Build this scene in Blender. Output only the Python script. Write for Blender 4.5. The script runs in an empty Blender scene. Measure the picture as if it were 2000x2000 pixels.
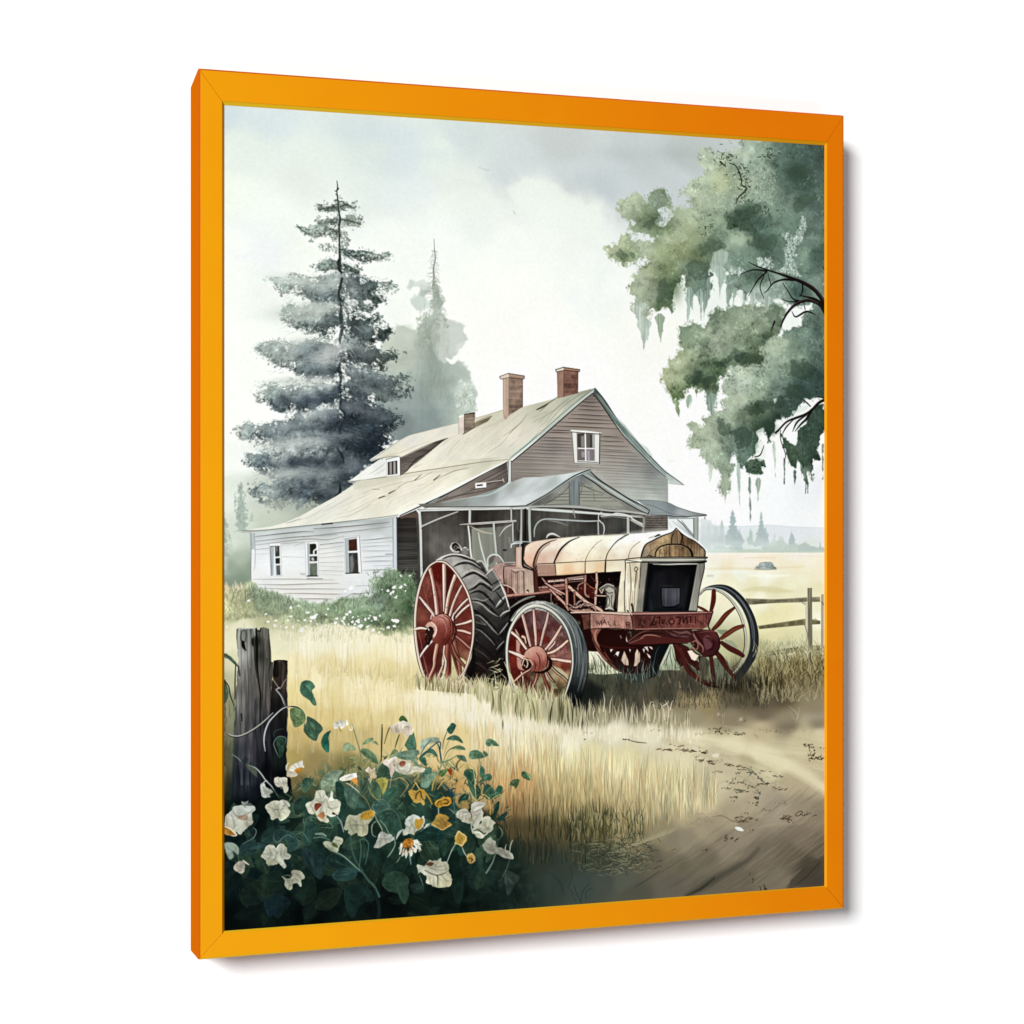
# A framed farm painting hanging on a white wall, seen from the left.
import bpy, math
import numpy as np

# ---------------------------------------------------------------- camera
# frame width, rail widths (left, right, top, bottom), depth, focal length and camera place, in metres
(FW, RL, RR, RT, RB, FD, FOC, YAW, CX, CY, CZ, PY, BDZ) = (0.808018, 0.0292831, 0.0263564, 0.0391368, 0.0298906, 0.0690816, 3425.37, 0.307411, -0.663832, -1.97926, 0.022196, 965.349, 0.00646029)
REC = 0.0035                                        # the sheet lies this far behind the frame's face
scn = bpy.context.scene
cam = bpy.data.objects.new('camera', bpy.data.cameras.new('camera')); scn.collection.objects.link(cam); scn.camera = cam
cam.location = (CX, CY, CZ); cam.rotation_euler = (math.pi/2, 0, -YAW)
cam.data.sensor_width = 36; cam.data.lens = FOC/2000*36; cam.data.shift_y = (PY-1000)/2000
cam.data.clip_start = .05; cam.data.clip_end = 100

# ---------------------------------------------------------------- light: even studio ambience, one big softbox high on the left, an added low fill
w = bpy.data.worlds.new('World'); scn.world = w; w.use_nodes = True
bg = w.node_tree.nodes['Background']; bg.inputs[0].default_value = (1, 1, 1, 1); bg.inputs[1].default_value = AMB = .13
def softbox(name, loc, sx, sy, power):
    d = bpy.data.lights.new(name, 'AREA'); d.shape = 'RECTANGLE'; d.size = sx; d.size_y = sy; d.energy = power
    o = bpy.data.objects.new(name, d); scn.collection.objects.link(o); o.location = loc
    from mathutils import Vector
    o.rotation_euler = (Vector((0, 0, 0))-Vector(loc)).to_track_quat('-Z', 'Y').to_euler()
    return o
softbox('key_softbox', (-12.4, -16, 7.0), 5.0, 5.4, 5750)
softbox('added_low_fill', (-1.5, -12, -6), 4, 2.5, 300)  # added fill from below: lightens the inner lips, shades the wall above the frame
vs = scn.view_settings; vs.view_transform = 'Standard'; vs.look = 'None'; vs.exposure = 0; vs.gamma = 1; vs.use_curve_mapping = False
FACE = 1.2                                          # brightness of a perfectly white card on the frame, used to choose pigments

SHEET_CORNERS = [[427.566, 194.317], [1618.421, 275.13], [1618.421, 1738.826], [427.566, 1829.388]]
# ---------------------------------------------------------------- the brush box
# The print is painted stroke by stroke into an array in code.  Sketch coordinates
# ("sheet units") are turned into canvas pixels by one fixed projective map.
rng = np.random.default_rng(11)
CW, CH = 1300, 1604
_SHEET = np.array(SHEET_CORNERS, float)            # TL, TR, BR, BL of the sheet in sketch units

def _homog(src, dst):
    A = []
    for (x, y), (u, v) in zip(src, dst):
        A.append([x, y, 1, 0, 0, 0, -u*x, -u*y, -u]); A.append([0, 0, 0, x, y, 1, -v*x, -v*y, -v])
    return np.linalg.svd(np.array(A, float))[2][-1].reshape(3, 3)
HM = _homog(_SHEET, [(0, 0), (CW, 0), (CW, CH), (0, CH)])
HI = np.linalg.inv(HM)

def T(p):
    p = np.atleast_2d(np.asarray(p, float))
    q = np.c_[p, np.ones(len(p))] @ HM.T
    return q[:, :2]/q[:, 2:3]

def crop(x0, y0, s):                                # a study at another scale -> sketch units
    k = s/1932.
    return lambda *v: [(x0+v[i]*k, y0+v[i+1]*k) for i in range(0, len(v), 2)]
FU = crop(0, 0, 2000); C1 = crop(430, 200, 500); C2 = crop(430, 600, 500); C3 = crop(1130, 250, 500)
C4 = crop(1180, 640, 450); C5 = crop(630, 680, 400); C6 = crop(1000, 680, 400); C7 = crop(430, 960, 400)
C8 = crop(1280, 940, 350); C9 = crop(790, 1060, 300); C10 = crop(950, 980, 300); C11 = crop(1180, 1000, 300)
C12 = crop(960, 1150, 300); C13 = crop(430, 1200, 400); C14 = crop(430, 1430, 400); C15 = crop(730, 1380, 400)
C16 = crop(1110, 1260, 520)

def hx(c):
    if isinstance(c, str):
        c = c.lstrip('#')
        return np.array([int(c[i:i+2], 16) for i in (0, 2, 4)], np.float32)/255
    return np.asarray(c, np.float32)

def _up(g, h, w):                                   # smooth upsampling of a small grid
    gh, gw = g.shape[:2]
    y = np.linspace(0, gh-1.001, h); x = np.linspace(0, gw-1.001, w)
    yi = y.astype(int); xi = x.astype(int); fy = y-yi; fx = x-xi
    fy = fy*fy*(3-2*fy); fx = fx*fx*(3-2*fx)
    a = g[yi]*(1-fy)[:, None]+g[yi+1]*fy[:, None]
    return (a[:, xi]*(1-fx)+a[:, xi+1]*fx).astype(np.float32)

def noise(cx, cy, octv=4, seed=0, gain=.55):        # cells of cx by cy pixels
    r = np.random.default_rng(seed); out = np.zeros((CH, CW), np.float32); a = 1; t = 0
    for _ in range(octv):
        gh = max(2, int(CH/cy)+2); gw = max(2, int(CW/cx)+2)
        out += a*_up(r.uniform(-1, 1, (gh, gw)), CH, CW); t += a
        a *= gain; cx = max(cx/2, 1.2); cy = max(cy/2, 1.2)
    return out/t*1.7
NZ = dict(coarse=noise(150, 150, 5, 1), med=noise(45, 45, 4, 2), fine=noise(14, 14, 3, 3), grain=noise(4, 4, 2, 4),
          vert=noise(6, 150, 3, 5), vfine=noise(3, 50, 2, 6), horz=noise(190, 9, 3, 7), hfine=noise(60, 3.5, 2, 8),
          med2=noise(34, 34, 4, 9), fine2=noise(11, 11, 3, 10), clump=noise(26, 18, 4, 12))
# slanted brush streaks: the same noise read along a turned axis
def _slant(deg, long, short, seed):
    big = np.random.default_rng(seed); a = math.radians(deg)
    yy, xx = np.mgrid[0:CH, 0:CW].astype(np.float32)
    u = (xx*math.cos(a)+yy*math.sin(a))/long+50; v = (-xx*math.sin(a)+yy*math.cos(a))/short+600
    g = big.uniform(-1, 1, (1400, 220)).astype(np.float32)
    vi = v.astype(int) % 1399; ui = u.astype(int) % 219; fv = v-np.floor(v); fu = u-np.floor(u)
    return ((g[vi, ui]*(1-fu)+g[vi, ui+1]*fu)*(1-fv)+(g[vi+1, ui]*(1-fu)+g[vi+1, ui+1]*fu)*fv)
NZ['roof'] = _slant(-38, 90, 7, 20)*.6+_slant(-38, 50, 3, 21)*.4
NZ['path'] = _slant(-32, 140, 14, 22)*.6+_slant(-32, 60, 5, 23)*.4

CV = np.ones((CH, CW, 3), np.float32)

def spline(p, n=8, closed=False):                   # Catmull-Rom through the points
    p = np.asarray(p, float)
    if len(p) < 3: return p
    q = np.vstack([p[-1], p, p[0], p[1]]) if closed else np.vstack([2*p[0]-p[1], p, 2*p[-1]-p[-2]])
    t = np.linspace(0, 1, n, endpoint=False)[:, None]; out = []
    for i in range(len(q)-3):
        a, b, c, d = q[i:i+4]
        out.append(.5*((2*b)+(c-a)*t+(2*a-5*b+4*c-d)*t*t+(3*b-a-3*c+d)*t**3))
    r = np.vstack(out)
    return r if closed else np.vstack([r, p[-1]])

def _box(P, m):
    x0 = max(0, int(P[:, 0].min()-m)); x1 = min(CW, int(P[:, 0].max()+m)+2)
    y0 = max(0, int(P[:, 1].min()-m)); y1 = min(CH, int(P[:, 1].max()+m)+2)
    return x0, x1, y0, y1

def _sd(P, x0, x1, y0, y1):                         # signed distance, + inside
    X, Y = np.meshgrid(np.arange(x0, x1, dtype=np.float32)+.5, np.arange(y0, y1, dtype=np.float32)+.5)
    ins = np.zeros(X.shape, bool); D = np.full(X.shape, 1e12, np.float32)
    n = len(P)
    for i in range(n):
        ax, ay = P[i]; bx, by = P[(i+1) % n]; ex, ey = bx-ax, by-ay
        L = ex*ex+ey*ey
        if L < 1e-9: continue
        t = np.clip(((X-ax)*ex+(Y-ay)*ey)/L, 0, 1)
        np.minimum(D, (X-ax-t*ex)**2+(Y-ay-t*ey)**2, out=D)
        if ay != by:
            ins ^= ((Y < ay) != (Y < by)) & (X < ex*(Y-ay)/ey+ax)
    D = np.sqrt(D)
    return np.where(ins, D, -D)

def cfield(cols, x0, x1, y0, y1, p=3.0):            # colour notes spread over an area
    st = 4 if (x1-x0)*(y1-y0) > 3000 else 1
    gx = np.arange(x0, x1+st, st, dtype=np.float32); gy = np.arange(y0, y1+st, st, dtype=np.float32)
    X, Y = np.meshgrid(gx, gy); acc = 0; ws = 0
    K = T([(c[0], c[1]) for c in cols])
    for (kx, ky), c in zip(K, cols):
        w = 1/(((X-kx)**2+(Y-ky)**2+60)**(p/2)); acc = acc+w[..., None]*hx(c[2]); ws = ws+w
    g = acc/ws[..., None]
    if st == 1: return g[:y1-y0, :x1-x0]
    xs = np.arange(x1-x0)/st; ys = np.arange(y1-y0)/st
    xi = xs.astype(int); yi = ys.astype(int); fx = (xs-xi)[None, :, None]; fy = (ys-yi)[:, None, None]
    xi2 = np.minimum(xi+1, len(gx)-1); yi2 = np.minimum(yi+1, len(gy)-1)
    return (g[yi][:, xi]*(1-fx)+g[yi][:, xi2]*fx)*(1-fy)+(g[yi2][:, xi]*(1-fx)+g[yi2][:, xi2]*fx)*fy

def _mix(x0, x1, y0, y1, col, a):
    R = CV[y0:y1, x0:x1]; R += (col-R)*a[..., None]

def poly(pts, col=None, a=1., soft=1.2, sm=False, cols=None, tex=None, rag=None, p=3.0, inset=0.):
    """fill: col or colour notes; tex=[(noise, amp)..]; rag=[(noise, px)..] frays the edge"""
    P = T(pts)
    if sm: P = spline(P, 6, True)
    m = soft+2+(sum(abs(r[1]) for r in rag)*1.6 if rag else 0)
    x0, x1, y0, y1 = _box(P, m)
    if x1 <= x0 or y1 <= y0: return
    d = _sd(P, x0, x1, y0, y1)-inset
    if rag:
        for k, amp in rag: d = d+NZ[k][y0:y1, x0:x1]*amp
    al = np.clip(.5+d/soft, 0, 1)
    if soft > 3: al = al*al*(3-2*al)
    c = cfield(cols, x0, x1, y0, y1, p) if cols else np.broadcast_to(hx(col), d.shape+(3,))
    if tex:
        f = 1.
        for k, amp in tex: f = f+NZ[k][y0:y1, x0:x1]*amp
        c = c*f[..., None]
    _mix(x0, x1, y0, y1, np.clip(c, 0, 1), al*a)

def line(pts, w, col, a=1., soft=1.1, sm=True, n=6, raw=False):
    """brush stroke; w is one width or one per point, in sketch units"""
    P = np.asarray(pts, float) if raw else T(pts)
    w = np.full(len(P), w, float) if np.isscalar(w) else np.interp(np.linspace(0, 1, len(P)), np.linspace(0, 1, len(w)), w)
    if sm and len(P) > 2:
        Q = spline(np.c_[P, w], n); P, w = Q[:, :2], np.maximum(Q[:, 2], .2)
    x0, x1, y0, y1 = _box(P, w.max()/2+soft+1)
    if x1 <= x0 or y1 <= y0: return
    X, Y = np.meshgrid(np.arange(x0, x1, dtype=np.float32)+.5, np.arange(y0, y1, dtype=np.float32)+.5)
    D = np.full(X.shape, -1e9, np.float32)
    for i in range(len(P)-1):
        ax, ay = P[i]; ex, ey = P[i+1]-P[i]; L = ex*ex+ey*ey+1e-9
        t = np.clip(((X-ax)*ex+(Y-ay)*ey)/L, 0, 1)
        np.maximum(D, (w[i]+(w[i+1]-w[i])*t)/2-np.sqrt((X-ax-t*ex)**2+(Y-ay-t*ey)**2), out=D)
    wm = np.clip(w.max(), 0, 1)
    _mix(x0, x1, y0, y1, hx(col), np.clip(.5+D/soft, 0, 1)*a)

def lines(segs, w, col, **k):
    for s in segs: line(s, w, col, **k)

def blob(x, y, rx, ry, col, a=1., rot=0, pw=2.0):   # soft wash
    (cx, cy), = T([(x, y)]); m = max(rx, ry)*2.2
    x0, x1, y0, y1 = _box(np.array([[cx, cy]]), m)
    if x1 <= x0 or y1 <= y0: return
    X, Y = np.meshgrid(np.arange(x0, x1)+.5-cx, np.arange(y0, y1)+.5-cy)
    c, s = math.cos(math.radians(rot)), math.sin(math.radians(rot))
    u = (X*c+Y*s)/rx; v = (-X*s+Y*c)/ry
    _mix(x0, x1, y0, y1, hx(col), (a*np.exp(-(u*u+v*v)**(pw/2))).astype(np.float32))

# ---- small dabs stamped from a bank of leaf shapes
def _bank(kind):
    B = []
    r = np.random.default_rng(5)
    for size in (3, 4.5, 6.5, 9, 13):
        row = []
        for k in range(20):
            n = int(size*1.3)+3; Y, X = np.mgrid[-n:n+1, -n:n+1].astype(np.float32)
            th = k/20*math.pi; u = X*math.cos(th)+Y*math.sin(th); v = -X*math.sin(th)+Y*math.cos(th)
            if kind == 'leaf':
                hw = size*.34*np.clip(1-(u/size)**2, 0, 1); al = np.clip(.6+hw-np.abs(v), 0, 1)*(np.abs(u) < size)
            elif kind == 'needle':
                hw = .55*np.clip(1-(u/size)**2, 0, 1); al = np.clip(.35+hw-np.abs(v), 0, 1)*(np.abs(u) < size)
            else:
                al = 0*X
                for _ in range(5):
                    ox, oy, rr = r.normal(0, size*.33), r.normal(0, size*.33), size*r.uniform(.25, .5)
                    al = np.maximum(al, np.clip(.5+rr-np.hypot(X-ox, Y-oy), 0, 1))
            row.append(al.astype(np.float32))
        B.append(row)
    return B
BK = {k: _bank(k) for k in ('leaf', 'needle', 'clot')}

def dabs(P, cols, kind='leaf', size=1, a=.6, ang=None, spread=40, jit=.06):
    """P in canvas pixels; cols (n,3); size = bank row(s)"""
    B = BK[kind]; n = len(P)
    sz = rng.choice(np.atleast_1d(size), n)
    if ang is None: an = rng.integers(0, 20, n)
    else: an = (np.round((np.broadcast_to(ang, n)+rng.normal(0, spread, n))/9).astype(int)) % 20
    aa = a*rng.uniform(.5, 1, n); bj = 1+rng.normal(0, jit, n)
    for i in range(n):
        k = B[sz[i]][an[i]]; h = k.shape[0]//2; x = int(P[i, 0]); y = int(P[i, 1])
        if x < h or y < h or x >= CW-h-1 or y >= CH-h-1: continue
        R = CV[y-h:y+h+1, x-h:x+h+1]; R += (cols[i]*bj[i]-R)*(k*aa[i])[..., None]

def scatter(pts, n):                                # n random canvas points inside a shape
    P = T(pts); lo, hi = P.min(0), P.max(0); out = []
    tot = 0
    while tot < n:
        q = rng.uniform(lo, hi, (n*2, 2)); ins = np.zeros(len(q), bool)
        for i in range(len(P)):
            (ax, ay), (bx, by) = P[i], P[(i+1) % len(P)]
            if ay != by: ins ^= ((q[:, 1] < ay) != (q[:, 1] < by)) & (q[:, 0] < (bx-ax)*(q[:, 1]-ay)/(by-ay)+ax)
        out.append(q[ins]); tot += ins.sum()
    return np.vstack(out)[:n]

def notes(cols, P):                                 # colour notes read at points
    K = T([(c[0], c[1]) for c in cols]); V = np.array([hx(c[2]) for c in cols])
    w = 1/(((P[:, None]-K[None])**2).sum(2)+60)**1.5
    return (w@V)/w.sum(1, keepdims=True)

def spray(pts, n, cols, kind='leaf', size=(0, 1), a=.5, ang=None, spread=40, jit=.1, nz=None):
    P = scatter(pts, n)
    c = notes(cols, P) if not isinstance(cols, str) else np.tile(hx(cols), (n, 1))
    if nz:
        v = NZ[nz[0]][P[:, 1].astype(int).clip(0, CH-1), P[:, 0].astype(int).clip(0, CW-1)]; c = c*(1+nz[1]*v[:, None])
    dabs(P, np.clip(c, 0, 1).astype(np.float32), kind, size, a, ang, spread, jit)

def blades(base, n, h, cols, w=2.2, lean=0, bend=.25, a=.8, tip=.3):
    """grass: base = polyline or list; h=(min,max) height"""
    B = np.asarray(base, float); s = np.r_[0, np.cumsum(np.hypot(*np.diff(B, axis=0).T))]
    t = np.sort(rng.uniform(0, s[-1], n)); bx = np.interp(t, s, B[:, 0]); by = np.interp(t, s, B[:, 1])
    cl = [hx(c) for c in cols]
    for i in range(n):
        H = rng.uniform(*h); l = (lean+rng.normal(0, bend))*H; c = cl[rng.integers(len(cl))]*rng.uniform(.9, 1.08)
        x, y = bx[i]+rng.normal(0, 1), by[i]+rng.normal(0, 2)
        line([(x, y), (x+l*.3, y-H*.55), (x+l, y-H)], [w, w*.75, tip], np.clip(c, 0, 1), a=a*rng.uniform(.6, 1), n=3)
# ---------------------------------------------------------------- sky
def paint_sky():
    sky = [(430,205,'c9d6dd'),(520,215,'cfdbe0'),(700,235,'d2dee0'),(900,262,'cdd8da'),(1100,285,'c2c9cb'),(1250,295,'bdc6ca'),(1340,305,'b5bdbf'),
       (1180,370,'bfc7cd'),(1230,400,'c5cdd2'),(1320,350,'c3cacf'),(1000,335,'ccd5d8'),(600,330,'e0e8e4'),(470,300,'dfe8e2'),(450,380,'ebf2ea'),(540,440,'eff5ef'),
       (780,300,'d3dde2'),(740,280,'d6e1e0'),(860,300,'dbe5e1'),(700,380,'e0e8e6'),(800,400,'dfe7e9'),(900,370,'e0e7e3'),(930,440,'dce3e8'),(1020,400,'d9e0e2'),(1060,360,'cdd5d9'),
       (1110,340,'c8d0d4'),(1140,420,'e2e9e5'),(1080,430,'e9efec'),(1000,470,'eef3f0'),(1160,400,'d8dfdf'),(1180,470,'dee4e5'),(1230,470,'d9e0e0'),(450,500,'f1f5f1'),(520,480,'ecf0f2'),(600,500,'f3f7f1'),
       (760,470,'eff3f3'),(880,480,'eceff3'),(940,520,'f4f7f3'),(1040,560,'f7faf3'),(1140,560,'eef2f2'),(1150,520,'e9eef0'),(1210,560,'f3f6f4'),(1260,620,'fafcf5'),(1060,640,'fcfdf6'),
       (900,620,'fbfcf5'),(450,700,'f5f9f4'),(470,820,'f4f9f3'),(460,900,'f0f4f0'),(500,960,'e8eee7'),(450,1010,'dde5dd'),(1150,720,'fcfdf8'),(1250,780,'fbfcf8'),(1320,860,'f8fbf8'),
       (1400,900,'fafbfb'),(1380,980,'f7f9fa'),(1500,960,'f3f5f9'),(1590,950,'eceef5'),(1600,1010,'f0f2f6'),(1450,900,'fafafa'),(1560,860,'f3f5f5'),(1000,760,'fbfcf6'),(600,760,'f6faf4'),(1420,560,'e9efec')]
    poly([(420,190),(1630,190),(1630,1830),(420,1840)], cols=sky, soft=1, p=4, tex=[('coarse', .012), ('med', .004)])
    # cloud bank edge
    poly(C3(-1700,900,-1300,640,-900,520,-560,470,-350,380,-150,420,0,520,60,560,110,525,190,600,200,760,330,900,250,1100,-300,1300,-1300,1400), 'f2f6f0', a=.55, soft=70, sm=True, rag=[('med',18)])
    poly(C3(-560,470,-420,395,-300,420,-160,440,-40,500,20,510,40,555,100,525,180,590,190,700,60,820,-200,760,-420,640), 'eaf0ea', a=.7, soft=16, sm=True, rag=[('med',10)])
    for x,y,rx,ry,c,a in [(505,440,60,22,'e6ecf0',.5),(480,500,50,14,'eaeef4',.5),(620,300,90,25,'dfe9e4',.5),(760,262,70,18,'cbd7df',.6),(975,560,40,26,'ffffff',.3),
        (1215,300,60,16,'b2bbbc',.5),(900,400,60,20,'e4ebe4',.5),(840,300,60,14,'cedade',.5),(1150,360,60,26,'bcc5cb',.5),(1330,300,50,14,'a8b2b2',.5),(1500,1080,1,1,'ffffff',0)]:
        blob(x,y,rx,ry,c,a)
    line([(936,327),(950,332),(957,331)],[2,3,1],'b4bcc0',a=.5,soft=3); line([(1003,412),(1006,418)],3,'b0b8bb',a=.5,soft=3)
    blob(1310,900,8,3,'dfece8',.7)

# ---------------------------------------------------------------- far country
def paint_far():
    poly(C8(430,470,900,485,1050,480,1200,470,1500,492,1990,505,1990,780,430,780), cols=[(1340,1030,'dfe4ea'),(1440,1030,'dde2ea'),(1560,1035,'dfe2ec'),(1600,1035,'e0e3ec'),(1450,1065,'d8e2dd'),(1580,1065,'dae1de')], soft=3, tex=[('horz',.012)])
    line(C8(880,488,1050,482,1200,472,1350,480,1500,493,1990,506), 1.4, 'c9cdd8', a=.6, soft=2)
    def fir(cx, top, base, w, c, a, seed, sway=1.):
        r = np.random.default_rng(seed); n = 13; L = []; R = []
        for i in range(n+1):
            t = i/n; y = top+(base-top)*t; ww = w*(t**1.1)*(1 if i % 2 else .55)*r.uniform(.75,1.2)
            L.append((cx-ww-.6, y)); R.append((cx+ww*r.uniform(.8,1.15)+.6, y+r.uniform(-2,2)))
        poly(L+R[::-1], c, a=a, soft=2.4, rag=[('fine',2.2)])
    # misty woods, lighter towards their feet
    for x, t, b, w, c, a in [(1385,1022,1072,13,'c6d0d3',.8),(1398,1020,1072,12,'bcc8cc',.8),(1410,1018,1072,11,'b9c5ca',.85),(1375,1035,1072,16,'c8d2d4',.8),(1434,1040,1074,16,'b3c1c4',.8),(1444,1034,1074,14,'b0bec2',.8),
            (1466,1040,1064,9,'b6c6c6',.9),(1497,1042,1072,11,'b4c3c6',.8),(1513,1034,1070,9,'c4cfcf',.8),(1546,1036,1072,11,'b3c2c4',.95),(1525,1045,1072,18,'c5d0d0',.7)]:
        fir(x,t,b,w,c,a,int(x))
    fir(1410,1017,1060,5,'b5c1c6',.9,3); fir(1466,1031,1062,9,'b3c2c4',.9,4)
    poly(C8(480,430,520,410,600,420,640,470,690,480,715,430,740,600,760,690,480,720), cols=[(1380,1030,'c3ccd1'),(1400,1050,'bcc8ca'),(1400,1070,'cbd6d2')], a=.6, soft=4, rag=[('fine',3)])
    fir(1431,991,1045,11,'a3b4b8',.95,21); poly(C8(780,560,830,500,870,490,920,560,960,650,930,690,760,690,745,600), '#a8b7bb', a=.85, soft=4, rag=[('fine2',3)])
    fir(1487,1001,1050,12,'a7b6bc',.9,22); poly(C8(1090,560,1140,520,1190,500,1225,570,1220,680,1070,700), '#aebbc0', a=.8, soft=4, rag=[('fine2',3)])
    fir(1546,1037,1070,11,'afbec1',.95,23)
    poly(C8(1185,730,1220,680,1300,650,1400,640,1440,680,1560,690,1620,660,1680,700,1780,700,1990,720,1990,775,1185,775), '#bccac2', a=.9, soft=3, rag=[('fine',3)])
    poly(C8(1540,700,1600,668,1660,700,1740,715,1990,725,1990,775,1540,775), '#b2c0bf', a=.8, soft=2.5, rag=[('fine',2)])
    line(C8(1775,660,1778,720), [1.5,5], 'aab8bc', a=.8)
    poly(C8(560,740,700,720,900,735,1100,730,1200,745,1990,745,1990,776,540,776), cols=[(1400,1076,'cbd9d3'),(1460,1076,'bccabd'),(1560,1076,'bac9bf')], a=.9, soft=3)
    for x,y,rx,ry in [(1440,1062,50,8),(1400,1066,30,7),(1500,1062,30,7),(1395,1040,30,14)]: blob(x,y,rx,ry,'dbe5e4',.35)
    # left edge trees in the mist
    poly([(430,940),(520,930),(640,960),(700,1000),(640,1060),(600,1200),(430,1200)], cols=[(445,980,'e2e9e2'),(470,1020,'cfd8ce'),(520,980,'cdd5cb'),(560,980,'a8b1a5'),(600,990,'98a297'),(620,960,'8a948c'),(530,1010,'bdc5b5'),(445,1060,'cfd8cc'),
          (450,1110,'8fa08f'),(470,1130,'7b8d79'),(470,1090,'a5b2a2'),(440,1140,'7e8f7c'),(490,1110,'8c9b88')], a=.95, soft=40, rag=[('med',12)])
    for x,t,b,w,c,a in [(471,942,1040,15,'9fb0a6',.85),(492,1000,1018,5,'9cae9f',.6),(436,1000,1085,16,'9aaba0',.8),(452,1050,1080,9,'aebcae',.6)]: fir(x,t,b,w,c,a,int(x)); 
    spray(C2(100,1420,140,1340,190,1380,210,1560,180,1660,120,1600), 130, '93a59a', 'clot', (0,), .45)
    spray(C7(40,180,80,330,110,520,40,560), 80, '94a69b', 'clot', (0,), .4)
    blob(470,1060,40,16,'d4dcd2',.5); blob(560,1010,50,14,'c0c8ba',.5)

# ---------------------------------------------------------------- the pale pine behind
def paint_pine():
    poly(C1(1330,1720,1350,1670,1430,1690,1480,1730,1530,1640,1500,1590,1560,1520,1590,1400,1440,1350,1400,1400,1430,1420,1500,1400,1460,1440,1440,1500,1470,1560,1520,1580,1500,1640,1590,1600,1590,1530,1600,1430,1630,1300,
        1680,1480,1720,1500,1680,1560,1700,1640,1810,1660,1830,1720,1860,1780,1820,1860,1780,1920,1790,1960,1860,2000,1880,2100,1930,2200,1920,2330,1700,2500,1300,2560,1180,2300,1200,1900,1260,1760),
        cols=[(848,520,'a9b3aa'),(850,580,'a2ada2'),(815,560,'c5cec6'),(830,600,'b8c3ba'),(870,620,'c3cac4'),(895,640,'ccd2cd'),(900,680,'ccd2cc'),(850,650,'8f9b90'),(840,680,'98a399'),(790,640,'c4ccc2'),(770,680,'bac2b8'),(790,710,'b7c0b5'),
              (850,720,'93a19a'),(880,730,'a3afa7'),(830,760,'8d9a98'),(800,780,'8c9898'),(870,780,'95a29f'),(900,760,'b3bfb7'),(915,790,'bccabf'),(780,820,'7d888a'),(840,810,'8a9899'),(800,740,'a2aea8'),(925,830,'cbd3cc')],
        soft=7, rag=[('fine',5),('med',4)], tex=[('med',.05),('vert',.01),('clump',.03)])
    poly(C1(1345,1690,1400,1670,1450,1690,1490,1740,1460,1850,1350,1900,1200,1850,1240,1770), 'bfc7bc', a=.5, soft=14, rag=[('fine',5)])
    for p in [C1(1400,1400,1430,1360,1480,1340,1530,1345,1590,1380,1560,1410,1480,1400,1430,1420), C1(1440,1500,1460,1450,1510,1440,1560,1480,1590,1540,1540,1570,1470,1560)]:
        poly(p, 'cdd7d1', a=.8, soft=5, sm=True, rag=[('fine',4)])
    poly(C1(1650,1620,1720,1630,1810,1650,1830,1720,1860,1780,1800,1830,1760,1930,1690,1980,1620,1900,1600,1750), 'c6ccc7', a=.8, soft=5, sm=True, rag=[('fine',4)])
    poly(C1(1560,1850,1600,1740,1620,1620,1640,1600,1650,1720,1640,1900,1660,2000,1640,2150,1560,2200,1540,2000), '8e9b8f', a=.55, soft=18, rag=[('fine',6)])
    spray(C1(1540,1500,1680,1500,1760,2000,1800,2300,1450,2300,1500,1900), 520, '8d9a92', 'needle', (1,2,3), .28, ang=90, spread=16, jit=.12)
    spray(C1(1400,1800,1600,1700,1850,2100,1800,2300,1300,2300), 300, 'b4beb6', 'needle', (2,3), .25, ang=90, spread=16)
    # small snag tip
    line(C1(1614,1030,1617,1100,1624,1180,1610,1250,1614,1330,1608,1400), [1,1.6,2.2,3,4,6], '8a8a84', a=.9, n=5)
    r = np.random.default_rng(8)
    for i in range(60):
        y = 1110+i*6.2; s = 1 if i % 2 else -1; L = r.uniform(12,34)*(1+i/40)
        line(C1(1616,y, 1616+s*L*.6,y+r.uniform(-14,16), 1616+s*L,y+r.uniform(-6,34)), [1,.8,.5], '9a9d96', a=.7, n=3)
    spray(C1(1600,1330,1640,1330,1700,1500,1720,1700,1560,1700,1580,1500), 260, 'a3ada4', 'leaf', (0,1), .45)
    spray(C1(1480,1620,1560,1580,1600,1700,1580,1860,1500,1830), 160, 'a0ab9f', 'clot', (0,1), .3)
    spray(C5(1300,300,1400,300,1440,450,1400,580,1260,560,1250,450), 120, 'd3dbd5', 'clot', (1,2), .35)
    spray(C5(1250,450,1440,380,1460,600,1250,640), 120, 'a5b1a6', 'clot', (0,), .5)
    poly(C5(1160,90,1210,100,1260,60,1320,20,1300,80,1220,160,1180,130), 'f6f9f2', a=.95, soft=3, sm=True, rag=[('fine',2)])

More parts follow.
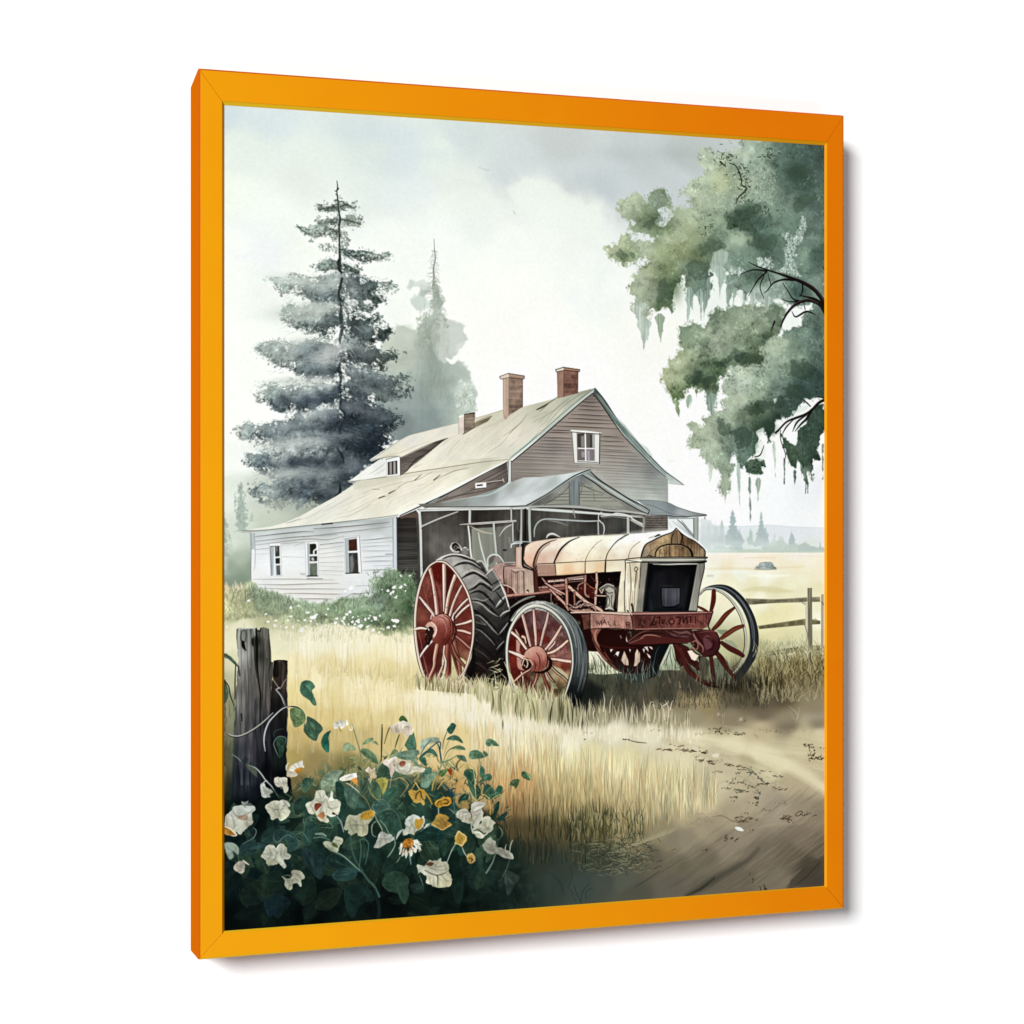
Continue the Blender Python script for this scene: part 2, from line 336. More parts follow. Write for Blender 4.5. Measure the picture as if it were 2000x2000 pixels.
# ---------------------------------------------------------------- the big spruce
def paint_spruce():
    # limbs: each = (outline, colour notes); coordinates from studies C1/C2
    dk, md, lt, sl = '3d4a50', '67757a', 'a3adad', '8b9798'
    limbs = [
     (C2(900,1500,1000,1330,1200,1180,1290,1050,1290,900,900,800,500,900,380,1010,330,1150,420,1260,430,1420,560,1500,700,1480), [(520,900,'6e7a80'),(600,930,'56636b'),(660,900,'4a555d'),(700,880,'404b55'),(740,870,'3c4852'),(640,960,'49545b'),(560,960,'79858a'),(520,840,'8c9899'),(600,850,'808c8f'),(690,840,'5b666f')]),
     (C2(240,1390,300,1330,380,1360,460,1310,600,1300,800,1250,900,1290,1000,1340,860,1430,740,1450,640,1460,520,1480,440,1510,340,1500,260,1440), [(500,955,'7d898a'),(520,970,'8a9594'),(560,950,'6f7b80'),(600,960,'57636c'),(640,940,'7b858a'),(620,975,'3f4a52'),(650,960,'333d45')]),
     (C2(195,1110,260,1120,330,1060,400,1090,420,1030,520,1010,620,1080,760,1060,900,1040,1000,1100,900,1190,780,1240,700,1290,600,1250,470,1260,400,1290,330,1250,270,1220,200,1190), [(490,890,'8a9697'),(510,900,'5f6d74'),(540,880,'aeb6b5'),(580,880,'a9b1b2'),(580,905,'515e68'),(620,910,'3b4752'),(640,885,'7c878c'),(660,900,'2f3a45'),(620,880,'98a1a4')]),
     (C2(130,940,190,860,260,900,400,860,470,860,600,800,720,780,900,760,1000,800,1000,960,880,980,700,1000,560,1010,480,1040,400,1050,340,1000,280,1030,220,980,160,1000), [(470,845,'aab4b1'),(500,840,'8b9797'),(540,840,'66737a'),(500,850,'5f6d74'),(580,830,'4f5c65'),(580,850,'8b9699'),(620,820,'6c777f'),(600,810,'9aa3a6'),(650,840,'3d4852'),(660,800,'59636e'),(560,860,'6f7b80')]),
     (C2(270,610,320,590,380,560,440,600,520,590,620,570,760,560,900,560,920,700,860,760,760,750,640,790,600,790,560,770,480,800,400,770,350,700,280,710), [(510,760,'b7c1bb'),(530,765,'8d9a97'),(560,760,'8a9697'),(600,755,'a1aaaa'),(640,750,'aab2b2'),(550,785,'5c6a70'),(600,785,'4a5762'),(640,780,'3b4753'),(655,770,'48545f'),(540,790,'66747a')]),
     (C2(260,312,310,270,390,250,470,255,520,280,620,260,720,230,820,230,930,260,920,420,900,520,800,560,720,540,640,540,570,500,520,450,440,450,360,390,300,340), [(505,680,'8d9997'),(530,675,'9aa5a2'),(560,685,'9da7a5'),(590,680,'717e83'),(620,680,'6d797c'),(640,700,'9fa6a7'),(660,690,'a4aaab'),(600,720,'5e6b70'),(570,700,'8b9695'),(620,730,'4b585d'),(655,730,'3c484d')]),
     (C2(460,20,520,-20,600,10,680,-40,760,-60,900,-60,910,90,850,180,780,230,740,180,700,200,640,170,570,150,510,120,470,90,500,60), [(560,605,'808e8b'),(580,620,'95a09d'),(610,610,'a9b2af'),(640,600,'a7b0ae'),(600,640,'74817f'),(630,640,'5d6a6b'),(655,620,'4e5a5d'),(655,650,'4a5556')]),
     (C1(380,1330,430,1320,500,1350,520,1290,600,1300,700,1320,800,1300,880,1280,940,1280,930,1420,920,1540,840,1500,760,1530,700,1480,640,1470,560,1440,470,1440,420,1400), [(540,550,'a3aeac'),(560,555,'8e9b98'),(580,545,'aab4b1'),(610,545,'a6b0ae'),(640,560,'7d8989'),(660,545,'8b9594'),(600,570,'7c898b'),(630,580,'5b686c'),(655,590,'47545a')]),
     (C1(720,1250,760,1200,830,1185,890,1200,880,1270,830,1250,780,1270), [(640,515,'86958f'),(655,515,'6f7d7a')]),
     (C1(590,940,650,960,700,940,760,930,830,950,900,960,890,1000,820,990,740,1010,670,1010,630,970), [(590,445,'7d8b84'),(610,450,'9aa6a0'),(630,450,'87948d'),(655,450,'69756d')]),
     (C1(740,910,800,880,880,880,890,905,830,915,760,930), [(625,435,'9aa79f'),(655,430,'7c8880')]),
     (C1(740,810,800,790,870,780,880,800,840,820,790,815), [(622,410,'8a978f'),(655,405,'69756d')]),
     # right side
     (C1(905,790,960,770,1005,795,960,790,920,800), [(670,402,'8a978e')]), (C1(915,885,980,870,1020,900,1065,920,1020,935,960,915), [(685,430,'7f8b82'),(700,438,'8f9a90')]),
     (C1(920,1100,1000,1120,1080,1120,1140,1130,1170,1140,1230,1150,1290,1140,1240,1180,1160,1190,1090,1200,1020,1170,950,1150), [(680,495,'5f6d6b'),(710,497,'4e5c5a'),(740,495,'7f8b84'),(760,497,'93a199')]),
     (C1(930,1220,990,1240,1050,1275,1020,1300,960,1270), [(680,525,'4a5856'),(695,528,'6a7773')]),
     (C1(920,1290,1040,1310,1100,1320,1160,1360,1220,1360,1270,1360,1335,1385,1290,1400,1200,1420,1140,1440,1180,1460,1230,1500,1170,1500,1100,1490,1160,1550,1120,1580,1060,1570,1000,1540,940,1500,910,1420), [(680,545,'6a7375'),(700,550,'5a6466'),(720,560,'535f60'),(750,560,'6d7a75'),(770,558,'7f8c86'),(690,575,'80898a'),(690,590,'5b686a'),(720,600,'6d7a77'),(740,588,'46544f')]),
     (C1(940,1540,1040,1580,1100,1620,1150,1640,1180,1600,1215,1620,1170,1660,1130,1680,1200,1700,1300,1730,1220,1750,1240,1800,1180,1790,1160,1830,1080,1800,1040,1840,960,1780,930,1680), [(680,610,'5a6567'),(700,630,'545f60'),(730,620,'3f4d48'),(720,640,'5b6768'),(690,650,'4b5658'),(740,650,'4a5654')]),
     (C2(930,200,1050,220,1120,290,1200,310,1230,360,1290,325,1335,370,1280,390,1240,440,1220,480,1130,460,1050,440,960,420,900,380), [(680,670,'8d9697'),(700,690,'5f6a6c'),(720,700,'4a5354'),(740,710,'4a5250'),(760,690,'56635e'),(690,700,'4b565a')]),
     (C2(920,380,1040,450,1140,480,1230,510,1330,520,1430,515,1390,560,1340,590,1420,630,1420,660,1340,690,1260,700,1150,690,1000,700,920,640), [(680,720,'747e81'),(700,740,'6a7477'),(730,740,'58646a'),(760,740,'505c5e'),(790,735,'5a6765'),(700,770,'4a555c'),(740,765,'55605f'),(785,765,'606c6b')]),
     (C2(900,600,1080,680,1180,720,1240,760,1330,800,1390,860,1340,900,1280,930,1220,920,1260,1000,1200,1080,1120,1150,1000,1100,900,1000), [(680,760,'3a454c'),(700,780,'4f5a60'),(730,790,'59646b'),(760,810,'485359'),(780,820,'3d4a4d'),(700,830,'343f49'),(740,850,'313c48'),(720,880,'2c3741'),(680,860,'3d4852')]),
    ]
    for P, notes_ in limbs:
        poly(P, cols=notes_, soft=4, rag=[('fine',9),('fine2',7),('clump',7)], tex=[('fine',.10),('med',.10),('clump',.14)], a=.97, inset=5.5)
        c = np.mean(P, 0); Q = np.array(P); left = c[0] < 655
        n = int(60+abs(np.ptp(Q[:,0])*np.ptp(Q[:,1]))/26)
        ang = 25 if not left else 155
        spray(P, n, notes_, 'leaf', (0,0,1), .5, ang=ang, spread=38, nz=('fine',.45), jit=.14)
        spray(P, n//2, notes_, 'needle', (0,1,2), .5, ang=ang, spread=30, nz=('fine2',.5), jit=.18)
    # ragged fringes: short twigs round the outer rim of every limb
    r = np.random.default_rng(31)
    for P, notes_ in limbs[1:]:
        Q = T(P); cen = Q.mean(0); S = spline(Q, 7, True)
        K = notes(notes_, S)
        for i in range(0, len(S), 2):
            d = S[i]-np.array([T([(658, 500)])[0][0], cen[1]]); d /= (np.hypot(*d)+1e-6)
            L = r.uniform(1, 9)*(r.random()**.5); S[i] = S[i]-np.array([d[0]*4, d[1]*3]); e = S[i]+np.array([d[0]*L, d[1]*L*.3+r.normal(1.5, 2.6)])
            line([S[i]-np.array([d[0]*3, 0]), e], [2.6, .6], np.clip(K[i]*r.uniform(.7, 1.05), 0, 1), a=.7, sm=False, raw=True)
    for P, notes_ in limbs:                         # dark undersides, pale tops, lumpy tips
        Q = T(P); Sp = spline(Q, 4, True); cy = Q[:,1].mean(); K = notes(notes_, Sp)
        lo_ = Sp[Sp[:,1] > cy]; hi_ = Sp[Sp[:,1] <= cy]
        for E_, f, dy, n_ in ((lo_, .68, -5, 3), (hi_, 1.22, 4, 2)):
            if len(E_) < 3: continue
            idx = r.integers(0, len(E_), len(E_)*n_); B = E_[idx]+np.c_[r.normal(0,5,len(idx)), dy+r.normal(0,5,len(idx))]
            C_ = np.clip(notes(notes_, B)*f, 0, 1); dabs(B, C_.astype(np.float32), 'clot', (0,0,1), .55, None, 40, .16)
        idx = r.integers(0, len(Sp), len(Sp)); dabs(Sp[idx]+r.normal(0,3,(len(idx),2)), np.clip(K[idx]*.95,0,1).astype(np.float32), 'needle', (0,1), .5, 20, 50, .12)
    # mist on the boughs
    for x,y,rx,ry,c,a,ro in [(590,670,34,10,'b4bcb9',.45,-12),(640,690,34,12,'b8bcbd',.55,-25),(575,610,50,14,'b5beb9',.45,-8),(620,600,34,10,'b6bfbb',.55,-10),(640,555,30,9,'b9c1bf',.5,-25),(580,550,46,9,'c3ccc8',.5,8),
        (560,745,36,8,'b4bdba',.4,-5),(620,742,40,9,'b5bcbc',.55,-4),(560,835,40,8,'a9b2b2',.4,-5),(620,805,50,10,'a3abae',.5,-15),(545,870,44,10,'bcc3c2',.5,-5),(600,862,50,9,'b4bbbc',.55,-3),(660,850,40,7,'8b949a',.4,0),
        (560,925,50,10,'bcc4c1',.55,-5),(630,925,44,12,'8d969c',.5,-3),(690,905,36,14,'7c868f',.4,20),(660,960,30,10,'8f989c',.4,0),(700,680,34,8,'8f989a',.4,28),(730,730,40,8,'8b9698',.4,24),(740,770,40,7,'7e898c',.4,15),(700,800,34,8,'70797f',.4,20),
        (560,985,50,10,'a9b2aa',.5,0),(600,900,46,7,'424e59',.35,-8),(620,835,50,6,'414c57',.35,-6),(600,785,46,7,'3f4b57',.3,-5),(690,870,40,9,'25303a',.35,10),(680,935,26,14,'2a343d',.3,0)]:
        blob(x,y,rx*1.1,ry*1.1,c,min(.75,a*1.35),ro)
    # needle streaks through boughs
    for lo, hi_, n, c1 in [((500,890),(690,960),150,'39454f'),((480,830),(760,870),190,'3a464f'),((520,740),(780,790),170,'3c4851'),((520,680),(760,730),140,'46525a'),((560,610),(730,650),110,'4a575b'),((560,540),(760,590),100,'55625f')]:
        for i in range(n):
            x = r.uniform(lo[0],hi_[0]); y = r.uniform(lo[1],hi_[1]); s = -1 if x < 658 else 1
            t = abs(x-658)/170
            if t > 1: continue
            L = r.uniform(5,13); k = hx(c1)*r.uniform(.6,1.5) if r.random() < .6 else hx('99a3a4')*r.uniform(.8,1.1)
            line([(x,y),(x+s*L,y+L*r.uniform(-.2,.7))],[1.6,.5],np.clip(k,0,1),a=.32*(1-t*.6),sm=False)
    # leader, trunk and small top twigs
    line(C1(881,592,886,640,880,668,884,700,890,760,896,830,906,880,898,930,900,1000,900,1100,904,1180,902,1250,915,1290), [1.2,2,2,2.4,2.8,3.2,4,4.2,3.4,3.8,5,6,3], '3a4441', a=.95)
    line(C1(884,650,895,648,880,668,866,668), 1.4, '1f2624'); line(C1(900,1180,890,1200,898,1270,945,1282), [2.4,3.4,3.6,1], '3a3f3d')
    line(C1(920,1330,905,1400,895,1440,905,1490,935,1505), [5,5,4,4,2], '2c3a3a', a=.8); line(C1(905,1510,915,1560,910,1620,920,1700,905,1780,905,1820), [3,6,7,7,6,2], '3b4548', a=.7, soft=2)
    line(C2(905,420,900,470,912,530,905,600,912,700,905,760,940,800,925,870,905,930,900,960), [2,7,6,4,4,5,4,4,4,1], '2a343b', a=.7, soft=2)
    line(C2(880,1060,920,1120,935,1185), [2,6,1], '252e34', a=.6, soft=2); line(C2(905,1330,905,1400,880,1440), [2,7,12], '222a30', a=.8)
    for p in [C1(884,700,868,690),C1(886,740,862,738,880,735),C1(892,745,925,750),C1(893,770,860,775,850,790),C1(905,790,960,770,1000,795),C1(912,800,935,812,960,818),C1(740,812,800,800,880,795),C1(800,790,830,785),
              C1(885,880,860,870),C1(905,885,960,890,1062,922),C1(880,905,800,900),C1(592,942,620,965,660,990),C1(890,995,850,960,820,962),C1(870,930,860,950),C1(905,1110,940,1120,1000,1160,1090,1205),C1(930,1130,970,1170,1010,1195)]:
        line(p, [2.2,1.8,1], '4a5650', a=.85)
    for i in range(120):
        y = r.uniform(690, 1280); s = r.choice([-1,1]); L = r.uniform(8, 16+ (y-690)*.17)
        x = 893+r.uniform(0,L*.8)*s
        line(C1(x,y,x+s*r.uniform(4,14),y+r.uniform(-12,12)), [1.3,.6], r.choice(['5d6a62','7b877f','46534c']), a=.65, sm=False)
    spray(C1(730,1070,830,1065,890,1100,880,1130,760,1120), 60, '76867b', 'leaf', (0,), .6); spray(C1(900,970,960,980,985,1040,960,1100,905,1100), 90, '6a766f', 'leaf', (0,), .55); spray(C1(820,1000,890,990,880,1060,840,1040), 45, '6a766f', 'leaf', (0,), .5)
    for i in range(9):                             # white gaps and lit bough edges
        x,y = r.uniform(640,720), r.uniform(560,730); s = -1 if x < 662 else 1
        line([(x,y),(x+s*r.uniform(6,16),y+r.uniform(4,16))],[2,.8],'c4cac8',a=.45,sm=False)
    poly(C1(935,1500,1000,1490,1040,1520,1000,1540), 'eef1ef', a=.5, soft=4, sm=True); poly(C1(1080,1500,1120,1490,1140,1505,1100,1525), 'f3f5f4', a=.8, soft=3, sm=True)

# ---------------------------------------------------------------- the overhanging tree
def paint_oak():
    g = dict(d='3d5246', m='6f8474', l='9db09e', y='a9b28d', b='7f938b')
    main = C3(1180,90,1240,140,1210,210,1160,180,1060,220,1010,165,970,155,910,200,920,260,980,300,930,370,860,400,780,460,770,500,830,510,820,560,860,600,740,610,690,660,640,720,600,700,620,640,690,600,705,570,680,520,650,460,560,480,520,540,440,500,400,510,320,560,295,600,330,660,380,700,
        420,790,480,800,600,820,540,860,430,840,360,800,300,850,220,900,240,970,290,1010,340,1035,440,1020,500,960,525,1000,470,1040,450,1100,400,1180,370,1200,400,1250,440,1290,400,1330,440,1440,480,1500,540,1440,560,1380,640,1360,700,1370,720,1320,700,1260,740,1170,780,1140,810,1220,880,1240,980,1260,1010,1200,
        1000,1100,1010,1040,1110,1100,1130,1200,1250,1300,1400,1330,1540,1340,1700,1350,1760,1320,1870,1500,1900,1300,1900,90)
    notes_ = [(1205,400,'a9b59b'),(1225,395,'aab79d'),(1290,385,'8ea08c'),(1300,375,'6e8467'),(1265,430,'7d9172'),(1290,450,'6f8564'),(1200,485,'aab697'),(1220,505,'8d9f78'),(1195,490,'b0b999'),(1260,480,'a9b79f'),(1300,470,'98a784'),
        (1340,440,'9fae8f'),(1360,400,'a3b297'),(1345,380,'adbaa3'),(1370,350,'a7b7a0'),(1380,320,'a5b29c'),(1380,300,'9aa896'),(1410,355,'b0bb8e'),(1430,350,'8fa18a'),(1450,300,'9fb1a3'),(1480,330,'8b9f8f'),(1430,400,'8ca08e'),(1400,430,'8c9f87'),
        (1350,470,'8d9d79'),(1380,480,'76896f'),(1330,490,'8d9a72'),(1360,500,'6d7c5d'),(1400,460,'6b806b'),(1450,430,'5a7363'),(1480,450,'587265'),(1440,480,'8aa08d'),(1430,500,'7c9382'),(1490,400,'7f9484'),(1530,330,'5c7268'),(1560,300,'51665f'),(1600,300,'4c615b'),
        (1560,350,'4a6156'),(1580,390,'596f65'),(1540,400,'6e8375'),(1600,430,'5a6e67'),(1540,450,'5f7668'),(1500,480,'60786a'),(1570,470,'718679'),(1600,500,'4f665c'),(1560,500,'73897a'),(1270,520,'97a583'),(1250,550,'a5b096'),(1300,530,'7f9069'),(1310,560,'6b8062'),(1320,560,'4f6744'),
        (1270,580,'94a28a'),(1290,600,'5f7453'),(1250,610,'b4bfb0'),(1265,640,'bcc6bd'),(1300,630,'8d9d88'),(1350,530,'7c9280'),(1370,560,'70877a'),(1360,590,'9db0a5'),(1390,540,'5c7364'),(1420,520,'8ba091'),(1420,560,'8aa092'),(1450,520,'738a7c'),(1470,540,'516859'),
        (1440,570,'7b9184'),(1480,580,'aab9b0'),(1520,570,'8b9f93'),(1560,570,'4b645c'),(1600,560,'758a80'),(1520,600,'9aaba0'),(1580,600,'6b8076')]
    poly(main, cols=notes_, soft=5, p=3.4, rag=[('fine',7),('fine2',5),('med',4)], tex=[('med',.09),('fine',.09)])
    spray(main, 5200, notes_, 'leaf', (0,0,1), .5, nz=('clump',.34), jit=.11)
    spray(main, 1500, notes_, 'needle', (1,2), .4, nz=('clump',.3), jit=.16)
    for x,y,rx,ry,c,a in [(1410,352,26,12,'b4bd90',.55),(1440,470,26,22,'9db29e',.6),(1395,400,40,26,'a4b5a0',.35),(1350,455,40,22,'a2ae88',.4),(1480,350,40,22,'97aa99',.35),(1570,420,34,16,'7b8f86',.5),(1550,335,24,16,'39513f',.5),(1450,420,40,12,'4a6353',.45),
        (1300,490,30,16,'a0ac7e',.4),(1470,500,40,16,'668070',.4),(1600,350,26,40,'566b64',.5),(1365,495,26,12,'5f6f4c',.4),(1320,565,14,26,'47603c',.6),(1250,560,16,30,'adb7a0',.4)]: blob(x,y,rx,ry,c,a)
    spray(C3(930,360,1190,280,1500,320,1480,520,1100,640,850,520), 900, 'b3c0a9', 'leaf', (0,), .35, jit=.14)
    spray(C3(1100,640,1400,560,1500,760,1200,780), 500, '48604f', 'leaf', (0,1), .35, jit=.14)
    # second big mass, centre, and third mass, right
    m2 = C3(1000,1440,990,1410,1030,1370,1070,1365,1110,1400,1130,1350,1250,1350,1340,1330,1560,1370,1540,1450,1500,1560,1440,1600,1400,1650,1380,1680,1410,1700,1400,1800,1300,1820,1200,1830,1130,1800,1110,1850)+C4(
        1050,390,1010,420,960,410,960,480,940,600,930,660,905,720,880,680,860,600,850,530,790,520,740,480,690,520,670,580,610,610,580,600,545,540,510,480,475,430,500,350,550,340,540,270,600,260,620,200,680,190,640,130,640,60)+C3(770,1500,860,1470,950,1500)
    n2 = [(1335,640,'788d76'),(1345,625,'8b9d86'),(1400,620,'7f937c'),(1420,650,'9aaa93'),(1400,680,'a2b09c'),(1460,620,'90a18b'),(1480,640,'84937d'),(1440,690,'8fa08b'),(1370,670,'7d907a'),(1330,700,'a9b592'),(1310,720,'b2bd97'),(1330,740,'99a883'),(1360,730,'6f8369'),(1400,720,'55704f'),(1430,720,'66795f'),
          (1460,700,'5d7259'),(1480,700,'516648'),(1350,760,'5f7754'),(1380,750,'607659'),(1320,770,'6d825a'),(1300,730,'b3ba95'),(1295,740,'a2a783'),(1320,790,'667c56'),(1390,780,'6d8574'),(1385,800,'8ba094'),(1500,620,'94a38f'),(1500,660,'53674f'),(1470,660,'6a7d66'),(1350,790,'70875f')]
    poly(m2, cols=n2, soft=3.6, rag=[('fine',5),('fine2',3)], tex=[('med',.08),('fine',.07)])
    spray(m2, 1700, n2, 'clot', (0,0,1), .45, nz=('clump',.34), jit=.11)
    m3 = C4(1880,-230,1790,-170,1700,-130,1660,-60,1670,-10,1600,10,1520,40,1500,90,1400,100,1340,160,1295,180,1350,230,1340,290,1260,320,1200,330,1110,310,1090,340,1040,320,1060,370,1020,430,990,500,1010,550,1050,580,990,610,985,650,1010,690,940,700,890,740,830,765,860,820,800,830,720,805,710,830,750,880,730,910,705,950,715,1005,760,1000,810,1020,
        820,1080,870,1140,930,1165,960,1190,985,1240,960,1330,985,1385,1015,1400,1050,1350,1055,1250,1075,1160,1050,1110,1090,1060,1120,1100,1150,1170,1200,1110,1260,1080,1290,990,1290,880,1350,870,1380,960,1400,900,1450,850,1440,770,1540,750,1610,700,1640,640,1700,600,1790,580,1880,570)
    n3 = [(1560,640,'6d8276'),(1600,650,'5b7067'),(1520,680,'8fa390'),(1500,700,'a0b29f'),(1560,700,'778c7b'),(1600,700,'5c7268'),(1490,740,'93a792'),(1450,740,'b3c1b3'),(1430,750,'b5c3b4'),(1420,760,'a1b19e'),(1480,770,'8a9d87'),(1520,760,'71857c'),(1570,760,'465c58'),(1600,740,'435855'),(1540,790,'4a5f58'),
          (1450,790,'a7b2a0'),(1430,790,'9dab98'),(1500,790,'677b69'),(1480,800,'54694f'),(1520,820,'3c5246'),(1550,800,'445a50'),(1450,810,'6d8069'),(1480,830,'465c4a'),(1500,850,'3b5042'),(1420,820,'9aa893'),(1390,820,'a0ad99'),(1370,840,'aab5a0'),(1360,860,'9eac94'),(1390,860,'9fab98'),(1420,860,'7e9080'),(1400,890,'9cab97'),
          (1430,880,'6f8377'),(1450,850,'5f756a'),(1460,880,'5c7268'),(1480,870,'46604e'),(1390,910,'a3b09e'),(1420,910,'8b9c88'),(1455,900,'6b8277'),(1415,940,'92a28c')]
    poly(m3, cols=n3, soft=3.6, p=3.4, rag=[('fine',5),('fine2',4)], tex=[('med',.06),('fine',.08)])
    spray(m3, 3600, n3, 'leaf', (0,0,1), .5, nz=('clump',.32), jit=.11); spray(m3, 900, n3, 'clot', (0,), .3, nz=('clump',.2))
    for P, K_ in ((main, notes_), (m2, n2), (m3, n3)):    # feathered rims and dark pockets
        S = spline(T(P), 5, True); idx = rng.integers(0, len(S), 700); Q = S[idx]+rng.normal(0, 2.6, (700, 2)); c_ = notes(K_, Q)
        dabs(Q, np.clip(c_*rng.uniform(.75, 1.08, (700, 1)), 0, 1).astype(np.float32), 'clot', (0,), .45)
        Q = scatter(P, 260); v = NZ['clump'][Q[:,1].astype(int).clip(0,CH-1), Q[:,0].astype(int).clip(0,CW-1)]; Q = Q[v < -.15]
        if len(Q): dabs(Q, np.clip(notes(K_, Q)*.62, 0, 1).astype(np.float32), 'clot', (0,1), .38)
    for F, c, a, L_ in ((C4, '33483a', .5, [(900,300,120,50),(1180,270,110,40),(850,450,90,50),(1400,640,110,60),(1240,690,90,40),(1150,900,70,80),(1380,820,60,60),(1680,360,120,80),(1600,540,120,50),(1000,830,50,60),(760,420,60,50),(1100,240,60,40)]),
            (C3, '3d5341', .45, [(640,1230,60,90),(900,1050,90,60),(1280,620,110,60),(1230,740,80,50),(560,700,60,60),(1000,900,90,50),(1380,860,100,80),(1650,330,80,60),(1700,560,100,60),(350,960,60,40),(1480,1420,60,60),(1180,700,60,80)]),
            (C4, 'b3c0a6', .45, [(620,320,70,50),(800,220,90,50),(1150,370,110,40),(1420,190,90,50),(1080,600,80,50),(850,880,90,70),(1480,110,80,30),(560,420,40,30),(940,60,80,40)]),
            (C3, 'b2bfa3', .4, [(430,560,70,50),(1060,400,90,60),(1210,830,70,60),(800,640,90,40),(1300,420,90,60),(700,820,110,40),(1200,180,70,50),(480,1120,50,60),(1050,960,30,40)])):
        for x, y, rx, ry in L_:
            t = np.linspace(0, 6.28, 9)[:-1]; q = [F(x+rx*math.cos(u)*rng.uniform(.7,1.25), y+ry*math.sin(u)*rng.uniform(.7,1.25))[0] for u in t]
            poly(q, c, a=a, soft=9, sm=True, rag=[('fine',7),('clump',8),('fine2',4)])
    # hanging moss: tapered drips
    r = np.random.default_rng(77)
    def drip(p, c, a=.85, seed=0):
        P = T(p); w0 = abs(P[1][0]-P[0][0])*.9; P[:2,1] += .14*(P[2,1]-P[0,1]); cx = (P[0][0]+P[1][0])/2; tip = P[2]; n = 9; L = []; R = []
        for i in range(n):
            t = i/(n-1); y = P[0][1]+(tip[1]-P[0][1])*t; w = w0*.5*(1-t)**1.2*min(1,.25+t*5)+.4; x = cx+(tip[0]-cx)*t
            L.append((x-w*r.uniform(.7,1.2), y)); R.append((x+w*r.uniform(.7,1.2), y))
        Q = np.array(L+R[::-1]); q = np.c_[Q, np.ones(len(Q))]@HI.T
        poly(q[:,:2]/q[:,2:3], c, a=a, soft=1.8, rag=[('fine2',1.6)], tex=[('vfine',.12)])
    for p,c in [(C3(440,1380,560,1380,490,1690),'a5b2a6'),(C3(400,1300,560,1300,440,1420),'a8b5a9'),(C3(560,1360,660,1360,622,1635),'8b9c86'),(C3(480,1420,560,1420,520,1600),'aab8af'),(C3(390,1310,480,1310,470,1510),'bcc7bf'),
        (C3(790,1150,880,1150,825,1470),'93a79f'),(C3(890,1170,950,1170,925,1450),'8fa39b'),(C3(930,1180,1010,1180,945,1440),'879c93'),(C3(800,1200,870,1200,860,1380),'8ea299'),(C3(1040,1000,1110,1000,1065,1280),'9bafa3'),(C3(960,1100,1010,1100,975,1300),'8a9f95'),
        (C3(1100,1150,1180,1150,1125,1390),'7f9588'),(C3(1180,1200,1260,1200,1250,1360),'9aada2'),(C3(1150,1180,1220,1180,1165,1340),'8ba093'),(C3(1280,1220,1350,1220,1310,1380),'a6b7ac'),(C3(1380,1250,1470,1250,1420,1390),'a3b3a8'),
        (C4(560,580,640,580,628,750),'869a72'),(C4(590,560,670,560,610,620),'5f7851'),(C4(680,540,750,540,700,690),'93a58f'),(C4(700,560,745,560,725,680),'a3b8b0'),(C4(750,500,790,500,778,600),'62784f'),(C4(850,520,960,520,900,720),'8ea397'),(C4(860,600,930,600,905,750),'93a79b'),
        (C4(860,1120,930,1120,885,1290),'bfcabc'),(C4(950,1180,1070,1180,1015,1470),'a4b19c'),(C4(970,1240,1050,1240,985,1360),'a9b69f'),(C4(1100,1080,1145,1080,1138,1510),'a9bcb4'),(C4(1205,1190,1232,1190,1226,1620),'76857e'),(C4(1260,1220,1325,1220,1290,1460),'8d9f8f'),
        (C4(1405,900,1440,900,1436,1250),'a3b5a6'),(C4(1500,1060,1525,1060,1511,1310),'5c6f63'),(C4(1580,1170,1615,1170,1599,1330),'526658'),(C4(1630,1080,1670,1080,1658,1260),'7b8e80'),(C4(1680,1260,1705,1260,1688,1390),'5a6a62'),(C4(1700,1280,1712,1280,1709,1390),'5a6a62'),(C4(1820,930,1845,930,1835,1270),'7a8b82')]:
        drip(p, c)
    line(C4(1226,1560,1228,1640), .8, 'a9b4b4', a=.5)
    # dark lower right bunch
    m4 = C4(1850,640,1780,640,1700,740,1690,820,1620,860,1640,960,1600,1000,1550,960,1480,900,1500,1000,1530,1060,1540,1130,1560,1150,1600,1180,1620,1110,1660,1150,1660,1220,1690,1290,1700,1300,1710,1210,1740,1290,1755,1270,1750,1100,1780,1110,1810,1100,1790,1030,1800,900,1850,880)
    n4 = [(1560,880,'5a6f61'),(1580,850,'42584c'),(1600,840,'3e544a'),(1570,900,'3d5446'),(1590,900,'354b3e'),(1550,890,'51674f'),(1575,920,'75887a'),(1590,930,'465c4c'),(1545,900,'465d4d'),(1600,870,'4a6055')]
    poly(m4, cols=n4, soft=2.4, rag=[('fine',3.5),('fine2',3)], tex=[('fine',.1),('vfine',.08)])
    spray(m4, 520, n4, 'leaf', (0,1), .5, ang=90, spread=30, nz=('clump',.3), jit=.15)
    m5 = C4(1180,1150,1220,1100,1270,1090,1340,1100,1360,1170,1320,1170,1330,1220,1260,1235,1190,1215); poly(m5, '5c735f', soft=2, rag=[('fine2',3)]); spray(m5, 90, '43594a', 'leaf', (0,1), .7, jit=.2)
    poly(C4(1440,770,1500,770,1480,840,1430,880), 'e7ecea', soft=4, a=.8); poly(C4(1270,980,1340,960,1350,1090,1290,1110), 'dfe5e1', a=.7, soft=4, sm=True)
    for p in [C4(1280,870,1330,840,1340,870,1300,920), C4(1420,600,1446,592,1430,630), C4(1650,660,1740,650,1640,720,1600,710), C4(1610,730,1700,740,1620,850,1580,830)]: poly(p, 'cfd9d5', a=.75, soft=3, sm=True, rag=[('fine2',2)])
    # light stalk and pale moss on the right
    pm = C3(1540,800,1590,790,1610,840,1660,800,1680,640,1720,680,1720,760,1680,860,1640,900,1650,960,1610,1000,1640,1060,1700,1140,1560,1090,1500,1080,1570,1020,1550,920,1570,870)
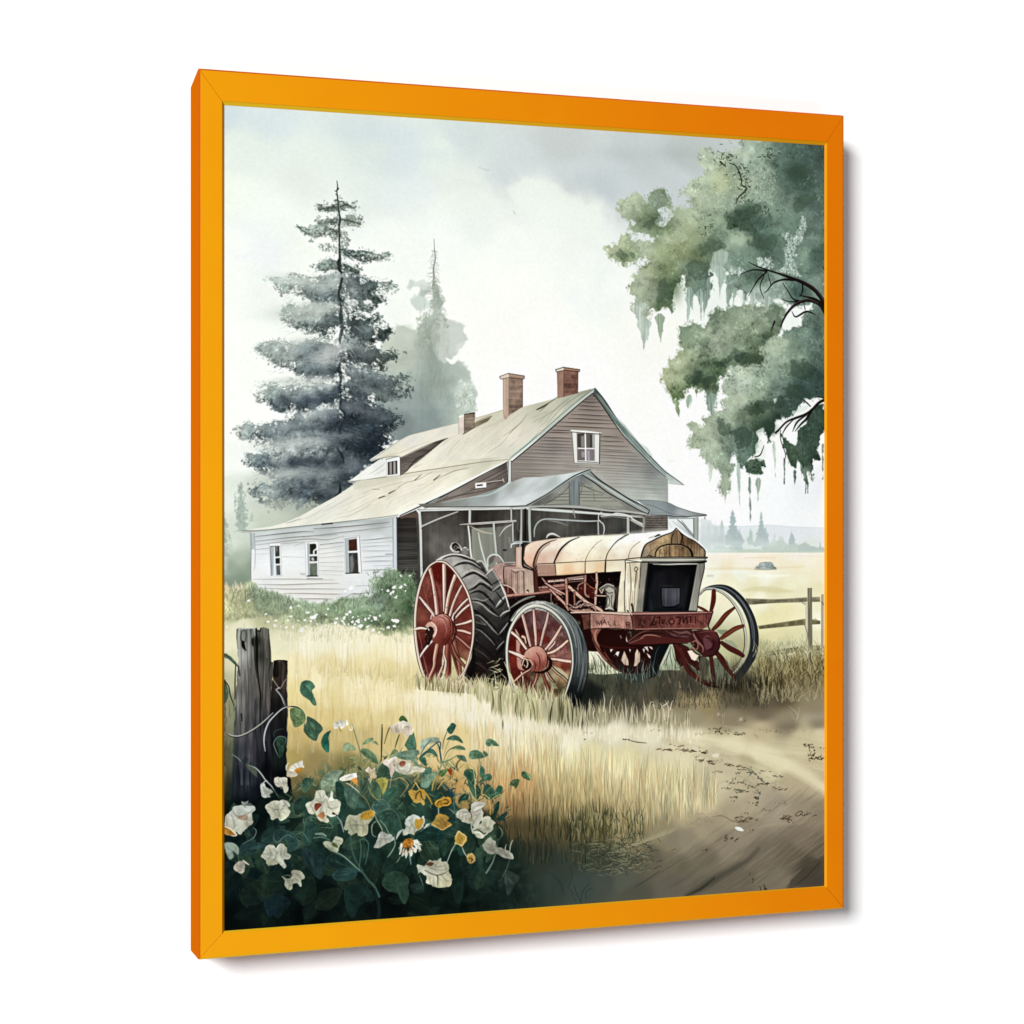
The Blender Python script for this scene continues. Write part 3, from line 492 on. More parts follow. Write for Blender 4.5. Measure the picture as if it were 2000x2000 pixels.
    poly(pm, 'b6c6c0', a=.5, soft=4, rag=[('fine2',6)]); spray(pm, 330, 'c2d0ca', 'leaf', (0,), .7, ang=90, spread=35); spray(pm, 150, '4d655a', 'leaf', (0,), .5)
    spray(C3(1350,980,1450,980,1480,1050,1400,1060,1340,1020), 90, 'c3d0cb', 'clot', (0,), .7); spray(C3(1140,1070,1210,1050,1260,1080,1200,1110), 60, 'b9c8c2', 'clot', (0,), .7)
    poly(C3(1030,940,1110,925,1130,960,1100,1040,1110,1130,1060,1180,1030,1090,990,1060), 'a2b4a9', a=.85, soft=4, sm=True, rag=[('fine2',3)], tex=[('vfine',.06)])
    for p in [C3(1180,1330,1200,1310,1230,1345,1200,1350),C3(1270,1260,1300,1240,1290,1330),C3(1200,1240,1240,1230,1230,1330,1200,1300),C3(1575,1390,1598,1390,1600,1500,1580,1520),C3(1480,1300,1530,1285,1560,1330,1500,1330),C3(1690,1340,1750,1340,1740,1370,1700,1370)]: poly(p, 'eef2f0', a=.8, soft=5, sm=True, rag=[('fine2',3)])
    # branches
    bk = '221d1e'
    for p,w in [(C3(1870,1340,1790,1230,1700,1170,1600,1130,1500,1095,1420,1070,1340,1040,1280,1010),[10,9,8,6,4,3,2,1]),(C3(1420,1080,1340,1070,1280,1080,1230,1100),[4,3,2,1]),(C3(1420,1085,1360,1140,1320,1200,1285,1265),[3.5,3,2,1]),
        (C3(1620,1145,1540,1145,1470,1170,1430,1220,1400,1245),[6,4,3,2,1]),(C3(1400,1110,1370,1200,1400,1290),[1.5,2,1]),(C3(1430,1100,1450,1180,1440,1210),[1,1.6,1]),(C3(1870,1400,1820,1330,1730,1300,1640,1330,1580,1390,1545,1450,1525,1500),[12,9,7,6,5,4,2]),
        (C3(1850,1330,1780,1290,1700,1270,1670,1260),[6,5,3,1]),(C3(1540,1170,1580,1230,1620,1290,1680,1310),[1.5,2,3,4]),(C3(1530,1290,1590,1310,1650,1310),[1,2,3]),(C3(1690,1170,1690,1230,1670,1270),[4,3,2]),(C3(1610,1385,1640,1425,1720,1385,1790,1410),[1,3,4,1]),
        (C3(1840,1040,1870,1100),[1,3]),(C3(1700,1320,1710,1370),[1,2]),(C3(1480,1460,1450,1540),[4,1]),
        (C4(1860,600,1800,630,1740,690,1680,730,1600,760,1530,790,1470,850,1440,880),[7,6,5,5,5,4,4,5]),(C4(1860,590,1790,580),[3,1.5]),(C4(1730,660,1700,630,1665,600),[2,3,1]),(C4(1740,690,1700,760,1650,810,1600,870),[6,5,4,1]),(C4(1700,730,1620,790,1580,870),[2,4,1]),
        (C4(1600,760,1530,830,1490,900),[1,3,1]),(C4(1265,1085,1310,1065,1340,990),[2,2.4,1]),(C4(1480,860,1480,940,1520,1060,1511,1120),[1,1.5,1.5,1])]:
        line(p, [max(.9,x) for x in w], bk, a=.95)
    line(C3(1860,1310,1790,1215,1700,1155,1600,1118,1500,1088), [2,2.4,2,1.5,.8], '6b5f5f', a=.6); line(C3(1810,1320,1730,1292,1650,1318,1590,1370), [1.5,2,1.5,1], '77696a', a=.6)
    # dark twiglets in the upper crown
    for i in range(150):
        cx, cy = [(1105,210),(1230,330),(1250,440),(1210,510),(1430,240),(1440,190),(1390,600),(990,750),(1180,720)][r.integers(9)]
        x, y = r.normal(cx,34), r.normal(cy,34); d = r.uniform(0,6.28); L = r.uniform(8,30)
        line(C3(x,y,x+L*math.cos(d)*.6+r.normal(0,5),y+L*math.sin(d)*.6,x+L*math.cos(d),y+L*math.sin(d)), [1.8,1.5,.6], r.choice(['3c4633','2f3a2c','4d5b45']), a=.75, n=3)
    line(C3(1070,255,1110,290), [4,2], '313a26'); line(C3(1140,265,1190,290,1230,390,1230,430,1270,460,1210,520,1190,560), [2,3,3,3,4,3,1], '38432f', a=.8)
# ---------------------------------------------------------------- the farmhouse
def paint_house():
    ink = '4a403c'
    # chimney behind, roof planes
    poly(C5(600,1010,820,820,1280,700,1700,582,1893,552,2217,470,2427,410,2560,380,2560,396,1800,1120,1700,1060,1300,1120,700,1210,240,1260,440,1130,600,1040), cols=[(700,860,'e3e3db'),(800,830,'e3e1d9'),(860,800,'dcd8cf'),(900,850,'dcd7ca'),(960,810,'cfcab8'),
        (990,790,'c9c3b0'),(1000,860,'e0dace'),(940,900,'e3dfd0'),(1060,800,'b9b8a6'),(1120,780,'a9aa9b'),(1140,770,'9d9f90'),(1100,820,'cac8b9'),(1040,850,'d6d2c5'),(820,920,'e2dfcf'),(1000,880,'d8d5c8'),(720,900,'e6e6de')], soft=1.4, tex=[('roof',.035),('med',.03)])
    # lower roof sweep
    poly(C7(205,370,330,350,480,330,620,290,760,230,900,150,1100,40,1250,-60,1430,-170,1500,-200,1600,-250,2706,-330,2706,-293,2466,-173,2166,-23,1896,117,1680,216,1500,245,1100,290,700,330,400,365,215,385),
        cols=[(480,1035,'dfe0d8'),(540,1025,'e2e2d9'),(600,1000,'e4e3da'),(650,970,'e6e5dd'),(700,945,'d9d6c8'),(690,960,'e6e2d6'),(760,930,'cfcbb9'),(760,950,'ddd8c8'),(740,970,'eae4d6'),(800,960,'ece6da'),(850,940,'e6e0ce'),(820,980,'f0ecdf'),(780,1000,'ece9dc'),(700,1005,'e5e2d7'),
              (620,1022,'e6e5dc'),(900,930,'e3dfcd'),(860,960,'f2efe4'),(930,920,'cfccb8'),(950,905,'c8c6b2'),(900,955,'ebe8da'),(960,920,'e2dfd2')], soft=1.4, tex=[('roof',.03),('med',.025)])
    poly(C5(290,1260,700,1210,1300,1110,1740,1055,1700,1080,1400,1140,1000,1190,760,1230,500,1300,300,1330), 'c9c6b4', a=.55, soft=5)
    line(C5(245,1258,600,1215,900,1165,1300,1105,1500,1075,1750,1050), [1.2,1.8,1.8,1.8,1.5,1], '8f8975', a=.9)
    line(C5(245,1262,290,1275,300,1330), [1,1.5,1], 'c9cac2', a=.8)
    # left shed piece beside the dormer
    poly(C5(250,1255,440,1115,520,1060,610,1045,605,1205,400,1240), cols=[(700,920,'e6e7e3'),(745,905,'dfe1de'),(720,925,'edeeea')], soft=1.4)
    line(C5(590,1085,520,1140,440,1190),[1,1.6,.8],'9fa39f',a=.6); line(C5(600,1130,540,1170,480,1200),[.8,1.2,.6],'a8aaa5',a=.6)
    # dormer: side, roof edge, window
    poly(C5(735,1040,900,960,1060,890,1180,848,1120,890,1000,990,900,1070,800,1150,735,1195), cols=[(790,900,'6e645f'),(830,880,'6b635d'),(870,860,'59524c'),(800,920,'7a706a')], soft=1.3, tex=[('hfine',.1)])
    line(C5(735,1035,900,950,1060,885,1180,848), [1,2.2,2.4,1.6], '2f2a28'); line(C5(740,1195,800,1150,870,1060,960,1000,1100,900), [1,2,2.2,1.5,1], '453e3a', a=.9)
    line(C5(800,1120,900,1050),[.8,.8],'4b433f',a=.6); line(C5(745,1120,830,1080),[.8,.8],'4b433f',a=.5)
    poly(C5(440,1055,620,935,700,880,820,820,1000,775,1280,700,1280,810,1180,848,1060,885,900,955,740,1030,720,1015,560,1035,460,1068), cols=[(725,898,'e6e7e0'),(760,880,'d9d6c8'),(780,888,'e7e2d0'),(800,860,'dddad3'),(840,850,'e0dbd0'),(870,840,'d5d2c8'),(880,850,'e4ded0'),(760,895,'cbc6b2'),(890,830,'dddbd2')], soft=1.3, tex=[('roof',.04)])
    line(C5(443,1058,560,1036,700,1018,740,1030,900,952,1060,885,1180,848), 1.1, '6e6a60', a=.8)
    line(C5(460,1060,600,960,720,875,820,822,1000,775,1280,702), 1.3, '8d938d', a=.7)
    line(C5(560,1028,720,990,860,930,1000,880), [1,2,2,1], 'c3bda5', a=.7, soft=2)
    poly(C5(600,1050,725,1015,735,1200,605,1215), 'eceeee', soft=1.3); line(C5(600,1050,725,1018), 1.6, '8b8984'); line(C5(605,1050,606,1212),1,'a9aaa8'); line(C5(733,1030,735,1200),1.4,'4c4744'); line(C5(606,1214,733,1198),1.2,'b5b4aa')
    poly(C5(615,1075,705,1060,706,1185,616,1197), '4b4644', soft=1.2); poly(C5(630,1078,655,1072,655,1187,632,1190),'96928f',soft=1.2); poly(C5(668,1070,688,1068,690,1183,668,1187),'a3a19d',soft=1.2)
    line(C5(660,1070,661,1190),1.2,'2b2725'); line(C5(622,1080,622,1192),1,'2b2725')
    # shading, seams and rust of the metal
    r = np.random.default_rng(4)
    for p,w,c,a in [(C5(1930,620,1880,690,1800,770,1760,810),[.8,1.4,1.6,1],'8f8977',.8),(C5(1760,810,1690,900,1600,960,1550,1000),[1,1.2,1,.5],'a49e8b',.6),(C5(1290,870,1210,960,1180,1000),[.8,1.2,.6],'b7b1a0',.7),(C5(1010,990,900,1080,860,1130),[1,1.4,.6],'b7b1a2',.5),
        (C6(480,420,350,520,260,600),[1,2,1],'77735f',.7),(C6(235,580,300,550,340,520),[2.4,2.6,1],'3c3f2c',.85),(C6(440,460,300,540,240,575),[.6,1.4,1],'5f614b',.7),(C6(600,430,480,520,380,600,200,700),[1,2,1.6,.8],'8d8e7d',.7),(C6(560,440,420,560,330,680,240,760),[1,1.6,1.4,.6],'9c9d8d',.6),
        (C6(740,385,620,450,480,550,380,660,300,760),[1,2.4,2,1.6,.6],'898b7e',.6),(C6(100,690,0,770,-80,830),[.6,1.2,.6],'8f8a73',.8),(C6(680,420,540,540,400,700,300,820,150,940,0,1020),[2,5,4,4,3,2],'b5b9ae',.45),
        (C7(1480,60,1400,100,1260,170,1100,220),[.8,1.2,1.2,.6],'c3bda6',.7),(C5(1380,1130,1240,1160,1130,1210,1060,1240),[.8,2,1.4,.8],'9d9782',.8),(C5(1130,1210,1000,1290,850,1390),[.8,1.2,.6],'bcb5a0',.5),(C5(1110,1195,1050,1245),[1,2.4],'4f4434',.9),(C5(685,1340,625,1370),[1.6,2],'4a4034',.9),
        (C5(585,1395,530,1415),[2,2.4],'57493a',.85),(C5(560,1410,600,1400),[1,1],'a49c88',.7),(C5(1040,1165,900,1240,780,1270,700,1330,600,1400),[.8,1.4,1.2,1,.6],'938d78',.7),(C5(930,1195,870,1245),[1,1.8],'574c3d',.8),(C5(750,1260,640,1290,470,1335),[.8,1.2,.8],'ada68f',.7),
        (C5(540,1330,480,1333),[1,1.5],'8d8163',.7),(C5(740,1260,700,1330,600,1400,500,1440),[.6,1,1,.6],'c2bca9',.6),(C5(460,1470,380,1520,250,1580,150,1600),[.6,1.2,1.2,.6],'b3ad96',.7),(C5(560,1390,400,1500,280,1570,200,1610),[.6,1,1,.6],'cbc5b0',.7),(C5(450,1370,330,1430,200,1500),[.6,1.4,.6],'c3c5bd',.6),
        (C5(280,1400,100,1500,0,1550),[.6,1.2,.6],'aab0ac',.6),(C5(180,1400,60,1480,0,1500),[.6,1,.6],'b6bab6',.6),(C7(760,255,690,280,620,300),[.8,1.4,.6],'7f7f77',.7),(C7(740,275,860,230,960,170),[1,1,.6],'b5b3a6',.7),(C7(1000,220,860,290,780,310),[.6,1.2,.6],'c9c4b2',.6),
        (C7(1120,100,980,170,820,250),[.6,1,.6],'c6cac6',.6),(C7(1260,30,1100,120,1000,170),[.6,1,.6],'cfcabd',.6),(C5(1500,960,1400,1040,1300,1080),[.8,1.2,.8],'cfc9ba',.6)]:
        line(p, w, c, a=a)
    for i in range(26):
        x, y = r.uniform(860,1100), r.uniform(800,880); line([(x,y),(x-r.uniform(10,28),y+r.uniform(12,24))],[.6,1.2,.6][:2],'bdb8a8',a=.28)
    for i in range(30):
        x, y = r.uniform(600,880), r.uniform(930,1010)
        if y < 1035-(x-560)*.33: continue
        line([(x,y),(x-r.uniform(18,40),y+r.uniform(9,18))],[.6,1.1],'c9c3b2',a=.3)
    for i in range(22):                             # sheet seams running down both roof planes
        t = (i+.5+r.uniform(-.3,.3))/22; x0, y0 = 870+270*t, 828-58*t; x1, y1 = 790+205*t, 925-30*t
        if not(x0 < 925 and t < .25): line([(x0,y0+8),((x0+x1)/2+3,(y0+y1)/2-2),(x1,y1-4)],[.5,1,.6],'a19c89',a=.22)
        x0, y0 = 700+280*t, 945-42*t; x1, y1 = 500+275*t, 1032-22*t; line([(x0,y0+6),((x0+x1)/2+6,(y0+y1)/2-6),(x1,y1-3)],[.5,1,.6],'aaa794',a=.2)
    for i in range(60):                             # weather stains
        x, y = r.uniform(600,1120), r.uniform(800,1010); ln = 828-(x-870)*.21
        if y < max(ln+6, 1035-(x-560)*.52) or y > 1030-(x-560)*.02 or (x > 1000 and y > 1760-x*.78): continue
        line([(x,y),(x-r.uniform(6,22),y+r.uniform(5,16))],[1,3,.6][:2],r.choice(['8f8a76','b5ae98','76725f']),a=.16,soft=2.5)
    poly(C5(1330,800,1440,700,1560,655,1600,640,1560,690,1450,745), cols=[(925,835,'8d8270'),(950,820,'766c58')], a=.95, soft=2.2); line(C5(1450,690,1560,645,1600,640), 1.2, '857b58', a=.8); line(C5(1440,665,1560,630,1700,582), 1.2, 'a7a68f', a=.8)
    poly(C5(1500,760,1620,700,1700,660,1720,680,1600,740), 'bdb8a6', a=.5, soft=6)
    # chimneys
    def brick(side, face, cs, cf, cap, seed):
        poly(side, cs, soft=1.2, tex=[('fine2',.05)]); poly(face, cf, soft=1.2, tex=[('fine2',.14),('hfine',.1),('med2',.1)])
    poly(C5(1283,640,1337,625,1337,800,1283,812), 'd6c9c0', soft=1.2, tex=[('fine2',.05)]); poly(C5(1337,628,1430,612,1440,640,1435,700,1440,740,1337,805), '897a6c', soft=1.2, tex=[('fine2',.12),('hfine',.12)])
    poly(C5(1280,650,1290,638,1337,625,1337,640,1300,655), 'f0eeea', soft=1.2); line(C5(1337,626,1425,611,1438,620),[1.6,2,1.4],'45382f'); line(C5(1337,630,1337,805),1,'5b4c43'); line(C5(1283,650,1284,812),.9,'a59a92'); line(C5(1325,812,1440,745),[1.6,1],'6b5a4c')
    brick(C5(1702,290,1760,280,1757,640,1730,675,1708,660), C5(1760,270,1885,285,1886,555,1757,635), 'b39a89', '8c7568', None, 1)
    poly(C5(1702,290,1722,288,1725,660,1708,660), 'c9ad9a', a=.8, soft=2)
    poly(C5(1670,268,1752,237,1760,275,1700,292,1678,290), 'd8c8ba', soft=1.2); poly(C5(1752,237,1905,262,1905,285,1890,293,1760,278), 'a18674', soft=1.2)
    line(C5(1670,268,1752,237,1905,262,1905,285,1890,293,1760,276,1690,292,1675,285,1670,268), 1.1, '4a3830', a=.9, sm=False); line(C5(1886,293,1887,555),1.1,'5b443b'); line(C5(1703,292,1708,600,1725,665),.9,'7d6658',a=.8); line(C5(1758,285,1757,635),1,'6f564a',a=.8)
    line(C5(1760,255,1903,275),1,'c4ab98',a=.8)
    brick(C6(425,225,490,210,490,460,432,472), C6(490,210,622,222,620,425,490,458), '9d7b6c', '825f54', None, 2)
    poly(C6(410,205,485,180,490,212,440,222,415,222), 'd9d0c4', soft=1.2); poly(C6(485,180,640,200,636,222,490,212), '99735f', soft=1.2)
    line(C6(410,203,485,180,640,203,636,222,490,210,420,225,410,203), 1.2, '3c2a22', sm=False); line(C6(490,212,488,458),1.2,'5c4034'); line(C6(622,224,620,425),1.2,'5a3d31'); line(C6(428,225,432,470),1,'6e5244',a=.8); line(C6(490,195,636,212),1,'c39f87',a=.8)
    for i in range(16): line([(r.uniform(1102,1126),r.uniform(726,768))]*1+[(r.uniform(1102,1126),r.uniform(726,768))],.9,'6e4a3d',a=.25)
    # main gable
    gab = C6(0,1070,420,690,660,470,765,420,900,620,1060,830,1300,1080,1468,1220,1470,1455,1180,1440,1290,1570,1470,1580,1470,1800,200,1900,-22,1900,-22,1085)
    poly(gab, cols=[(1150,775,'7c706b'),(1160,800,'8f827c'),(1130,820,'94877f'),(1190,820,'968a83'),(1100,850,'968a84'),(1210,850,'8b7f79'),(1080,870,'8c8280'),(1060,890,'948c87'),(1020,900,'8b827c'),(1100,900,'9c9590'),(1150,915,'a6a19b'),(1200,890,'9b938d'),(1240,900,'8f8c89'),(1270,920,'7e8081'),(1280,950,'929896'),
        (1240,940,'a3a6a2'),(1200,930,'a4a19c'),(1180,950,'a7a9a5'),(1230,970,'b3b8b3'),(1270,975,'b3bab5'),(1030,920,'8a807a'),(1090,940,'9b9690'),(1010,940,'857b77')], soft=1.3, tex=[('med',.04),('hfine',.03)])
    # siding boards
    ys = [(440,760,820),(500,660,830),(540,640,830),(575,620,880),(625,560,930),(665,530,950),(700,440,960),(740,400,1010),(778,370,560),(800,330,560),(820,840,1010),(850,300,570),(880,270,570),(862,830,1060),(912,250,580),(905,830,1100),(940,200,580),(945,830,1130),(968,180,580),(962,830,1170),(1000,100,580),(995,830,1190),(1035,70,580),(1020,830,1240),
          (1065,40,580),(1055,830,1290),(1090,830,1320),(1105,20,760),(1150,0,600),(1190,0,300),(1140,800,1340),(1165,780,1360),(1190,860,1400),(1220,850,1430),(1250,1225,1450),(1258,900,1200),(1290,940,1460),(1330,1000,1460),(1360,1040,1460),(1400,1120,1460),(1215,20,560),(1120,500,1300)]
    for y,xa,xb in ys:
        sl = .02+(xa-400)/9000; dy = lambda x: y+(x-600)*(.045 if x > 600 else .03)+r.normal(0,1.5)
        L = [xa+(xb-xa)*t for t in (0,.33,.66,1)]; q = []
        for x in L: q += [x, dy(x)]
        dark = max(.25, 1-max(0,(y-800))/700); k = hx('4d413d')*dark+hx('7d7f7b')*(1-dark)
        line(C6(*q), [.5,1.5*dark+.4,1.2*dark+.4,.5], k, a=.85*dark+.1)
        q2 = [v-8 if i % 2 else v for i, v in enumerate(q)]; line(C6(*q2), [.5,1.6,1.6,.5], 'b5aba2' if y < 1000 else 'bdbfb9', a=.3, soft=2)
        q3 = [v+9 if i % 2 else v for i, v in enumerate(q)]; line(C6(*q3), [.5,2.4,2.4,.5], '6d625d', a=.28*dark, soft=3)
    # eaves of the gable
    poly(C6(-34,1060,0,1035,170,890,420,665,600,515,780,378,790,395,765,425,640,520,430,705,200,905,0,1070,-34,1096), cols=[(1020,890,'d5dcd8'),(1080,830,'b5bcb5'),(1150,765,'b9c1ba'),(990,900,'eef0ee')], soft=1.2)
    line(C6(-34,1058,0,1030,170,890,420,665,600,515,780,378), 1.2, '51645c', a=.8); line(C6(0,1070,200,905,430,705,640,522,762,424), [1.6,2,2,1.6,1.4], '28221f'); line(C6(-20,1030,150,900,260,790), [1,3,1], '3f8078', a=.5)
    poly(C6(782,375,830,430,900,530,980,660,1080,770,1200,895,1330,1040,1440,1150,1560,1240,1620,1290,1480,1275,1470,1240,1300,1085,1100,875,1000,740,900,620,820,500,765,425), cols=[(1170,780,'75827f'),(1200,830,'738682'),(1240,880,'8b9a99'),(1290,930,'a3b0b0'),(1320,945,'c3cac8'),(1170,765,'5a5f5b')], soft=1.3, tex=[('fine2',.05)])
    line(C6(785,378,880,500,1000,680,1130,830,1260,975,1340,1060,1440,1160,1560,1245,1620,1290), [1.4,2.4,1.6,2,1.8,1.8,1.4,1.2,1], '39403e', a=.95)
    line(C6(765,428,830,510,940,670,1010,770,1100,880,1220,1000,1330,1110,1450,1215), [2,2.4,2.4,2,1.6,1.4,1.2,1], '2b2a29', a=.9); line(C6(790,420,900,580,1020,740,1150,890,1300,1050,1450,1190), 1.2, '4f5b59', a=.6)
    line(C6(800,430,900,565,1040,730,1200,910), [1,2,2,1], 'a6b5b2', a=.5); poly(C6(1000,660,1060,720,1150,830,1260,960,1330,1030,1290,1010,1180,880,1100,800), 'a7b2b0', a=.9, soft=1.3)
    poly(C6(1200,890,1280,940,1330,1020,1280,980), 'c3d0cd', a=.9, soft=1.3)
    line(C6(1470,1235,1480,1275,1620,1290),1,'8c9490',a=.8); line(C6(1468,1230,1470,1450),[1.2,1.2],'9aa19e')
    # gable window
    poly(C6(566,790,830,800,822,1090,588,1084), 'dcdcda', soft=1.2); poly(C6(548,768,700,776,845,795,840,812,700,800,560,788), 'e3e3e1', soft=1.2)
    line(C6(560,790,700,802,842,812),[1.2,1.6,1.6],'4b403c'); line(C6(548,768,700,777,846,795),.9,'8c8580'); line(C6(566,795,588,1084),1.1,'6b625e'); line(C6(828,805,824,1090),1.8,'463c39'); line(C6(588,1084,822,1092),1.1,'7f7975')
    poly(C6(615,805,775,808,778,1062,620,1058), '746b6b', soft=1.2)
    for q,c in [(C6(617,808,682,808,684,935,620,935),'564d4b'),(C6(650,830,680,825,684,930,652,932),'8c8786'),(C6(705,810,772,812,772,940,706,938),'6b6766'),(C6(735,815,755,815,757,935,737,935),'4c4b4a'),(C6(757,812,775,812,776,940,759,940),'a9acad'),(C6(622,955,684,958,686,1056,622,1055),'766d6f'),(C6(655,975,684,975,686,1030,657,1030),'9b9799'),
                (C6(706,958,775,958,776,1060,706,1058),'857a84'),(C6(710,965,730,965,735,1055,714,1055),'a79fae')]: poly(q,c,soft=1.6,a=.9)
    line(C6(620,945,775,948),2.6,'eeeeee'); line(C6(691,806,696,1060),3.2,'eeeeee'); line(C6(612,802,618,1060),1.1,'5d5552',a=.8); line(C6(779,808,781,1062),1,'8b8683',a=.8); line(C6(617,805,775,808),1,'4b4341',a=.9); line(C6(618,1070,810,1078),1.4,'3a3331',a=.8)
    line(C6(700,806,704,940),.9,'6f6867',a=.7)
    # small gable-end wall between roofs (left), vent
    poly(C5(930,1490,1080,1420,1300,1310,1560,1175,1740,1070,1748,1270,1640,1340,1540,1390,1420,1400,1250,1430,1100,1470), cols=[(985,905,'5f5654'),(960,930,'7b706b'),(930,950,'80766f'),(880,970,'8a827d'),(840,985,'93908c'),(980,940,'6f6562')], soft=1.2)
    for q in [C5(1740,1120,1600,1200,1460,1270),C5(1745,1160,1600,1240,1400,1330),C5(1745,1200,1600,1270,1330,1370),C5(1740,1240,1640,1290),C5(1430,1330,1200,1420,1020,1470),C5(1660,1310,1500,1350,1300,1390,1140,1430),C5(1420,1360,1220,1400,1070,1450)]: line(q,[.6,1.4,.8],'4b423f',a=.7)
    for q in [C5(1740,1140,1600,1215,1440,1290),C5(1400,1345,1230,1400,1100,1440)]: line(q,[.6,1.6,.8],'a19890',a=.4)
    poly(C5(1440,1272,1545,1264,1545,1316,1442,1326), 'f4f3f2', soft=1.1); poly(C5(1455,1290,1510,1283,1512,1297,1456,1302), '1e1a18', soft=1.1); line(C5(1545,1265,1700,1245),1.6,'b7aeaa'); line(C5(1545,1275,1710,1258),.9,'4f4644'); line(C5(1440,1327,1546,1317),1.2,'3b3431')
    line(C5(1700,1230,1712,1262),1.6,'cfc9c6')
    poly(C5(1752,1065,1778,1050,1778,1255,1752,1262), 'ccd1cf', soft=1.2); line(C5(1750,1068,1748,1262),1.6,'453a37'); line(C5(1780,1060,1780,1255),1.1,'5d5450')
    # left barge board down to the wing corner
    line(C5(1740,1060,1500,1180,1200,1330,930,1470,690,1580), [1,2,3.2,5,4], 'eceee6', a=.95); line(C5(1740,1075,1500,1200,1200,1360,1000,1455,730,1580), [1,1.8,2,2.4,1.6], '231f1b'); line(C5(1100,1410,900,1520,715,1595),[1,2,2],'dfe6e8',a=.9); line(C5(1200,1370,1080,1430,900,1515),[.6,1.6,.6],'4d665c',a=.6)
    line(C5(1180,1400,1000,1500,740,1600),[.8,1.2,1],'5a4e48',a=.7)
    # porch: dark recess
    poly(C5(705,1600,900,1520,1900,1500,2560,1490,3080,1580,3080,2100,2500,2350,705,2350), cols=[(785,1030,'4b4340'),(800,1060,'4f4b48'),(830,1100,'4a4643'),(850,1060,'6f6a66'),(870,1090,'6c6763'),(880,1030,'57524d'),(900,1070,'5f5b57'),(930,1010,'3e3936'),(960,1010,'46413d'),(960,1060,'8a8982'),(985,1100,'83827b'),
        (1000,1060,'7d7c76'),(1020,1050,'37332f'),(1060,1010,'514e49'),(1100,1010,'5d5b57'),(1100,1050,'5a5956'),(1060,1060,'45423f'),(1160,1010,'3d3a37'),(1180,1030,'54524f'),(1230,1030,'4d4f4d'),(1270,1020,'575451'),(1290,1040,'5b5651')], soft=1.4, tex=[('vert',.08),('med',.08),('fine2',.05)])
    poly(C5(705,1600,880,1590,895,1850,900,2300,705,2300), cols=[(780,1030,'3c3836'),(790,1080,'474643'),(800,1110,'4b4a47')], soft=1.4, tex=[('hfine',.16)])
    poly(C5(720,1590,900,1545,900,1600,780,1600,740,1610),'6a564e',soft=1.4)
    for y in range(1060,1140,7): line([(779,y),(814,y-1)],.9,'6d6a66' if y%2 else '2c2a28',a=.6)
    # porch beam and metal roof
    poly(C5(900,1470,1120,1455,1440,1395,1640,1330,1780,1260,1900,1220,2050,1215,2300,1185,2532,1140,2500,1170,2400,1215,2180,1330,1980,1445,1930,1485,1780,1490,1500,1495,1100,1500,950,1500), cols=[(840,985,'77756f'),(900,980,'8a8d8c'),(930,975,'98a0a2'),(960,965,'8d9290'),(980,975,'c3cacf'),(1010,960,'c9ced3'),(1000,950,'9b9f9a'),(1050,940,'c5cccf'),(1030,965,'cfd5da'),(1100,925,'d0d8d9'),(1130,918,'b8c2c1'),(1080,935,'b5bcbd'),(1000,985,'d8dce0')], soft=1.3, tex=[('roof',.05)])
    for i in range(20):
        t = i/19; x0 = 1640+t*820; y0 = 1345-t*170; x1 = x0-160-60*(1-t); y1 = y0+120+40*(1-t)
        if y1 > 1490: y1 = 1490
        line(C5(x0,y0,(x0+x1)/2+10,(y0+y1)/2,x1,y1),[.5,1.1,.5],'8d9aa0',a=.6)
    line(C5(1420,1400,1560,1385,1680,1330,1780,1262),[1,2,2.4,1.6],'b9cfd3',a=.8); line(C5(1130,1455,1300,1425,1440,1398),[1,1.6,1.2],'a9aaa8',a=.8); line(C5(1790,1262,1840,1225),1.2,'857a72')
    line(C5(960,1500,1500,1497,1780,1492,1930,1485),[1.4,1.8,1.8,1.4],'3e3c3a'); 
    poly(C5(890,1528,960,1520,1500,1510,1930,1495,3020,1585,3020,1600,1930,1525,1400,1530,1000,1540,900,1545), 'c7cac8', soft=1.2)
    line(C5(905,1545,1300,1535,1930,1522),1.2,'2b2725'); line(C5(900,1525,1300,1512,1930,1500),.8,'8f908d',a=.7)
    # little pediment
    ped = C6(165,1490,400,1340,560,1230,655,1190,820,1270,1000,1400,1280,1560,1080,1530,650,1500,300,1500)
    poly(ped, cols=[(1060,975,'6f6e6a'),(1100,960,'8e8f8a'),(1120,940,'80827f'),(1160,970,'8f908a'),(1200,975,'8b8b85'),(1240,1000,'7d7d79'),(1135,930,'74777a'),(1170,950,'909189')], soft=1.3, tex=[('fine2',.05)])
    poly(C6(540,1260,640,1210,640,1490,540,1480),'7b8386',soft=1.2,tex=[('vfine',.08)]); line(C6(540,1265,540,1475),1.1,'55595a'); line(C6(585,1260,585,1470),1,'5f6567',a=.8); line(C6(632,1260,634,1480),1.3,'4b4d4c')
    poly(C6(430,1370,535,1330,535,1475,260,1485,400,1440),'8f8f87',soft=1.3); poly(C6(645,1290,700,1285,860,1370,1060,1490,645,1480),'95968c',soft=1.3)
    for q in [C6(420,1385,535,1370),C6(400,1405,535,1400),C6(395,1435,535,1435),C6(640,1380,860,1385),C6(640,1410,940,1412),C6(660,1440,990,1445),C6(645,1350,760,1355),C6(640,1300,760,1320),C6(300,1480,535,1470),C6(650,1270,720,1320,860,1370)]: line(q,[.8,1.4,.8],'4a4946',a=.85)
    for q in [C6(430,1395,535,1388),C6(420,1420,530,1418),C6(800,1430,1000,1455),C6(650,1425,900,1428)]: line(q,[.8,2,.8],'b4b2a4',a=.6)
    line(C6(640,1300,660,1290,655,1350,640,1380),1.2,'55554f',a=.8); line(C6(770,1345,778,1440),1,'55554f',a=.7)
    line(C6(300,1480,450,1390,560,1280),[1,1.6,1],'4c4d4b',a=.6)
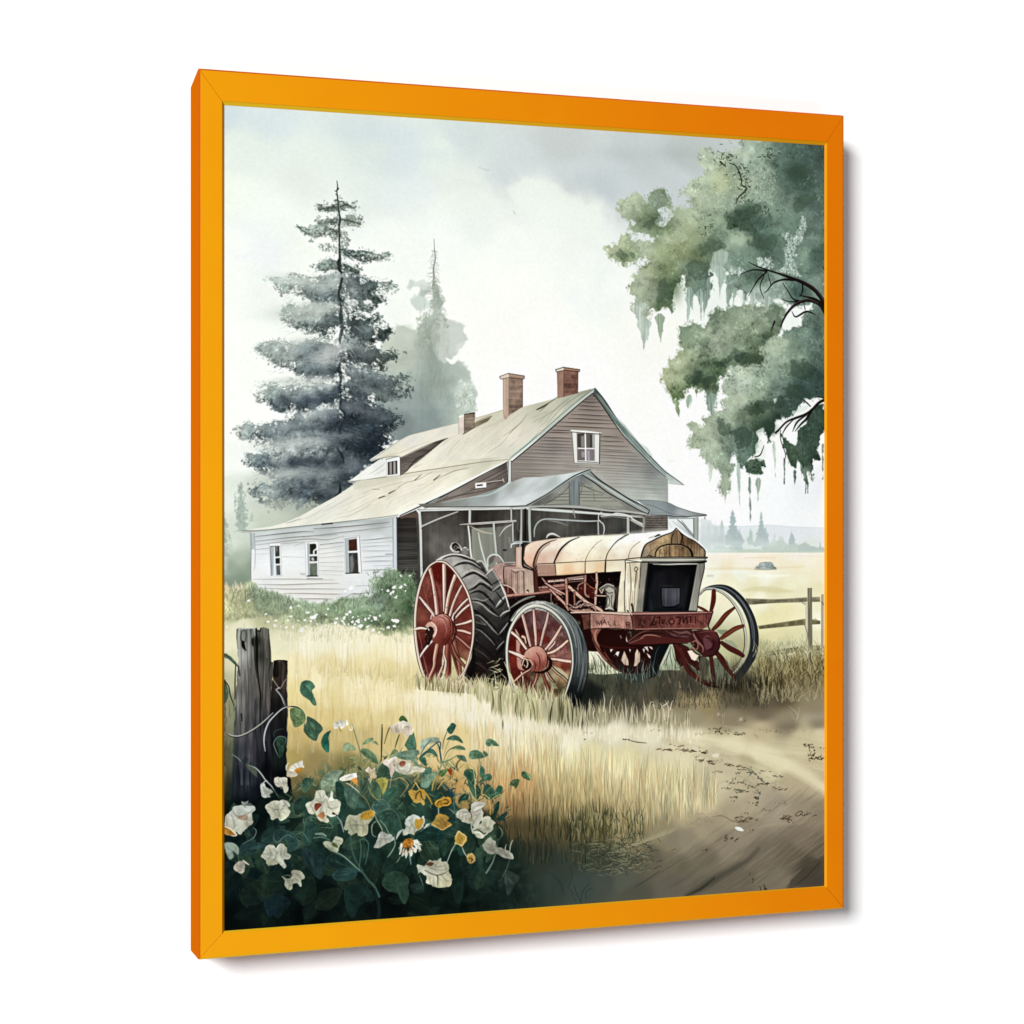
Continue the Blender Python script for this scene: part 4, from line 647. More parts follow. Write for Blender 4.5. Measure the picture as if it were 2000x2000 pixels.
    # pediment roof edges
    line(C6(140,1480,300,1400,430,1310,560,1220,680,1165,740,1145),[1.6,2.4,2.4,2,2,1.6],'232322'); line(C6(170,1478,330,1385,470,1290,600,1210),[1.4,2.2,2.2,1.4],'8c9a9d',a=.9)
    poly(C6(655,1190,740,1145,760,1170,900,1290,1060,1380,1200,1470,1300,1530,1290,1568,1180,1520,1000,1410,840,1290),cols=[(1150,925,'8d9694'),(1200,960,'a0a7a4'),(1250,990,'8b9391')],soft=1.2)
    line(C6(740,1165,820,1240,960,1330,1100,1420,1220,1480,1300,1530),[1.6,2.4,2.2,2.2,2,2],'262624'); line(C6(660,1195,780,1270,900,1360,1060,1450,1180,1520,1280,1565),[1.6,2.2,2.2,1.8,1.6,1.6],'2c2c2a'); line(C6(690,1190,800,1255,1000,1385,1150,1470,1270,1545),[1,2,2,2,1],'bfc6c3',a=.8); line(C6(720,1180,860,1280,1060,1400,1200,1490),1,'55595a',a=.7)
    line(C6(1283,1570,1300,1530),2,'2a2624')
    line(C6(170,1492,400,1492,640,1500,900,1530,1080,1545,1280,1572),[2.4,3.4,4.6,4,3,1.6],'a9aaa6'); line(C6(180,1508,400,1510,640,1520,900,1545,1100,1560,1240,1580),[1,1.6,1.6,1.6,1.2,1],'393735')
    # right side porch roof, post, brace
    poly(C6(1180,1435,1300,1440,1470,1458,1560,1500,1700,1545,1830,1570,1830,1580,1700,1585,1640,1608,1480,1610,1470,1582,1300,1575,1290,1568,1300,1530), cols=[(1260,985,'8b9296'),(1290,1000,'8d9599'),(1330,1005,'a2aaad'),(1370,1005,'8c9394'),(1310,990,'7c858b')], soft=1.3)
    line(C6(1180,1435,1320,1438,1470,1458,1560,1500,1700,1545,1830,1570),1.3,'606867',a=.9); line(C6(1260,1470,1360,1500,1500,1560,1640,1585),[.8,1.4,1.4,1],'5e676d',a=.7); line(C6(1300,1572,1470,1580,1560,1590,1740,1585,1835,1576),[1,1.6,1.6,1.6,2],'454746'); line(C6(1300,1550,1460,1555),1,'6c7375',a=.6)
    line(C6(1480,1610,1640,1610,1750,1598),2,'77807f'); line(C6(1820,1590,1820,1610),1.6,'6a6f70')
    poly(C6(1470,1610,1720,1610,1720,1820,1600,1800,1470,1750), 'dfe4e6', soft=1.2, a=.95); 
    line(C6(1510,1630,1600,1700,1700,1780,1740,1830),[1.5,4,5,5],'bcc6c9'); line(C6(1560,1640,1680,1760),1.2,'8b9597',a=.7); line(C6(1480,1640,1500,1690),2,'b9c3c7',a=.6)
    line(C6(1560,1618,1610,1660,1660,1720,1715,1780),[1.6,3.4,3.4,3],'7d8684'); line(C6(1600,1625,1660,1700,1712,1760),1,'474c4a',a=.8)
    poly(C6(1712,1600,1758,1595,1755,1830,1715,1800),'98a09c',soft=1.2); line(C6(1712,1605,1714,1800),1.2,'565b59'); line(C6(1757,1600,1755,1835),1.2,'6b7270'); line(C6(1735,1600,1736,1810),1.6,'b7bdb9',a=.7)
    # brick wall by the porch
    poly(C6(1255,1580,1470,1582,1472,1800,1255,1800),'6c6560',soft=1.2,tex=[('fine2',.12)])
    for i in range(16): y=1592+i*11; line(C6(1258,y,1340,y+4,1468,y+1),[.7,1.3,.7],'4a4541' if i%2 else '8b837c',a=.6)
    for i in range(18): x=r.uniform(1262,1462); y=r.uniform(1590,1720); line(C6(x,y,x+2,y+14),1,'3f3a37',a=.5)
    # porch posts, rails and ladder frame
    def post(q, w, c='c9cac8'): 
        line(q, [v*1.0 for v in w] if not np.isscalar(w) else w, c); P=np.array(q)+[ (w if np.isscalar(w) else w[0])*.5,0]; line(P.tolist(),1,'3a3634',a=.7)
    post(C5(915,1545,925,1700,930,1932,940,2400),[5.5,5.5,5,5],'c3c5c4'); line(C5(890,1530,915,1560),3,'dddddc')
    post(C5(930,1685,1100,1610,1275,1545),[3.6,3.4,3],'c6c7c4'); line(C5(930,1700,1100,1625,1280,1553),1.1,'2b2826',a=.8)
    post(C5(1390,1525,1388,1640),5.2,'b9bcba'); post(C5(1780,1510,1782,1620),3.6,'b3b4b0'); post(C5(1878,1520,1872,1700,1860,1932),3.4,'9ba09e'); post(C6(90,1520,88,1830),4,'a4a8a5'); post(C6(165,1500,165,1650,172,1825),[5.5,5.5,5.5],'a9aeaa')
    line(C6(125,1520,125,1830),4,'1f1b19',a=.8); line(C6(60,1640,50,1700,80,1740),1.3,'6b6c69'); line(C6(0,1840,60,1825,190,1828),[2.4,2.4,1.4],'aeb3b3')
    post(C5(1300,1665,1400,1660,1600,1645,1820,1632),[2,4,4.2,4.2],'d6d2cb'); line(C5(1300,1672,1550,1664,1830,1642),1.1,'2d2a28')
    poly(C5(1405,1700,1610,1690,1640,2050,1420,2100),'84857c',soft=1.4,tex=[('vert',.05)]); poly(C5(1640,1690,1790,1660,1800,1932,1900,2100,1650,2100),'716f69',soft=1.5,tex=[('vert',.05)])
    post(C5(1375,1680,1390,1800,1400,1932,1430,2060),[3.4,4,4.5,4],'d6dada'); line(C5(1395,1680,1500,1730,1600,1750),[1.5,3,2],'b0a998'); line(C5(1470,1740,1490,1850,1510,1932,1560,2100),[2,3,3.2,3],'c5c8c2'); post(C5(1615,1660,1625,1780,1640,1932),[4.4,4.6,4.6],'b7bcb6')
    line(C5(1665,1775,1720,1700,1780,1665),[1,2.4,2],'c0c1bd'); post(C5(1795,1650,1798,1820),2.6,'c9cbc9'); line(C5(1640,1932,1640,2060),4,'a6aaa4')
    line(C5(1708,1905,1730,1905),3.4,'2d2826'); line(C5(1760,1790,1770,1840),4,'8e8d86',a=.6,soft=3)
    # railing loops behind the bonnet
    line(C6(210,1780,215,1700,250,1640,320,1612,480,1620,700,1632,830,1628),[1.6,2.4,2.6,2.6,3,3,2.4],'a9aeb0'); line(C6(330,1625,430,1640,530,1675),[1,2.4,.8],'8b8d8a',a=.8); line(C6(210,1790,206,1710,245,1640),[1,1.6,1],'7fb3bd',a=.4)
    line(C6(845,1548,820,1570,818,1620,860,1660,870,1710,860,1765),[2.6,2.4,2.2,2.4,2.4,1.6],'c3c7c6'); line(C6(812,1640,816,1765),3,'a5aaab'); line(C6(840,1585,930,1575,990,1558,1100,1580,1150,1620,1230,1660),[2.4,2.4,3,3,3.5,3],'cdcfcd'); line(C6(850,1600,950,1590,1080,1605),1.4,'8f9291')
    line(C6(1095,1600,1095,1755),5.6,'b4b1ad'); line(C6(1118,1610,1118,1750),1.2,'33302e'); line(C6(1130,1575,1230,1590,1245,1640,1235,1745),[3,4,5,4.6],'8e8b83'); line(C6(1120,1620,1180,1650,1235,1680),[3,5,4],'a8a49c'); line(C6(578,1525,595,1600),[3.5,2],'8f8f8b')
    line(C6(325,1790,345,1760,390,1752,450,1780),[2,4,4,1.6],'cfcac6'); line(C6(330,1795,390,1785,455,1795),[2,3.4,1.5],'1f1a18')
    # white wing wall
    wall = C7(290,395,700,345,1100,300,1500,260,1668,235,1672,760,1600,900,1400,1060,900,1080,420,960,295,900)
    poly(wall, cols=[(495,1050,'c3cbcf'),(560,1040,'bcc3c6'),(640,1032,'b4babd'),(740,1022,'a9aeb0'),(760,1040,'c5cacd'),(500,1080,'e6e8ee'),(520,1110,'eceef3'),(570,1090,'eceef2'),(640,1080,'e6e6e6'),(660,1060,'d3d7da'),(740,1060,'dfe3e9'),(700,1100,'e3e4e6'),(740,1100,'dde1e8'),(760,1130,'d6dce4'),
        (520,1140,'dde0e2'),(560,1150,'e3e2e0'),(620,1160,'e4e3e1'),(700,1150,'dfe1e4'),(640,1175,'dcdcd8'),(720,1170,'d5dadd'),(500,1130,'e8e8e8')], soft=1.2, tex=[('hfine',.012)])
    for q,c in [(C7(330,425,560,400,760,380,885,378),'77716d'),(C7(330,470,700,430,1100,405),'8e8b89'),(C7(880,352,1200,330,1600,290),'6f6a67'),(C7(330,505,800,450,1000,455,1170,420),'a19c9a'),(C7(780,430,1200,380,1620,330),'9d9a99'),(C7(330,545,460,535),'88827e'),(C7(580,492,790,478),'a09a97'),
        (C7(580,615,790,618),'c3bebb'),(C7(940,502,1160,478),'4d4844'),(C7(930,545,1160,512),'98928d'),(C7(935,590,1160,560),'b7b1ac'),(C7(935,625,1165,605),'b7b1ac'),(C7(935,670,1160,665),'b0aaa4'),(C7(930,745,1170,750),'a39d96'),(C7(1330,462,1480,448,1625,430),'8f8c8b'),(C7(1330,525,1450,515,1600,510),'b9bbbd'),
        (C7(1340,560,1480,560,1620,560),'b5b6b7'),(C7(1560,590,1625,590),'3c3837'),(C7(1350,625,1500,612,1625,610),'a9abad'),(C7(1340,660,1500,655,1640,655),'9c9ea0'),(C7(1450,700,1625,695),'a39d9c'),(C7(1345,745,1500,738,1600,740),'9d9e9f'),(C7(300,828,560,826,800,828,1080,835),'b9b5b2'),(C7(820,822,965,822),'3f3b38'),
        (C7(360,875,600,880,900,870,1120,865),'a69f98'),(C7(1280,890,1420,885),'8e8984'),(C7(400,912,640,920,900,918,1200,922),'a9a39c'),(C7(600,960,800,962,1100,968,1350,960),'a89b90'),(C7(730,1010,900,1012,1060,1014),'94867a'),(C7(1180,985,1350,960,1450,950),'a9a9a5'),(C7(760,775,800,780),'544e4b'),(C7(700,510,800,480),'b5b1ae'),
        (C7(1330,490,1500,480,1620,470),'c5c8cb'),(C7(330,590,460,585),'d3d5da'),(C7(940,705,1160,710),'cac6c1'),(C7(940,780,1150,790),'cfccc8')]:
        line(q,[.6,1.6,1.4,.6],hx(c)*.86,a=.9); line([(x,y+2.4) for x,y in q],[.5,3.4,.5],c,a=.16,soft=4)
    line(C7(212,385,700,340,1100,300,1500,262,1660,238),[1.6,2.6,3,3,2.4],'b1b8bb'); line(C7(205,372,400,366,700,333,1100,291,1500,246,1680,220),[2,1.2,1.2,1.3,1.3,1.2],'6c706c',a=.9); line(C7(960,310,1060,300),2.2,'3b3834'); line(C7(205,378,280,386,300,390),[3,3.4,2],'b9bcb8')
    poly(C7(287,395,318,390,325,540,295,550),'b2bcc4',soft=1.2); line(C7(288,398,292,560,290,820),[1.4,1.2,.8],'7e868b'); line(C7(322,395,330,560,328,690,318,740),[1.2,1.2,1,.6],'8f9194',a=.8)
    poly(C7(1632,250,1664,240,1672,715,1632,725),'c3cbd6',soft=1.2); line(C7(1630,255,1632,720),1.1,'6f6e70',a=.8); line(C7(1666,238,1672,760),1.5,'4a4543')
    # wing windows
    def win(fr, inn, glass, cs):
        poly(fr,'e9ebef',soft=1.2); P=fr; line(P+[P[0]],.9,'9b9da0',a=.7,sm=False)
        poly(inn,'aab2b8',soft=1.2)
        for g,c in zip(glass,cs): poly(g,c,soft=1.3,tex=[('fine2',.15)])
    win(C7(462,490,572,485,580,795,478,795), C7(475,520,560,515,568,790,485,790), [C7(508,520,556,517,560,610,512,622),C7(512,632,562,628,563,682,514,680),C7(530,700,566,697,568,785,535,785)], ['4b504c','3b403d','6b6f6d'])
    line(C7(510,622,565,616),2.4,'f0f2f4'); line(C7(512,690,568,686),2.4,'f0f2f4'); line(C7(512,520,515,790),[2,5],'dfe5ee'); line(C7(473,520,484,790),1.2,'6d757a'); line(C7(475,518,560,515),1.1,'4b4f50'); blob(540.,1072.,2.5,6,'a99aa2',.6)
    win(C7(800,480,925,470,930,800,812,805), C7(820,490,915,480,918,795,828,798), [C7(845,490,912,484,914,592,848,592),C7(848,612,915,610,915,660,850,660),C7(846,680,914,676,916,790,848,795)], ['3c3b33','4a4a44','6d756a'])
    line(C7(845,492,900,486,914,510,910,540,885,560,884,592),[1.5,3,3,3,3,3],'eff0f2'); line(C7(845,601,916,599),3,'f0f2f4'); line(C7(845,668,918,664),3,'f0f2f4'); line(C7(916,480,918,600),2.4,'f0f2f4'); line(C7(830,490,836,800),3,'a9aeb2',a=.6); line(C7(822,797,918,796),1.8,'302d2b')
    poly(C7(860,625,880,620,890,650,865,655),'d6dadb',a=.8,soft=2)
    win(C7(1168,430,1312,415,1335,768,1180,775), C7(1180,450,1290,440,1308,768,1190,770), [C7(1212,458,1288,445,1292,555,1215,562),C7(1214,582,1296,578,1304,768,1220,768)], ['54362e','4c4746'])
    line(C7(1212,570,1300,566),3.2,'eef0f3'); line(C7(1180,450,1192,770),2.2,'9aa0a4',a=.8); line(C7(1178,445,1295,428),[1.4,1.4],'8e9092'); line(C7(1314,418,1335,765),1.2,'8b8e91',a=.8); line(C7(1186,772,1312,768),1.8,'35302e')
    poly(C7(1222,620,1250,590,1262,700,1250,765,1225,765),'8d9390',a=.7,soft=4); poly(C7(1262,590,1290,585,1296,640,1270,640),'3b4248',a=.8,soft=3)
    poly(C7(1100,1000,1200,900,1260,920,1240,1010,1160,1040),'d9dce2',a=.6,soft=8)

# ---------------------------------------------------------------- meadow, road
def paint_ground():
    n = [(435,1170,'c3c29c'),(470,1175,'aab08c'),(520,1200,'b3b491'),(440,1210,'d2cfae'),(560,1215,'c2bf9c'),(465,1225,'dedbbd'),(560,1245,'e2dec2'),(640,1250,'ebe6cd'),(700,1245,'ece6cc'),(780,1240,'ece5ca'),(432,1260,'e3dfc2'),(600,1262,'f1ecd7'),(680,1268,'f2edd8'),(780,1270,'f0e8cc'),
      (580,1300,'e9deb4'),(640,1302,'e8daaa'),(700,1300,'ecdfb2'),(640,1312,'dccf9f'),(760,1310,'dccd98'),(700,1312,'dfd2a2'),(800,1330,'d8c893'),(620,1330,'efe6c0'),(700,1330,'f0e7c6'),(760,1345,'ece1b8'),(820,1350,'ede3c2'),(432,1330,'b4b394'),(440,1290,'cdcba9'),(445,1380,'8b8b70'),(440,1420,'787a61'),(590,1350,'ddcc90'),(640,1360,'e2d19a'),(700,1360,'e9dcb0'),(750,1370,'ecdfb5'),
      (820,1375,'f0e6ca'),(880,1365,'efe7d2'),(580,1400,'cfba7a'),(640,1400,'d3be7e'),(700,1400,'d8c486'),(760,1400,'dcc88c'),(820,1410,'e2d3a2'),(860,1400,'ece0bf'),(930,1400,'ede6d2'),(1000,1412,'efe8d8'),(570,1440,'bda66a'),(640,1440,'bfa96d'),(700,1440,'c3ae74'),(760,1440,'cbb67c'),(570,1480,'a89459'),
      (620,1490,'948254'),(680,1500,'7d7549'),(560,1530,'7b6c44'),(590,1550,'5e5a3c'),(820,1460,'d9c188'),(860,1470,'d8be84'),(900,1440,'dcc78f'),(940,1440,'e5d7ae'),(1000,1440,'e9dfc3'),(880,1500,'cfb47a'),(850,1530,'bd9c63'),(900,1530,'c0a166'),(940,1500,'ceb67c'),(960,1540,'bb9f6c'),(1000,1480,'d8c593'),
      (1040,1450,'e6dcba'),(1060,1490,'d3c391'),(1020,1530,'b89d69'),(980,1580,'97784f'),(1040,1570,'97815a'),(1000,1620,'5f5238'),(1040,1620,'5d5136'),(960,1640,'2f3529'),(1020,1660,'353a2e'),(1060,1680,'363d33'),(1000,1700,'2b3833'),(1080,1720,'3e4a45'),(1040,1740,'33433c'),(980,1740,'1c2a25'),(900,1650,'1a2925'),
      (700,1600,'1f3029'),(500,1600,'0f1717'),(450,1700,'10201e'),(600,1760,'0b1312'),(800,1740,'0f1b18'),(460,1800,'080e0e'),(900,1750,'14211d'),
      (1110,1448,'ece5cd'),(1218,1489,'ddd3a6'),(1150,1480,'ded4a8'),(1298,1516,'d8cea6'),(1080,1520,'c5b583'),(1137,1540,'baa97a'),(1200,1540,'c3b488'),(1250,1540,'cbbf93'),(1245,1575,'b5a57c'),(1290,1560,'bfb28b'),(1339,1550,'c9c09a'),(1379,1570,'c0b190'),(1340,1590,'aa9c7a'),(1100,1580,'8d7d55'),(1164,1590,'8f8158'),
      (1110,1620,'595238'),(1164,1630,'5f5a3c'),(1220,1610,'8f8058'),(1245,1640,'84785a'),(1290,1620,'8f8465'),(1312,1640,'857a66'),(1137,1670,'434a3b'),(1180,1680,'4a4d3e'),(1137,1731,'47544f'),(1180,1720,'50574f'),(1218,1718,'5c6055'),(1240,1690,'625f50'),(1271,1677,'6a6453'),
      (1271,1432,'e0d8bf'),(1200,1425,'e4dcc6'),(1140,1420,'e0d9c5'),(1100,1412,'cbc4aa'),(1352,1446,'d6ccac'),(1320,1480,'d9cfad'),(1433,1459,'d6cca8'),(1514,1494,'d2c8a4'),(1480,1470,'d8ceaa'),(1568,1435,'c5b895'),(1487,1427,'bdae8d'),(1600,1432,'cabf9e'),(1595,1489,'bbad8c'),(1560,1460,'c8bb98'),(1541,1411,'8d806a'),(1600,1412,'8a7f6c'),
      (1460,1483,'b3a786'),(1420,1490,'bdb194'),(1541,1529,'b2a486'),(1600,1530,'b4a688'),(1514,1570,'a19481'),(1450,1540,'b5a98c'),(1400,1530,'c5ba9b'),(1460,1570,'aa9d84'),(1430,1590,'a6997f'),(1568,1583,'948672'),(1600,1590,'8b7d69'),(1460,1623,'8f826f'),(1379,1618,'9c8f77'),(1340,1640,'8b806c'),(1568,1637,'7f7160'),(1487,1664,'766b5d'),
      (1379,1677,'766c5b'),(1420,1650,'887c6a'),(1320,1690,'6e6756'),(1379,1731,'6b6457'),(1312,1731,'69645a'),(1440,1720,'6d6457'),(1580,1691,'554d41'),(1514,1718,'7a7061'),(1600,1660,'6f6354'),(1540,1670,'6f6456'),(1600,1725,'524c44'),(1240,1745,'59594e'),
      (1218,1341,'4a4a3e'),(1180,1330,'4f5242'),(1240,1310,'3f4843'),(1180,1310,'4f5a4a'),(1200,1290,'9fa386'),(1180,1285,'c5c7a6'),(1298,1349,'524e40'),(1350,1340,'504a3f'),(1340,1368,'897a5c'),(1380,1372,'94845f'),(1433,1368,'6a604f'),(1487,1354,'5a5243'),(1440,1340,'45412f'),(1530,1350,'60563f'),(1540,1330,'6f6142'),(1590,1330,'84754f'),(1590,1370,'8b7f66'),
      (1352,1400,'948a70'),(1271,1395,'8e8568'),(1200,1380,'66614e'),(1300,1410,'b0a688'),(1430,1395,'8a7d65'),(1490,1390,'7a6d59'),(1250,1370,'5c5647'),(1150,1350,'35372e'),(1140,1390,'6f6c50'),(1180,1400,'a0987a'),
      (1370,1275,'7f8a6c'),(1400,1270,'b7b48c'),(1480,1280,'aaa57c'),(1500,1300,'6c6445'),(1560,1300,'75683f'),(1600,1290,'8f8359'),(1520,1280,'a59f78'),(1580,1275,'b0aa84'),
      (1370,1090,'eee6da'),(1400,1082,'f1e9de'),(1461,1083,'f1e8dd'),(1560,1083,'f0e9df'),(1500,1095,'eee4d0'),(1580,1100,'efe8d6'),(1420,1111,'ebdfc6'),(1500,1108,'ebe0c6'),(1560,1112,'ece2c4'),(1390,1118,'ebecdc'),(1440,1122,'eceddd'),(1497,1126,'efefdd'),(1560,1128,'edeacf'),(1600,1124,'ece4c8'),(1430,1136,'ece8ca'),(1552,1140,'ebe7c8'),
      (1410,1150,'e8e2c4'),(1470,1152,'e3ddba'),(1510,1154,'e0d9b6'),(1560,1156,'e3ddbc'),(1600,1150,'e4ddb8'),(1480,1168,'ecead2'),(1440,1160,'e9e4c8'),(1600,1180,'e7e2c4'),(1534,1194,'e7deb2'),(1560,1200,'eae3be'),(1500,1215,'e3dbad'),(1600,1210,'f0ecd8'),(1515,1245,'dcd4a6'),(1560,1240,'ddd7ac'),(1534,1268,'cdc9a2'),(1600,1250,'e2dcbc')]
    poly([(425,1190),(520,1180),(650,1160),(800,1150),(900,1150),(1340,1150),(1368,1080),(1635,1080),(1635,1840),(425,1840)], cols=n, soft=2, p=4.2, tex=[('med',.015)])
    # far field bands
    for q,w,c,a in [(C8(560,945,800,940,1100,945,1300,935,1600,920),[2,4,4,3,1],'dcc79c',.5),(C8(560,780,1000,778,1830,774),1.4,'f7f1ea',.9),(C8(960,830,1150,822,1290,826,1200,834),[1,2,2,1],'d9c8ae',.6),(C8(1400,810,1600,806,1830,810),[1,3,2],'e8ddd2',.6),
        (C8(930,1180,1100,1160,1300,1175,1480,1190),[3,10,12,4],'cfc698',.6),(C8(560,980,900,975,1100,985,1400,960),[3,8,6,2],'eff2e8',.5),(C8(1000,1015,1200,1020,1450,1015),[2,7,2],'f8f8f0',.7),(C8(1300,970,1600,950,1830,960),[2,4,3],'f0e6cc',.5),(C8(560,1020,620,1020),1.6,'a8a59a',.8)]: line(q,w,c,a=a,soft=5)
    # distant boulder
    poly(C8(1065,945,1080,920,1115,900,1125,880,1180,870,1240,868,1265,880,1280,915,1305,930,1308,947,1180,952), cols=[(1480,1105,'b9bfbf'),(1495,1100,'a3abac'),(1510,1105,'8d9797'),(1490,1110,'8f9898'),(1515,1110,'a5abac')], soft=1.3, tex=[('fine2',.16)])
    for q in [C8(1120,905,1130,880,1200,872),C8(1250,872,1262,905,1270,930),C8(1080,935,1160,915,1230,930),C8(1180,880,1200,930)]: line(q,1,'6f797a',a=.7)
    line(C8(1070,950,1180,955,1305,950),1.2,'8d8b76',a=.8)
    # field stream and clumps behind the cart wheel
    spray(C8(1110,1700,1600,1650,1600,1800,1110,1820), 90, 'a3ab8c', 'leaf', (0,), .4, ang=90, spread=20)
    r = np.random.default_rng(52)
    for i in range(46):
        x = r.uniform(1110,1610); y=r.uniform(1740,1800); line(C8(x,y,x+r.normal(0,10),y-r.uniform(15,60)),[1.8,.5],r.choice(['8a9678','9aa383','7c8a6e']),a=.6,sm=False)

def paint_fence():
    for q,c in [(C8(970,1262,1300,1272,1640,1250,1775,1245,1778,1295,1640,1298,1300,1308,1000,1330),'8a836a'),(C8(1105,1560,1500,1500,1640,1478,1780,1505,1775,1535,1600,1545,1120,1590),'7d7556'),(C8(1115,1840,1600,1775,1775,1768,1780,1812,1600,1825,1120,1890),'8f8a6a')]:
        poly(q,c,soft=1.4,tex=[('horz',.12),('fine2',.14)])
    for q,c in [(C8(970,1262,1300,1272,1640,1250,1775,1245),'bdb9a2'),(C8(1000,1330,1300,1310,1775,1297),'6c684f'),(C8(1120,1592,1600,1548,1775,1538),'5f5a42'),(C8(1105,1560,1500,1500,1640,1480),'b0aa8a'),(C8(1120,1890,1600,1828,1780,1815),'5f5c45'),(C8(1115,1840,1600,1776),'b5af90')]: line(q,1.1,c,a=.8)
    poly(C8(1618,1300,1645,1290,1650,1850,1618,1860),'c5c3ac',soft=1.3,tex=[('vfine',.05)])
    poly(C8(1640,1150,1685,1150,1692,1932,1680,2060,1642,2060),'837d66',soft=1.3,tex=[('vfine',.14)]); line(C8(1640,1150,1644,1900),1,'cbc9b4',a=.7); line(C8(1686,1150,1692,1932),1.2,'6f6d58',a=.8)
    poly(C8(1790,1220,1815,1215,1818,2050,1790,2050),'a3a18c',soft=1.3,tex=[('vfine',.08)]); line(C8(1790,1225,1790,1950),1,'76745f',a=.7); line(C8(1795,1300,1812,1330),2,'6b6955')
    line(C8(1585,1310,1615,1325),3,'a6a18b'); line(C8(1610,1550,1640,1650,1620,1760),[1.5,1.2,.6],'6f6b4f'); line(C8(1720,1480,1775,1530),2,'6b664c',a=.6)

def paint_shrubs():
    n = [(440,1150,'d3cfa6'),(470,1150,'c0bf97'),(450,1180,'b6b68e'),(500,1150,'8f9d84'),(510,1170,'74866b'),(520,1190,'7d8c70'),(480,1190,'a9ab84'),(560,1170,'90a089'),(600,1180,'869a80'),(580,1200,'8a9a79'),(650,1190,'839a7a'),(640,1210,'8d9b79'),(700,1180,'869b80'),(700,1200,'6f8767'),(740,1180,'7f9482'),(730,1210,'5f7658'),
         (760,1190,'6f8566'),(770,1140,'7d9576'),(780,1160,'68815f'),(800,1150,'5f7a57'),(800,1190,'4c6847'),(760,1215,'5f7454'),(800,1215,'6d7e5c'),(600,1225,'aab08c'),(500,1215,'b9bb96'),(660,1225,'8d977a'),(560,1215,'a9af8a'),(740,1232,'8d936e'),(800,1235,'9aa07c')]
    top = C7(30,900,150,930,240,900,290,850,330,870,380,930,430,950,500,950,600,970,680,1010,760,1010,860,1060,960,1060,1060,1040,1150,1010,1240,1020,1330,990,1420,1000,1450,930,1420,850,1500,800,1560,760,1640,740,1690,760,1720,790,1800,800,1850,900,1850,1280,1780,1330,1600,1340,1400,1300,1200,1260,1000,1250,800,1250,640,1240,400,1170,200,1200,30,1230)
    poly(top, cols=n, soft=16, rag=[('fine',6),('fine2',5)], tex=[('clump',.10),('fine2',.10)])
    spray(top, 3400, n, 'leaf', (0,0,1), .5, ang=95, spread=40, nz=('clump',.3), jit=.14)
    r = np.random.default_rng(61)
    for i in range(900):
        x = r.uniform(30,1850); yt = np.interp(x,[30,290,500,900,1300,1450,1640,1850],[930,870,960,1060,1000,860,750,820]); y = yt+r.uniform(10,420)*(r.random()**.8)
        if y > 1330: continue
        k = notes(n, T(C7(x,y)))[0]*r.choice([.72,.85,1.12,1.3]); line(C7(x,y,x+r.normal(0,10),y-r.uniform(14,46)), [1.4,.5], np.clip(k,0,1), a=.5, sm=False)
    for i in range(170):                            # twigs over the wall
        x = r.uniform(1400,1850); y = r.uniform(760,1000); line(C7(x,y,x+r.normal(0,22),y-r.uniform(10,50)),[1.5,.5],r.choice(['5e7a58','7f987a','46603f','8fa587']),a=.7,sm=False)
    for i in range(110):
        x = r.uniform(270,700); y = np.interp(x,[270,700],[900,1030])+r.uniform(-10,60); line(C7(x,y,x+r.normal(0,16),y-r.uniform(14,46)),[1.3,.4],r.choice(['6d7d66','8fa088','57684f']),a=.6,sm=False)
    for p in [C7(1320,960,1380,1000,1430,990),C7(1500,920,1530,1000,1560,1100,1545,1260),C7(1180,1000,1260,960,1320,980),C7(120,890,140,960),C7(1400,840,1450,820,1500,790),C7(1540,770,1600,750,1650,735)]: line(p,[.6,1.2,.8],'6f7a66',a=.7)
    for x,y in [(60,870),(140,860),(160,880),(195,870),(50,900),(120,890)]: line(C7(x,y-14,x+8,y+45),[1.5,3,1][:2],'e6cdb5',a=.8,soft=2)
    fl = [(270,1028,14),(430,1155,12),(452,1222,14),(515,1220,14),(668,1095,15),(742,1076,10),(668,1172,14),(520,1270,13),(640,1215,10),(830,1148,15),(905,1158,12),(890,1188,26),(800,1218,13),(850,1225,14),(765,1298,26),(690,1275,14),(625,1280,12),(1015,1108,12),(1225,1138,17),(1192,1158,18),
          (1250,1188,12),(1100,1200,15),(1160,1205,18),(1170,1243,12),(1088,1235,18),(1244,1232,16),(1305,1225,20),(1366,1210,14),(1400,1198,13),(1415,1172,9),(1456,1192,22),(1505,1172,10),(1425,1222,8),(1320,1268,20),(1388,1278,13),(1440,1310,20),(1498,1335,13),(1578,1285,18),(1645,1210,26),(1672,1215,18),(1518,1292,9),
          (1640,1265,14),(1630,905,20),(1700,910,20),(1740,880,12),(1705,798,10),(1785,795,10),(1530,800,9),(1578,938,16),(1605,968,14),(1630,942,14),(1525,920,8),(1655,1000,12),(1222,915,22),(1175,938,14),(1268,1290,12),(1270,1250,14),(570,1270,8),(1000,1160,9),(735,1215,9),(810,1275,9),(910,1250,9),(60,1275,8),(1750,940,8),(1300,1175,7),(1540,1300,8),(1210,1250,8)]
    for x,y,s in fl:
        for k in range(3):
            dx,dy = r.normal(0,s*.33,2); line(C7(x+dx-s*.3,y+dy,x+dx+s*.3,y+dy+r.normal(0,s*.25)),[s*.16,s*.24],r.choice(['f6f5f4','e6e2e2','ffffff']),a=.9,sm=False)
    for i in range(60):
        x,y = r.uniform(450,1800), r.uniform(1170,1330); line(C7(x,y,x+r.normal(0,4),y+3),[1.6,1.6],'ece9e4',a=.6,sm=False)
    # shrub feet fading into the meadow
    for i in range(240):
        x = r.uniform(560,1830); y=r.uniform(1270,1400); line(C7(x,y+r.uniform(10,50),x+r.normal(0,5),y-r.uniform(5,30)),[1.6,.6],r.choice(['b8b48c','a5a67f','cfc79c','d9d0a8']),a=.45,sm=False)

